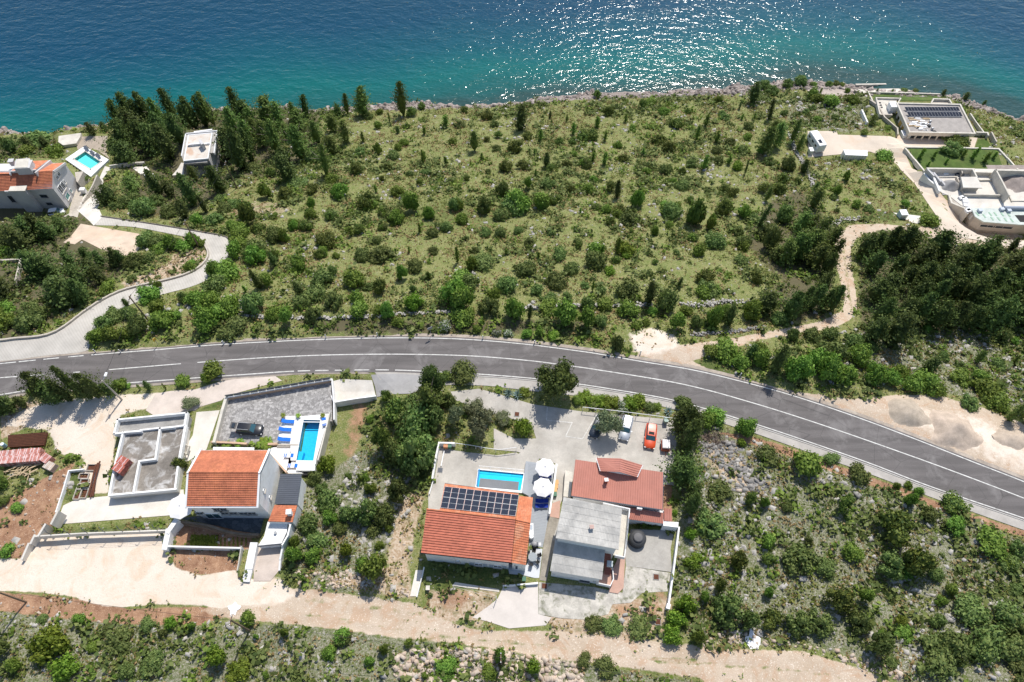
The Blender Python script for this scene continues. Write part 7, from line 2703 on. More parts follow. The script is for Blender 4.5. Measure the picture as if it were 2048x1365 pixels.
L_grs = leafmat('green_grass_blade', (0.112, 0.16, 0.03), (0.263, 0.277, 0.075), .3)

KIND = {}
TR = {'c': trunk_mesh('trunk', bark, 1, .9, .022), 'p': trunk_mesh('trunk', paleb, 2, .85, .026, 1, 4), 's': trunk_mesh('stem', bark, 3, .5, .07, 2, 3), 'o': trunk_mesh('trunk', paleb, 4, .6, .09, 2.5, 4)}
KIND['cyp'] = ('dark_conifer', 'conifer', [conifer_mesh('crown', L_cyp, 10 + i, R=.33 + .04 * i, up=.7, nb=135, per=12, leaf=.032, power=.75, upness=.5, ragged=.7) for i in range(5)], 'c', 'dark ragged conifer')
KIND['pin'] = ('pine_tree', 'pine', [conifer_mesh('crown', L_pin, 30 + i, R=.36 + .03 * i, up=.45, nb=130, per=15, leaf=.034, crown0=.14, power=.6, upness=.7, ragged=.8) for i in range(4)], 'p', 'mid green pine')
KIND['pen'] = ('pencil_cypress', 'cypress', [conifer_mesh('crown', L_cyp, 50, R=.085, up=1.2, nb=110, per=6, leaf=.03, power=.45, ragged=.3)], 'c', 'slim pencil cypress')
KIND['jun'] = ('juniper_bush', 'bush', [shrub_mesh('foliage', L_jun, 60 + i, 9, 190, .11, .5, 1.05) for i in range(4)], 's', 'dark rounded juniper bush')
KIND['shr'] = ('shrub', 'shrub', [shrub_mesh('foliage', L_shr, 70 + i, 10, 130, .125, .62, 1.0) for i in range(5)], 's', 'bright green leafy shrub')
KIND['mac'] = ('maquis_bush', 'bush', [shrub_mesh('foliage', L_mac, 80 + i, 12, 130, .12, .7, .95) for i in range(4)], 's', 'grey-green spreading bush')
KIND['sap'] = ('sapling', 'sapling', [conifer_mesh('crown', L_shr, 90 + i, R=.2, up=.8, nb=45, per=7, leaf=.06, power=.5, ragged=.9) for i in range(3)], 'c', 'thin light green sapling')
KIND['oli'] = ('olive_tree', 'olive tree', [shrub_mesh('crown', L_oli, 100 + i, 12, 150, .1, .7, .9) for i in range(2)], 'o', 'silvery green olive tree')
KIND['dtr'] = ('broad_conifer', 'conifer', [shrub_mesh('crown', L_cyp, 130 + i, 16, 260, .085, .62, 1.5) for i in range(2)], 'o', 'broad dark conifer')
KIND['lim'] = ('lime_shrub', 'shrub', [shrub_mesh('foliage', L_lim, 110, 9, 130, .13, .6, .9), shrub_mesh('foliage', L_lim, 111, 9, 130, .13, .6, .9)], 's', 'yellow-green broad-leaved shrub')
KIND['flo'] = ('oleander', 'flowering shrub', [shrub_mesh('foliage', L_mac, 120, 9, 130, .13, .6, .9, L_flo, .4)], 's', 'oleander covered in white flowers')

ZONES_T = [  # (name, polygon in photo pixels) used only to word the labels
    ('rocky slope below the bottom track', [(-100, 1230), (1400, 1340), (1800, 1400), (-100, 1500)]),
    ('slope right of the yard wall', [(1340, 800), (1500, 850), (2100, 1090), (2100, 1500), (1330, 1300)]),
    ('gully beside the pool terrace', [(590, 770), (880, 740), (880, 1250), (560, 1250)]),
    ('court behind the red roof', [(880, 730), (1450, 780), (1450, 1100), (880, 1100)]),
    ('yards around the left house', [(-100, 700), (590, 700), (590, 1230), (-100, 1230)]),
    ('hedge beside the main road', [(1380, 660), (1700, 640), (2100, 760), (2100, 900), (1700, 820), (1450, 750)]),
    ('wood right of the dirt track', [(1700, 440), (2150, 470), (2150, 720), (1690, 720)]),
    ('wood left of the dirt track', [(1470, 440), (1600, 360), (1700, 430), (1690, 650), (1470, 660)]),
    ('grounds of the right shore villas', [(1560, 150), (2150, 160), (2150, 480), (1650, 470)]),
    ('grove around the cubic house', [(190, 120), (680, 180), (680, 380), (560, 400), (440, 330), (200, 420)]),
    ('slope inside the lane bend', [(-100, 440), (210, 400), (470, 470), (430, 560), (200, 690), (-100, 700)]),
    ('garden of the left shore villa', [(-100, 240), (200, 240), (200, 470), (-100, 470)]),
    ('thicket above the road', [(180, 560), (420, 560), (1350, 600), (1350, 720), (180, 720)]),
    ('open seaside meadow', [(200, 150), (1600, 150), (1600, 650), (200, 650)])]
ZN_T = [(n, [W('P', *q) for q in P]) for n, P in ZONES_T]


ROWW = [['far left', 'far centre', 'far right'], ['middle left', 'centre', 'middle right'], ['near left', 'near centre', 'near right']]


def where(p):
    """which part of which stretch of hillside a plant stands in"""
    d = p.y * ST + (CAMH - p.z) * CT
    X, Y = 1024 + p.x / d * FPX, 682.5 - FPX * (p.y * CT - (CAMH - p.z) * ST) / d
    for (n, P), (_, Q) in zip(ZN_T, ZONES_T):
        if sdf([(q.x, q.y) for q in P], np.array([p.x]), np.array([p.y]))[0] > 0:
            xs, ys = [min(max(q[0], 0), 2048) for q in Q], [min(max(q[1], 0), 1365) for q in Q]
            c = min(max(int(3 * (X - min(xs)) / (max(xs) - min(xs))), 0), 2)
            r = min(max(int(3 * (Y - min(ys)) / (max(ys) - min(ys))), 0), 2)
            return n, ROWW[r][c]
    return 'hillside', 'outer part'


VCOUNT = {}


def plant(kind, k, x, y, w, h=None, sink=.04, label=None):
    nm, cat, meshes, tk, word = KIND[kind]
    s = Z[k][2]
    p = G(k, x, y)
    if label is None and kind not in ('cyp', 'pin', 'pen'):
        pass
    q = ppm(p)
    wm = w / s / q
    al = math.atan2(math.hypot(p.x, p.y), CAMH - p.z)
    if kind in ('cyp', 'pin', 'pen', 'sap'):
        if h is None:
            h = w * 1.5
        hm = max(h / s / q - wm * .3 * math.cos(al), wm * .6) / max(math.sin(al), .35)
        hm = min(hm * rnd.uniform(.68, .98), 13)
        if kind == 'cyp':
            wm *= 1.32
        R0 = {'cyp': .42, 'pin': .43, 'pen': .1, 'sap': .24}[kind]
        sxy = min(wm / 2 / R0 * .95, hm * 1.3)
        sz = hm
    else:
        if h is None:
            h = w * .85
        sxy = wm / 2 * (.96 if k in ('T9', 'T11') else 1.05)
        sz = max((h / s / q - wm * .55 * math.cos(al)) / max(math.sin(al), .35), wm * .42) * .95
        sz = min(sz, wm * 1.5)
        # move the base up to the middle of the footprint
        p = G(k, x, y - w * .5 * math.cos(al))
    i = VCOUNT.get(kind, 0)
    VCOUNT[kind] = i + 1
    wd = where(p)
    if label is None:
        size = 'large' if wm > 4.2 else ('small' if wm < 1.8 else 'medium sized')
        lab = size + ' ' + word + ', ' + wd[1] + ' of the ' + wd[0]
        grp = cat + ' group of the ' + wd[0]
    else:
        lab, grp = label, None
    me = meshes[rnd.randrange(len(meshes))]
    tall = kind in ('cyp', 'pin', 'pen', 'oli', 'dtr')
    if tall:
        g = empty(nm, (p.x, p.y, p.z - .1), lab, cat, grp)
        lift = 0
        cr = bpy.data.objects.new('crown', me)
        COL.objects.link(cr)
        cr.parent = g
        cr.rotation_euler = (rnd.uniform(-.09, .09), rnd.uniform(-.09, .09), rnd.uniform(0, 6.28))
        tr_o = bpy.data.objects.new('trunk', TR[tk])
        COL.objects.link(tr_o)
        tr_o.parent = g
        if kind in ('oli', 'dtr'):
            lift = sz * (.4 if kind == 'oli' else .12)
            cr.scale = (sxy, sxy, sz * .75)
            tr_o.scale = (sxy * .8, sxy * .8, sz)
        else:
            cr.scale = (sxy * rnd.uniform(.78, 1.2), sxy * rnd.uniform(.78, 1.2), sz)
            tr_o.scale = (sz, sz, sz)
        cr.location = (0, 0, lift)
    else:
        o = bpy.data.objects.new(nm, me)
        COL.objects.link(o)
        o.location = (p.x, p.y, p.z - sink)
        o.rotation_euler = (0, 0, rnd.uniform(0, 6.28))
        o.scale = (sxy * rnd.uniform(.85, 1.2), sxy * rnd.uniform(.85, 1.2), sz * rnd.uniform(.85, 1.15))
        tag(o, lab, cat, grp)


def plants(kind, k, s):
    for e in s.split(';'):
        e = e.strip()
        if not e:
            continue
        v = [float(a) for a in e.split(',')]
        plant(kind, k, v[0], v[1], v[2], v[3] if len(v) > 3 else None)


# --- open meadow
plants('pin', 'T2', '110,290,150,210;425,290,150,290;1000,570,120,210')
plants('cyp', 'T2', '1370,390,150,225;1575,690,75,130;1605,305,40,90;385,430,40,70')
plants('jun', 'T2', '490,320,110;460,410,80;1090,350,120;920,285,90;580,260,90;1425,505,120;1190,490,90;1100,515,70;1330,620,165;1380,750,120;1245,780,140;1675,540,80;1740,730,100;1600,765,110;1790,540,90;1910,520,150;300,750,105;50,795,130;1780,930,100;1650,1030,110;260,835,70;80,1270,100;940,830,80')
plants('shr', 'T2', '230,420,90;390,590,80;230,615,90,120;440,550,80;830,540,90;560,860,70;340,1190,50;150,1080,150;500,1110,150,170;270,1120,110;380,1190,150,150;640,1140,100,120;900,1185,120;1330,1120,250,230;1540,1090,160,160;1920,930,100;1800,630,60;390,960,120;1950,830,70;240,300,70;1430,900,80,110')
plants('mac', 'T2', '340,660,110;480,790,60;600,790,80;1080,1100,130,160;1220,1150,130;770,1250,120;1590,900,130;840,1080,110,140;1890,730,110;1480,60,0.1;1170,590,80;1160,400,90;1110,770,70;280,1225,70;210,1340,90;660,1290,100;880,410,100;80,620,90;150,340,90;1220,960,110,150;1360,1240,70;1610,1270,70;1440,1350,90;1820,1350,80;1980,1060,80')
plants('sap', 'T2', '600,650,60,100;770,680,50,90;1790,440,70,110;1980,380,70,110;1740,330,60,70;1530,490,60,110;770,380,70,150;600,440,50,90;1060,640,50,70;1950,650,50,90;1480,600,30,60;110,500,50,90;320,340,30,80;1490,770,30,80;590,680,40,110;210,900,50,80')
plants('cyp', 'T3', '1310,205,120,180;1680,720,70,120;310,900,75,160')
plants('pen', 'T3', '1430,325,40,190;1250,740,22,110;1345,1135,45,240;1210,250,18,70')
plants('pin', 'T3', '1390,575,180,230;1480,530,150,270;1590,500,110,220;1410,930,90,150;1450,440,120,160;1640,560,90,150')
plants('jun', 'T3', '240,330,105;490,275,80,90;165,195,80;745,420,130;830,300,70;615,540,130;690,600,120;250,890,110;880,1140,150,250;850,970,80;1090,1060,150,150;1170,930,110;1090,890,100;265,1135,90;1200,1200,80;790,750,80;60,520,110;130,480,70;1500,910,130;1400,910,120;1530,830,120;1640,820,70;320,1050,100;355,660,90')
plants('lim', 'T3', '1200,730,110;670,1000,70;370,1365,130')
plants('shr', 'T3', '310,560,80;420,420,60;70,700,100;520,750,70;720,830,80;650,310,90;550,240,100,70;1050,220,70;1270,500,80;1370,600,90;460,1000,110,150;230,1040,90;410,1180,50;760,1000,70;700,1140,60;590,1195,60;1000,1140,80,110;1240,1080,100,120;1240,1320,130;1740,200,110;1870,260,130;1770,370,80;910,1360,120;140,1365,140')
plants('mac', 'T3', '100,890,90;660,750,100,110;780,870,110;1100,350,80;1080,320,70;1140,540,90;1280,420,90;850,700,90;1060,680,80;1040,600,90;1240,600,90;1430,680,90;1570,730,120,150;160,1010,60;390,1140,140;700,1090,160;970,890,50;1320,1110,80;1540,1120,120,180;1030,1310,150;1400,1250,150;860,1235,80;750,1340,60;1750,270,60;1920,350,60;1700,300,60;1400,130,100;1450,170,100;1650,110,100;1560,120,100;1900,930,60;1870,100,60;1930,95,60;1745,95,40;205,1310,60;470,770,50')
plants('sap', 'T3', '165,380,50,90;220,490,50,90;215,660,60,120;140,610,40,70;500,590,40,60;890,490,60,110;1040,500,70,110;960,380,70,100;1230,330,50,60;1320,325,55,60;945,700,55,130;1130,660,50,100;310,1310,50,150;1810,130,40,60;370,350,40,70')
plants('pin', 'T3', '1700,1330,230,300;1600,1360,200,250;1780,1200,180,250;1750,980,150,200;1480,1350,180,160;1850,1300,130,220;1650,1150,180,220;1760,860,70,120')
# --- left centre thicket
plants('cyp', 'T4', '750,700,100,140;445,650,95,190;565,490,80,125')
plants('jun', 'T4', '375,230,140,180;430,265,90;980,180,110;820,150,100;800,260,130;940,390,150;905,460,110;1190,290,100;1350,245,70;1250,105,130;1350,730,130,150;1705,610,60,140;1320,340,90')
plants('mac', 'T4', '1205,490,140;1350,520,220,170;560,350,140;1610,560,120;920,690,180,140;1260,700,100;870,790,170;770,840,140;400,890,170,180;120,740,180;1380,150,110;990,590,80,100;1460,190,140,120;1830,260,110;1730,290,90;1740,430,100;850,950,150,150;1590,700,50,130;1980,320,60;1000,850,180;280,1040,220,100')
plants('shr', 'T4', '290,340,150,120;270,460,130,150;430,520,190,180;180,640,220,160;510,670,120,130;640,330,70,110;700,240,90,100;735,570,130,120;1150,700,190,160;1180,820,150;1200,920,170,140;660,970,140,160;550,930,150,130;230,900,200,160;90,860,200,150;60,1000,190,180;1410,920,120,140;1480,960,90;1340,880,90;1590,130,140,130;1710,160,90,110;1900,100,90;1950,200,120;2020,560,110,130;1950,700,200,130;1900,860,240,220;2000,950,150;560,160,50;1510,620,90,150')
plants('lim', 'T4', '1600,850,130,150')
plants('sap', 'T4', '1130,270,50,90;730,410,40,60;1640,240,30,80;1920,470,60,140;340,680,50,60;1560,390,30,60')
plants('pen', 'T4', '875,680,25,120')
plants('flo', 'T4', '1830,1010,130,100')
# --- centre thicket above the road
plants('cyp', 'T5', '1480,770,110,260;1700,650,50,80;590,880,55,120;1600,720,60,100')
plants('jun', 'T5', '1195,215,100;1330,220,140,100;1230,500,90;1810,220,150,240;2010,140,120;1890,670,150,120;950,385,80;590,400,90;1250,380,60,150;90,200,110;1530,500,70')
plants('mac', 'T5', '225,580,210,150;1070,565,190,160;1330,770,190,170;1600,860,170,200;480,150,230,180;380,180,130;820,480,140,120;550,600,170,150;900,570,110;430,720,170,160;290,900,180,160;780,700,180,150;730,800,120;870,780,100;1030,850,110,130;1130,970,110;1240,1140,90,130;1960,390,160,120;650,740,110;160,700,150;1820,970,100,120;500,270,70;270,300,110;370,300,100;180,410,70;1000,680,80;1120,730,90')
plants('shr', 'T5', '60,100,90,100;260,120,100,110;680,110,160,140;330,780,130;100,880,200,220;470,930,160,220;740,880,170,120;850,990,200,200;1010,1000,150,160;1150,870,160,120;1320,920,190,140;1380,980,80;1460,950,70;1680,1010,140,150;1950,970,120,170;2030,900,90,150;1750,880,100;1880,770,160,90;1520,280,70,80;1630,220,70;1640,160,150,90;1600,90,90;1930,240,80,110;1800,320,80;1850,430,110;1160,120,90;1250,150,90;570,1050,90;660,1040,100;100,970,190,100;200,1010,80;1510,880,100;1980,720,90')
plants('lim', 'T5', '1190,580,90,80;1320,460,110,80;780,1060,120,60;1090,90,70')
plants('sap', 'T5', '1060,680,30,90;420,400,40,60;1130,400,50,80;660,430,30,60;970,100,40,50')
plants('flo', 'T5', '350,1035,90,60;430,1040,90,70')
# --- right woods
plants('pin', 'T6', '560,370,150,200;640,340,180,250;720,400,160,230;790,300,130,220;700,170,170,130')
plants('cyp', 'T6', '790,430,100,170;570,700,130,200;640,670,120,200;700,640,120,200;780,640,130,220;830,660,110,200;760,560,110,180;430,660,120,170;220,740,90,160;345,930,100,120;490,1020,110,190')
plants('pen', 'T6', '845,340,45,150')
plants('jun', 'T6', '385,520,110,100;80,530,130,110')
plants('mac', 'T6', '460,330,130,170;100,600,130;140,300,130;280,220,70;375,150,80;530,770,110,90;600,850,80,90;720,860,120;820,860,110,90;950,900,120,110;1060,920,80;850,990,170;1650,1260,120;1840,860,110,110;300,390,80;310,300,90,90;1820,1010,90;1600,1010,70;1500,960,80')
plants('shr', 'T6', '360,750,130,140;130,770,90,150;200,970,170,110;300,1020,110;410,960,110;620,1100,170,170;410,1020,150;720,1040,170,150;800,1110,170,180;900,1130,160,150;980,1020,170,150;1070,1130,160,160;1170,1130,130;1300,1170,160,140;1390,1160,160,140;1450,1190,120;1600,1130,160,100;1700,1120,120;1750,1210,180,110;1800,1280,190,110;1400,790,60;1240,850,80,80;310,130,90;1930,860,60;540,1000,120;1230,1080,130;120,960,130,70')
plants('pin', 'T6', '1890,1310,110,170;1960,1290,100,200;1700,960,80,110;1820,1130,80,80')
plants('cyp', 'T6', '1400,1010,130,150;1010,330,140,200;1080,320,130,200;1150,300,120,180;1220,300,140,200;1300,290,120,170;1060,430,130,180;1330,400,140,230;1450,330,170,230;1560,400,150,230;1640,390,150,230;1780,310,140,150;1720,420,130,220;1900,300,110,120;1950,380,120,140;1090,600,150,200;1150,560,150,200;1240,520,150,220;1350,520,150,240;1430,560,150,260;1520,600,160,260;1620,640,170,260;1700,560,150,240;1800,560,170,240;1900,520,150,220;1960,600,140,240;1050,830,170,250;1180,850,200,330;1320,720,160,220;1420,740,150,230;1530,760,160,250;1620,750,170,250;1720,760,160,280;1820,740,170,280;1910,720,170,280;1980,720,150,300;1250,700,130,220;1200,440,120,180;1870,450,140,200;1110,740,150,220;1500,470,150,240;1400,640,150,240;1580,520,150,240;1680,700,150,240;1780,650,150,250;1300,610,140,220;2050,500,150,220;2060,640,150,240;2080,750,150,260')
plants('sap', 'T6', '1920,960,30,60;1760,300,0.2,1')
# --- shore grove on the left
plants('cyp', 'T1', '130,440,100,120;210,420,80,100;330,420,130,250;410,370,120,250;480,400,150,300;550,380,150,300;680,330,120,220;760,380,110,210;830,400,150,300;900,380,110,250;370,560,150,270;300,600,200,220;390,640,160,200;560,560,180,240;660,600,200,300;500,540,170,240;1120,320,120,240;1180,360,150,220;1060,600,190,300;1140,680,180,320;1210,620,150,300;1470,760,190,260;1440,640,120,170;1580,330,90,200;590,860,150,260;660,860,120,150;250,900,120,150;200,910,110,120;820,920,170,260;750,1010,150,200;900,970,100,150;1010,830,150,240;1800,320,100,130;720,500,150,240;440,470,140,260;620,480,150,240;60,430,70,90')
plants('pin', 'T1', '620,400,150,250;950,380,130,280;1330,380,190,280;1400,400,150,250;1230,400,120,220;1100,450,170,240;1300,520,180,260;1380,560,160,260;1450,480,110,160;1500,340,90,140;1545,400,120,170;1550,600,180,260;1720,720,120,230;1770,420,130,180;1860,500,130,220;1760,580,130,190;1960,310,140,210;1860,300,80,150;1250,480,150,230;1190,520,150,240;830,760,110,140;1660,500,120,170')
plants('mac', 'T1', '1640,660,140,120;660,1020,120;1225,710,100;1520,830,150,100;500,1030,170,150;700,1240,100,110;560,1250,130;500,1170,90;1240,1330,180,150;1360,1190,130;1760,1040,110;1590,1120,120,90;1960,1310,120;350,960,130;430,930,110;560,940,100;280,970,90;1020,1000,110;960,1080,110;1100,960,90;1000,920,90')
plants('jun', 'T1', '1435,915,130,110;1340,750,90;1930,740,110,80;1245,1130,100;1720,1230,150,120;1370,1330,80,120;1940,1150,100;1190,1060,150,170;2000,980,130,130;1530,1360,110;1620,880,110')
plants('shr', 'T1', '850,1090,120;1310,905,110,130;1810,900,120,120;1750,800,110;1620,960,60,100;1610,1030,90;1500,1090,80,90;1370,1030,60;1130,1180,180,120;1430,1190,80,120;1690,1300,100;1870,1130,60;820,1200,90,80;870,1220,60;1120,1260,160;750,1260,120;1780,1300,60;800,1360,80,60;1080,1120,110')
# --- trees left of the lane
plants('cyp', 'T7', '290,330,180,270;380,320,170,250;450,330,170,230;530,260,140,150;100,400,200,260;200,430,200,260;60,330,160,250;350,640,250,300;470,650,200,260;60,800,200,250;480,400,120,100;600,880,330,360;720,870,200,300;520,820,200,300;620,560,160,180;750,510,190,190;870,560,160,180;1010,550,120,210;1080,550,100,210;800,650,200,200;880,700,170,180;1090,900,60,90;700,740,180,240;-60,420,180,260;-60,700,180,260')
plants('shr', 'T7', '50,510,150,100;80,1000,180,130;60,1150,250,200;930,830,170,110;1370,480,180,130;1470,450,140,150;1650,420,130,130;1640,630,110,110;850,1260,180,160;970,1250,180,160;1080,1230,160;1280,930,250,180;1390,1150,200,170;1350,1000,150;1500,1060,120;1360,780,90,90;1860,690,170,160;1850,800,170;1700,950,180,160;1790,1170,230,220;1880,1080,200,170;180,530,120;-60,1060,180')
plants('mac', 'T7', '250,1000,180,140;250,1150,230,200;360,1060,150,140;420,900,90,130;1190,600,160,150;1250,450,180,150;1580,450,90;1270,560,130;1120,620,150;1130,720,90;980,600,90;900,1130,160,140;1200,1180,180,200;1000,1060,180;1130,1050,160;1420,1110,160,120;1580,890,80,120')
# --- villa surroundings
plants('mac', 'M', '560,290,420,150;430,250,180,110;1130,750,150,150;1120,560,180,110')
plants('shr', 'M', '780,440,330,170;400,420,280,150')
plants('cyp', 'M', '180,300,230,300;420,260,300,260;650,240,240,230;60,230,200,240')
plant('pin', 'T1', 405, 835, 230, 185, label='umbrella pine with broad rounded crown below the turquoise pool')
# --- gully
plants('pin', 'T8', '830,210,140,190')
plants('jun', 'T8', '580,200,80,80;375,605,50;650,340,200,170;740,290,150;560,460,120,130')
plants('mac', 'T8', '700,400,180,150;840,370,150,170;620,530,130,130;740,600,180,200;800,500,120;650,740,120,140;200,640,90,80;230,690,80;260,800,150,120;370,850,110,100;480,850,130,140;570,860,130,120;160,900,130,110;210,990,130,90;330,900,80;520,920,100,60;690,500,140;770,420,120')
plants('shr', 'T8', '490,690,80,70;470,610,50;280,860,90;90,1070,90,130;90,980,80;190,1070,100;530,1200,210,180;460,1120,90;545,985,50;600,900,60;500,300,60')
plants('lim', 'T8', '260,575,105,100;365,1050,100,90')
plants('sap', 'T8', '135,1150,40,80;440,600,30,50')
plants('jun', 'T8', '910,75,90,50;860,60,60,40')
# --- slope on the right
plants('cyp', 'T9', '180,130,120,170;150,300,170,170;205,470,120,140')
plants('shr', 'T9', '330,60,150,70;490,110,140,120;800,340,220,160;1570,620,130,100;1340,370,60;1040,760,140,100;1330,460,70,90;590,470,60,90;610,690,100,80;1500,980,80;1550,930,90,70;1320,1170,120,70;1100,970,90,90;240,1180,80,90;280,960,70,70;610,940,70,70;1750,720,200,110;1320,840,110,80')
plants('jun', 'T9', '1000,510,130,120;1240,690,230,190;1560,510,150,110;960,1030,200,160;610,780,110,80;450,800,130,120;520,460,90,80;1350,850,200,190;620,1110,140,110;355,910,80,90')
plants('mac', 'T9', '1230,850,190,160;770,820,180,140;900,840,130,90;310,630,180,120;600,240,130,80;930,250,100,60;1080,370,150,80;1090,300,60;1900,720,110,100;1860,820,140,90;1900,920,100,70;1470,860,110,80;1670,990,110,80;1070,1130,150,130;1150,1240,130,150;870,1130,150,120;760,1130,150,120;500,1110,110,130;400,1080,170,140;1430,540,90;1650,1100,200,110;1700,1260,220,170;1830,1110,190,110;1900,1160,150;1850,1290,200,160;1540,1290,180,170;1450,1360,250,80;1900,1365,160,60;700,490,70;820,660,60;1250,1300,80,40;1490,1090,90;1690,780,40;360,440,130,70')
plants('lim', 'T9', '205,640,80,70;230,790,110,80;120,1090,130,100;180,1020,110,100;870,500,30;1860,790,90,70;1300,1080,80,60;110,1180,110,90;480,150,60')
plants('shr', 'T9', '1280,370,50;1390,400,60')
# --- bottom strip
plants('shr', 'T10', '220,370,110,80;435,420,60,80;360,475,60;160,440,80;1030,460,80,110;970,550,100,60;750,550,130,40;640,540,50;560,380,60')
plants('lim', 'T10', '1190,530,90,90')
plants('mac', 'T10', '1500,300,110,50;1600,310,110,50;1740,330,120,60;1450,490,90,50;1560,520,120,50;670,120,30')
plants('lim', 'T11', '320,480,230,200;1280,540,150,150;1005,290,80,65;1395,600,150,90;410,590,170,150')
plants('mac', 'T11', '30,470,130,160;700,440,180,110;250,270,80,40;870,320,110,50;750,590,110,90;910,590,190,110;2010,400,110,90;640,330,90,60;950,340,60')
plants('shr', 'T11', '100,545,90,90;545,440,90,60;1130,300,50,55;1460,290,110,90;1500,350,40;1675,340,60,60;1930,480,100,70;470,270,80;1550,580,50;690,595,50')
# --- yards on the left
plants('cyp', 'A', '390,480,160,350;470,490,170,300;560,480,150,310;650,440,160,340;720,460,160,300;790,450,160,290;900,420,150,190;100,560,180,220;200,530,150,170;30,580,130,200;1185,390,80,110;-60,560,150,220')
plants('shr', 'A', '270,470,80,90;1020,390,60,40;1455,400,170,110;1700,350,200,150;1640,360,80,90;960,420,110,110')
plants('sap', 'A', '1115,390,30,60;1320,390,25,70')
plants('oli', 'A', '1520,580,150,110')
plants('jun', 'A', '1440,1050,130,120;40,1190,110,130;30,1330,110,60')
plants('shr', 'C', '55,460,90,70;110,200,90,60;20,70,100,80')
# --- parking court of the middle houses
plants('dtr', 'D', '1960,480,170,200;1920,500,200,230')
plant('dtr', 'D', 1060, 290, 300, 290, label='broad dark conifer standing between the main road and the painted bays')
plant('dtr', 'D', 245, 240, 190, 220, label='tall dark tree at the head of the gully beside the grey apron')
plants('mac', 'D', '420,130,210,100;200,330,220,170;100,520,260,240;80,400,220;120,700,260,220;1920,290,120,90;330,280,120,120;1700,300,100,70')
plants('oli', 'D', '500,320,130,110;560,520,190,200;390,420,130,150;570,390,150,130;700,400,130,90')
plant('oli', 'D', 1402, 520, 200, 200, label='olive tree spreading over the parked silver and dark cars')
plants('cyp', 'D', '1910,740,200,210;1980,860,150,110;1900,420,150,160;1960,560,110,200')
plants('lim', 'D', '1280,250,110,70;1360,270,120,70;1440,280,110,60;1570,290,120,90;1640,280,120,90;1240,240,90,60;850,200,90,50')
plants('shr', 'D', '1200,260,90,60;1750,290,80,50')
plant('flo', 'D', 1515, 300, 90, 70, label='oleander with white flowers behind the silver car at the railing')
plant('lim', 'D', 845, 480, 165, 150, label='round shrub under green netting in the concrete court')
plants('shr', 'X', '1400,800,420,330')
plants('lim', 'L', '1190,640,60,50')
for i in range(6):
    x = 870 + i * 34
    plant('jun', 'L', x, 745 + i * 2, 52, 52, label=None)
# top right villa trees
plants('pin', 'G', '710,385,100,130')
plants('cyp', 'O', '1085,195,110,110;1340,250,110,120;1565,300,110,90')
plants('mac', 'G', '1340,560,170,100;1330,640,160,120;260,380,60,50;80,760,90,90;30,330,70')
plant('jun', 'G', 1380, 590, 185, 150, label='dark spreading tree on the trapezoid lawn of the shore villa')
plants('sap', 'G', '1085,650,60,110;1190,650,60,100;1500,650,60,100;1590,680,60,110;1420,640,50,80;1150,710,40,60;1290,690,50,60;1660,650,40,60')
plants('shr', 'G', '280,240,110,80;400,260,130,70;650,480,70,50;840,440,70,50;570,250,120,90;800,690,140,90;960,1060,90,80;1150,1210,160,90;590,1060,90,80;680,930,50;500,840,60,130;430,960,60,110;520,150,50,50;385,100,70,40;260,100,50,30;480,100,60,30')
plants('sap', 'G', '750,140,40,40;870,140,40,40')
plants('mac', 'G', '970,140,60,30;1060,140,50,30;800,860,60;680,1080,80;440,1090,60')

# potted palms by the pool
def palm(loc, s, label, group, pot=True):
    g = empty('palm', loc, label, 'palm', group)
    if pot:
        MB().lathe((loc[0], loc[1], loc[2]), [(.16, 0), (.22, .35), (.18, .35)], 10).build('pot', tanwall, g)
    mb = MB()
    for i in range(16):
        a = i * 2.4
        L = s * rnd.uniform(.8, 1.1)
        prev = Vector((loc[0], loc[1], loc[2] + .35))
        pts = []
        for t_ in (0, .35, .7, 1):
            pts.append(Vector((loc[0] + math.cos(a) * L * t_, loc[1] + math.sin(a) * L * t_, loc[2] + .45 + s * (.75 * t_ - .85 * t_ * t_))))
        w_ = Vector((-math.sin(a), math.cos(a), 0)) * s * .12
        for p, q, u, v in zip(pts[:-1], pts[1:], (.3, 1, .8), (1, .8, .05)):
            mb.add([p - w_ * u, p + w_ * u, q + w_ * v, q - w_ * v], [(0, 1, 2, 3)])
    mb.build('fronds', L_lim, g)


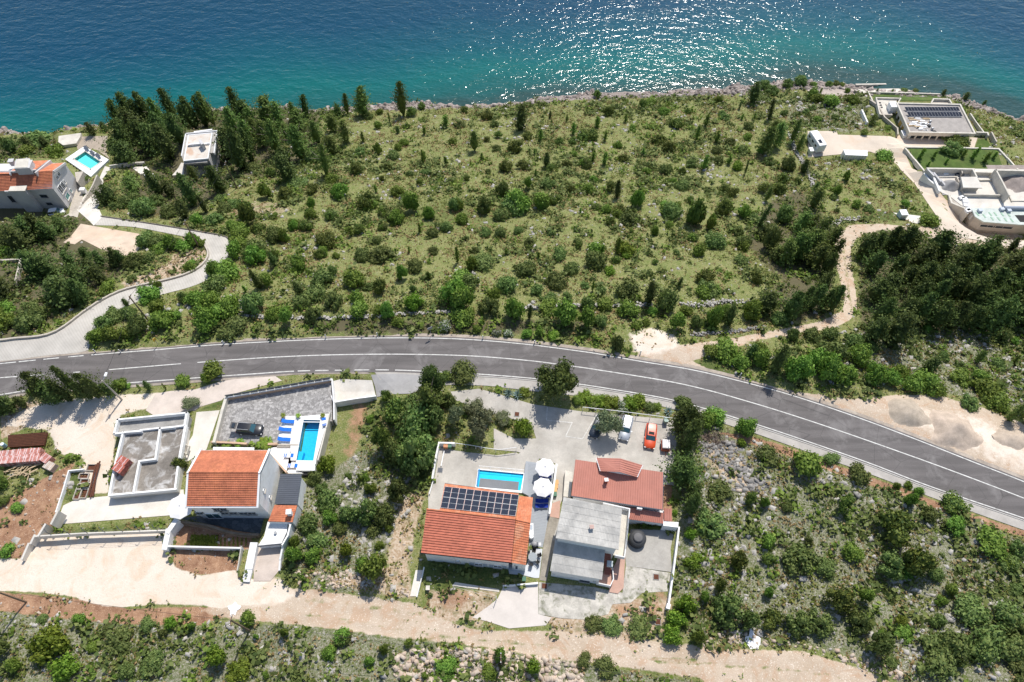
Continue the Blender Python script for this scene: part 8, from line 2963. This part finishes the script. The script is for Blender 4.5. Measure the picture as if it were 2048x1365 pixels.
for x, y, s, z_, lb in (('V', 272, 130, dz, 'potted palm at the rear left corner of the white lounging deck'), ('V', 562, 135, dz, 'potted palm left of the rectangular pool'), ('V', 1040, 130, dz, 'dark potted plant right of the rectangular pool')):
    p = W('V', s if False else y, z_, dz) if False else W('V', y, s, dz)
    palm((p.x, p.y, dz), .55, lb, 'potted plants on the pool terrace')
for x, y, lb in ((850, 740, 'upper left palm in the bed before the lounging deck'), (890, 745, 'upper right palm in the bed before the lounging deck'), (828, 775, 'lower left palm in the bed before the lounging deck'), (880, 785, 'lower right palm in the bed before the lounging deck'),
                 (635, 755, 'bright green palm at the front wall of the parking court'), (510, 778, 'small palm at the front wall of the parking court')):
    p = W('B', x, y, .7)
    palm((p.x, p.y, .3), 1.0, lb, 'palms in front of the parking court', False)
for k_, x, y, lb in (('D', 740, 165, 'left grey-blue agave beside the upper concrete court'), ('D', 800, 175, 'right grey-blue agave beside the upper concrete court'), ('X', 640, 440, 'agave behind the white railing near the pillar')):
    p = G(k_, x, y)
    g = empty('agave', p, lb, 'agave', 'agaves')
    mb = MB()
    for i in range(26):
        a, e = i * 2.4, .3 + .9 * (i / 26)
        d_ = Vector((math.cos(a) * math.cos(e), math.sin(a) * math.cos(e), math.sin(e)))
        L = rnd.uniform(.9, 1.3)
        w_ = Vector((-math.sin(a), math.cos(a), 0)) * .09
        mb.add([p - w_ * .7, p + w_ * .7, p + d_ * L * .5 + w_, p + d_ * L * .5 - w_, p + d_ * L], [(0, 1, 2, 3), (3, 2, 4)])
    mb.build('leaves', leafmat('agave_leaf', (.12, .18, .16), (.22, .3, .27), .1) if 'agave_leaf' not in MATS else MATS['agave_leaf'], g)
p = G('X', 1450, 960)
g = empty('brushwood_pile', p, 'heap of dry brown branches above the stone rubble', 'brushwood')
mb = MB()
for i in range(170):
    a = rnd.uniform(0, 6.28)
    c = Vector((p.x + rnd.gauss(0, 1.5), p.y + rnd.gauss(0, .8), p.z + rnd.uniform(0, .6)))
    d_ = Vector((math.cos(a), math.sin(a), rnd.uniform(-.3, .5))) * rnd.uniform(.5, 1.1)
    mb.tube([c - d_, c + d_], .03, 3)
tag(mb.build('branches', mat('dead_branch', (.16, .12, .1), .95, .25), g), kind='stuff')
# vegetable rows
mb = MB()
rs = np.random.RandomState(3)
C, N, S = [], [], []
for r_ in range(9):
    for i in range(16):
        x, y = 165 + r_ * 29 - i * .6, 905 + i * 6
        dens = 1.0 if 150 < x < 400 else .4
        p = W('I', x, y)
        for j in range(9):
            C.append((p.x + rs.normal() * .1, p.y + rs.normal() * .1, gh(p.x, p.y) + rs.uniform(.05, .35)))
            N.append((rs.normal() * .5, rs.normal() * .5, 1))
            S.append(rs.uniform(.12, .24))
for r_ in range(7):
    for i in range(12):
        p = W('I', 430 + r_ * 40, 925 + i * 6.5)
        for j in range(4):
            C.append((p.x + rs.normal() * .06, p.y + rs.normal() * .06, gh(p.x, p.y) + rs.uniform(.03, .2)))
            N.append((rs.normal() * .5, rs.normal() * .5, 1))
            S.append(rs.uniform(.08, .16))
V_, F_ = rquads(np.array(C), np.array(N), np.array(S), rs)
tag(link('vegetable_rows', npmesh('vegetable_rows', V_, F_, L_lim)), 'rows of leafy vegetables in the brown bed below the dark patio', 'vegetables', kind='stuff')

# ============================================================ GROUND COVER AND STONES (uncountable)
def scatter(n, xr, yr, prob, seed):
    rs = np.random.RandomState(seed)
    x = rs.uniform(xr[0], xr[1], n)
    y = rs.uniform(yr[0], yr[1], n)
    pr = prob(x, y)
    k = rs.uniform(size=n) < pr
    x, y = x[k], y[k]
    z = samp(GH, x, y)
    k = z > -31.7
    # keep to what the camera and its neighbourhood can see
    d = y * ST + (CAMH - z) * CT
    X = np.abs(x) / d * FPX
    k &= X < 1120
    return x[k], y[k], z[k], rs


ZS = {k: (lambda x, y, k=k: samp(ZM[k], x, y)) for k in ZN}
free = lambda x, y: (1 - np.clip(samp(HARD, x, y) + ZS['gravel'](x, y) + samp(TRK0, x, y), 0, 1))
onroad = lambda x, y: ((y > xt(x, bw) - .5) & (y < xt(x, tw) + 1.0))


def tufts(name, n, prob, m, size, per, seed, label, cat, hgt=1.0):
    x, y, z, rs = scatter(n, (-190, 190), (6, 175), prob, seed)
    C = np.repeat(np.stack([x, y, z], 1), per, 0)
    k = len(C)
    s0 = np.repeat(rs.uniform(.5, 1.5, len(x)) * size, per)
    C = C + rs.normal(size=(k, 3)) * s0[:, None] * np.array([.5, .5, .0])
    C[:, 2] += np.abs(rs.normal(size=k)) * s0 * .45 * hgt + .02
    N = rs.normal(size=(k, 3)) * .6 + np.array([0, 0, .8])
    V, F = rquads(C, N, s0 * rs.uniform(.35, .75, k), rs, 1.7)
    tag(link(name, npmesh(name, V, F, m)), label, cat, kind='stuff')
    return len(F)


def clump(x, y, f, s, lo, hi):
    v = vn(x, y, f, s) + .5 * vn(x, y, f * 2.7, s + 1)
    return np.clip((v - lo) / (hi - lo), 0, 1)


nt = 0
nt += tufts('dry_grass', 190000, lambda x, y: free(x, y) * (1 - ZS['forest'](x, y)) * (.12 + .6 * clump(x, y, .25, 21, -.1, .3)) * (1 - onroad(x, y)) * (1 - .8 * ZS['soil'](x, y)) * (1 - ZS['shore'](x, y)), L_dry, .4, 4, 1, 'sparse straw coloured grass over the hillside', 'grass')
nt += tufts('green_grass', 170000, lambda x, y: free(x, y) * (.1 + .75 * clump(x, y, .2, 31, -.05, .3)) * (1 - onroad(x, y)) * (1 - .85 * ZS['soil'](x, y)) * (1 - .7 * ZS['bare'](x, y)) * (1 - ZS['shore'](x, y)) * (1 + .5 * ZS['karst'](x, y)), L_grs, .42, 4, 2, 'low green grass and herbs over the hillside', 'grass')
nt += tufts('low_scrub', 42000, lambda x, y: free(x, y) * (.05 + .9 * clump(x, y, .12, 41, .0, .3)) * (1 - onroad(x, y)) * (1 - .9 * ZS['soil'](x, y)) * (1 - .8 * ZS['bare'](x, y)) * (1 - .8 * ZS['shore'](x, y)) * (1 + .5 * ZS['karst'](x, y)), L_mac, .75, 16, 3, 'low dark scrub scattered over the hillside', 'scrub', 1.0)
nt += tufts('bright_scrub', 17000, lambda x, y: free(x, y) * (.05 + .9 * clump(x, y, .12, 51, .02, .3)) * (1 - onroad(x, y)) * (1 - .9 * ZS['soil'](x, y)) * (1 - .8 * ZS['bare'](x, y)) * (1 - ZS['shore'](x, y)), L_shr, .65, 16, 4, 'low bright green scrub scattered over the hillside', 'scrub', 1.2)
nt += tufts('forest_scrub', 16000, lambda x, y: free(x, y) * ZS['forest'](x, y) * .7, L_cyp, .8, 12, 5, 'dark undergrowth in the woods', 'undergrowth', 1.0)
# weeds on the dirt road and gravel yard
wz = lambda x, y: np.clip(ZS['track'](x, y), 0, 1) * (y < 30) * clump(x, y, .3, 61, .0, .3) * .5
nt += tufts('track_weeds', 30000, wz, L_grs, .22, 4, 6, 'small weeds growing on the bottom dirt road', 'weeds')
hp = [W('E', *q) for q in [(910, 935), (1300, 970), (1525, 830), (1840, 870), (1820, 1000), (1640, 1010), (1400, 1160), (1250, 1200), (905, 1160)]]
wg = lambda x, y: (sdf([(q.x, q.y) for q in hp], x, y) > 0) * (.1 + clump(x, y, .5, 66, .0, .3))
nt += tufts('yard_weeds', 60000, wg, L_grs, .22, 4, 7, 'small weeds growing through the gravel yard', 'weeds')


def rocks(name, n, prob, m, s0, s1, seed, label, flat_=.6, power=2.5, sink=.25, area=((-190, 190), (6, 178))):
    x, y, z, rs = scatter(n, area[0], area[1], prob, seed)
    k = len(x)
    if not k:
        return 0
    s = s0 + (s1 - s0) * rs.uniform(size=k) ** power
    u = np.array([(-1, -1, -1), (1, -1, -1), (1, 1, -1), (-1, 1, -1), (-1, -1, 1), (1, -1, 1), (1, 1, 1), (-1, 1, 1)], float) * .5
    P = u[None] * (1 + rs.uniform(-.35, .35, (k, 8, 3)))
    P[:, 4:, :2] *= rs.uniform(.45, .85, (k, 1, 1))
    sc_ = np.stack([s * rs.uniform(.8, 1.5, k), s * rs.uniform(.6, 1.0, k), s * flat_ * rs.uniform(.5, 1.1, k)], 1)
    P *= sc_[:, None]
    a = rs.normal(size=k) * .5 + (rs.uniform(size=k) < .3) * 1.5
    ca, sa_ = np.cos(a)[:, None], np.sin(a)[:, None]
    X = P[:, :, 0] * ca - P[:, :, 1] * sa_
    Y = P[:, :, 0] * sa_ + P[:, :, 1] * ca
    Zz = P[:, :, 2] + P[:, :, 0] * rs.normal(size=(k, 1)) * .25
    V = np.stack([X + x[:, None], Y + y[:, None], Zz + z[:, None] + (sc_[:, 2] * (.5 - sink))[:, None]], 2).reshape(-1, 3)
    f = np.array([(4, 5, 6, 7), (0, 1, 5, 4), (1, 2, 6, 5), (2, 3, 7, 6), (3, 0, 4, 7)])
    F = (f[None] + (np.arange(k) * 8)[:, None, None]).reshape(-1, 4)
    tag(link(name, npmesh(name, V, F, m)), label, 'stones', kind='stuff')
    return len(F)


nr = 0
nr += rocks('meadow_stones', 90000, lambda x, y: free(x, y) * (1 - ZS['forest'](x, y)) * (1 - onroad(x, y)) * (.06 + .75 * clump(x, y, .22, 71, .12, .4)) * (1 - ZS['karst'](x, y)), rockm, .14, .9, 11, 'pale limestone pieces scattered through the meadow', power=4)
nr += rocks('karst_stones', 150000, lambda x, y: ZS['karst'](x, y) * free(x, y) * (1 - onroad(x, y)) * (.07 + .85 * clump(x, y, .16, 81, -.02, .3)), rockm, .14, 1.0, 12, 'grey-white limestone rubble on the karst slopes', power=3.5, area=((-120, 130), (6, 175)))
nr += rocks('soil_stones', 60000, lambda x, y: np.clip(ZS['soil'](x, y) + .5 * ZS['bare'](x, y), 0, 1) * (1 - onroad(x, y)) * (y < 120) * .45 * free(x, y), rockw, .1, .6, 13, 'pale orange stones on the red soil banks', power=4)
nr += rocks('shore_rocks', 60000, lambda x, y: ZS['shore'](x, y) * (y < yshore(x) + 3) * .6, shorem, .3, 1.4, 14, 'pinkish grey rocks along the waterline', .7, 2.5, area=((-170, 170), (140, 185)))
bk = [W('T10', *q) for q in [(480, 390), (700, 385), (900, 380), (1100, 400), (1300, 430), (1450, 470), (1450, 560), (480, 560)]]
nr += rocks('boulder_bank', 9000, lambda x, y: (sdf([(q.x, q.y) for q in bk], x, y) > 0) * .8, rockw, .3, .9, 15, 'bank of pale boulders along the lower side of the bottom dirt road', .8, 1.5, area=((-30, 50), (8, 25)))
bk2 = [W('T9', *q) for q in [(200, 1060), (500, 1110), (800, 1160), (1100, 1230), (1350, 1320), (1300, 1365), (1050, 1280), (800, 1190), (500, 1160), (280, 1180)]]
nr += rocks('boulder_bank', 9000, lambda x, y: (sdf([(q.x, q.y) for q in bk2], x, y) > 0) * .7, rockw, .2, .7, 16, 'pale boulders along the upper side of the bottom dirt road at right', .8, 2, area=((5, 75), (8, 30)))
bk3 = [W('T9', *q) for q in [(260, 110), (430, 110), (520, 230), (620, 330), (600, 390), (430, 370), (480, 300), (330, 220), (240, 150)]]
nr += rocks('rubble_heap', 9000, lambda x, y: (sdf([(q.x, q.y) for q in bk3], x, y) > 0) * .95, rockg, .25, .9, 17, 'spread of grey stone rubble below the brushwood pile', .7, 1.6, area=((15, 60), (25, 55)))
bk4 = [W('T8', *q) for q in [(60, 1090), (300, 1110), (430, 1090), (440, 1160), (300, 1200), (100, 1190)]]
nr += rocks('boulder_bank', 6000, lambda x, y: (sdf([(q.x, q.y) for q in bk4], x, y) > 0) * .7, rockw, .2, .6, 18, 'pale boulders above the bottom dirt road right of the paver ramp', .8, 2, area=((-45, -15), (15, 40)))
bk5 = [W('T8', *q) for q in [(630, 1190), (720, 1200), (700, 1250), (610, 1230)]]
nr += rocks('boulder_bank', 6000, lambda x, y: (sdf([(q.x, q.y) for q in bk5], x, y) > 0) * .7, rockw, .2, .6, 19, 'pale boulders at the foot of the white side path', .8, 2, area=((-25, -5), (15, 35)))


def drystone(name, label, pts, w_, h_, seed, m=rockm):
    rs = random.Random(seed)
    g = empty(name, pts[0], label, 'wall')
    P = [p for p in resample(pts, max(int(sum((pts[i + 1] - pts[i]).length for i in range(len(pts) - 1)) / .3), 3)) if rs.random() < .8]
    w_ *= .75
    h_ *= .7
    mb = MB()
    for p in P:
        zb = gh(p.x, p.y)
        for j in range(5):
            s_ = rs.uniform(.15, .42)
            mb.box((p.x + rs.uniform(-.5, .5) * w_, p.y + rs.uniform(-.5, .5) * w_, zb + rs.uniform(0, h_)), (s_, s_ * .8, s_ * .7), rs.uniform(0, 3), tilt=rs.uniform(-.3, .3))
    tag(mb.build('stones', m, g), kind='stuff')


drystone('dry_stone_wall', 'tumbled dry stone wall through the thicket above the road', [W('T5', 550, 810), W('T5', 940, 795), W('T5', 1250, 795), W('T5', 1500, 790)], 1.0, .9, 1)
drystone('dry_stone_wall', 'dry stone wall left of the cypress group by the dirt track', [W('T5', 1700, 780), W('T5', 1850, 800), W('T5', 2040, 765), W('T6', 270, 615), W('T6', 360, 610)], 1.1, .9, 2)
drystone('dry_stone_wall', 'dry stone wall running uphill beside the motorhome court', [W('T3', 1575, 445), W('T3', 1620, 560), W('T3', 1700, 690), W('T3', 1755, 820)], 1.2, .8, 3)
drystone('dry_stone_wall', 'long low stone line through the left thicket above the road', [W('T4', 300, 870), W('T4', 740, 890), W('T4', 1100, 885), W('T4', 1500, 855), W('T4', 1850, 840)], .8, .6, 4)
drystone('dry_stone_wall', 'grey stone wall at the head of the dirt track', [W('T6', 850, 150), W('T6', 900, 120), W('T6', 1010, 115)], 1.4, .9, 5)
drystone('dry_stone_wall', 'grey stone edging above the dirt track near the road', [W('T6', 10, 800), W('T6', 250, 785), W('T6', 440, 765)], .9, .5, 6, rockg)
print('plants', VCOUNT, 'tuft faces', nt, 'rock faces', nr)
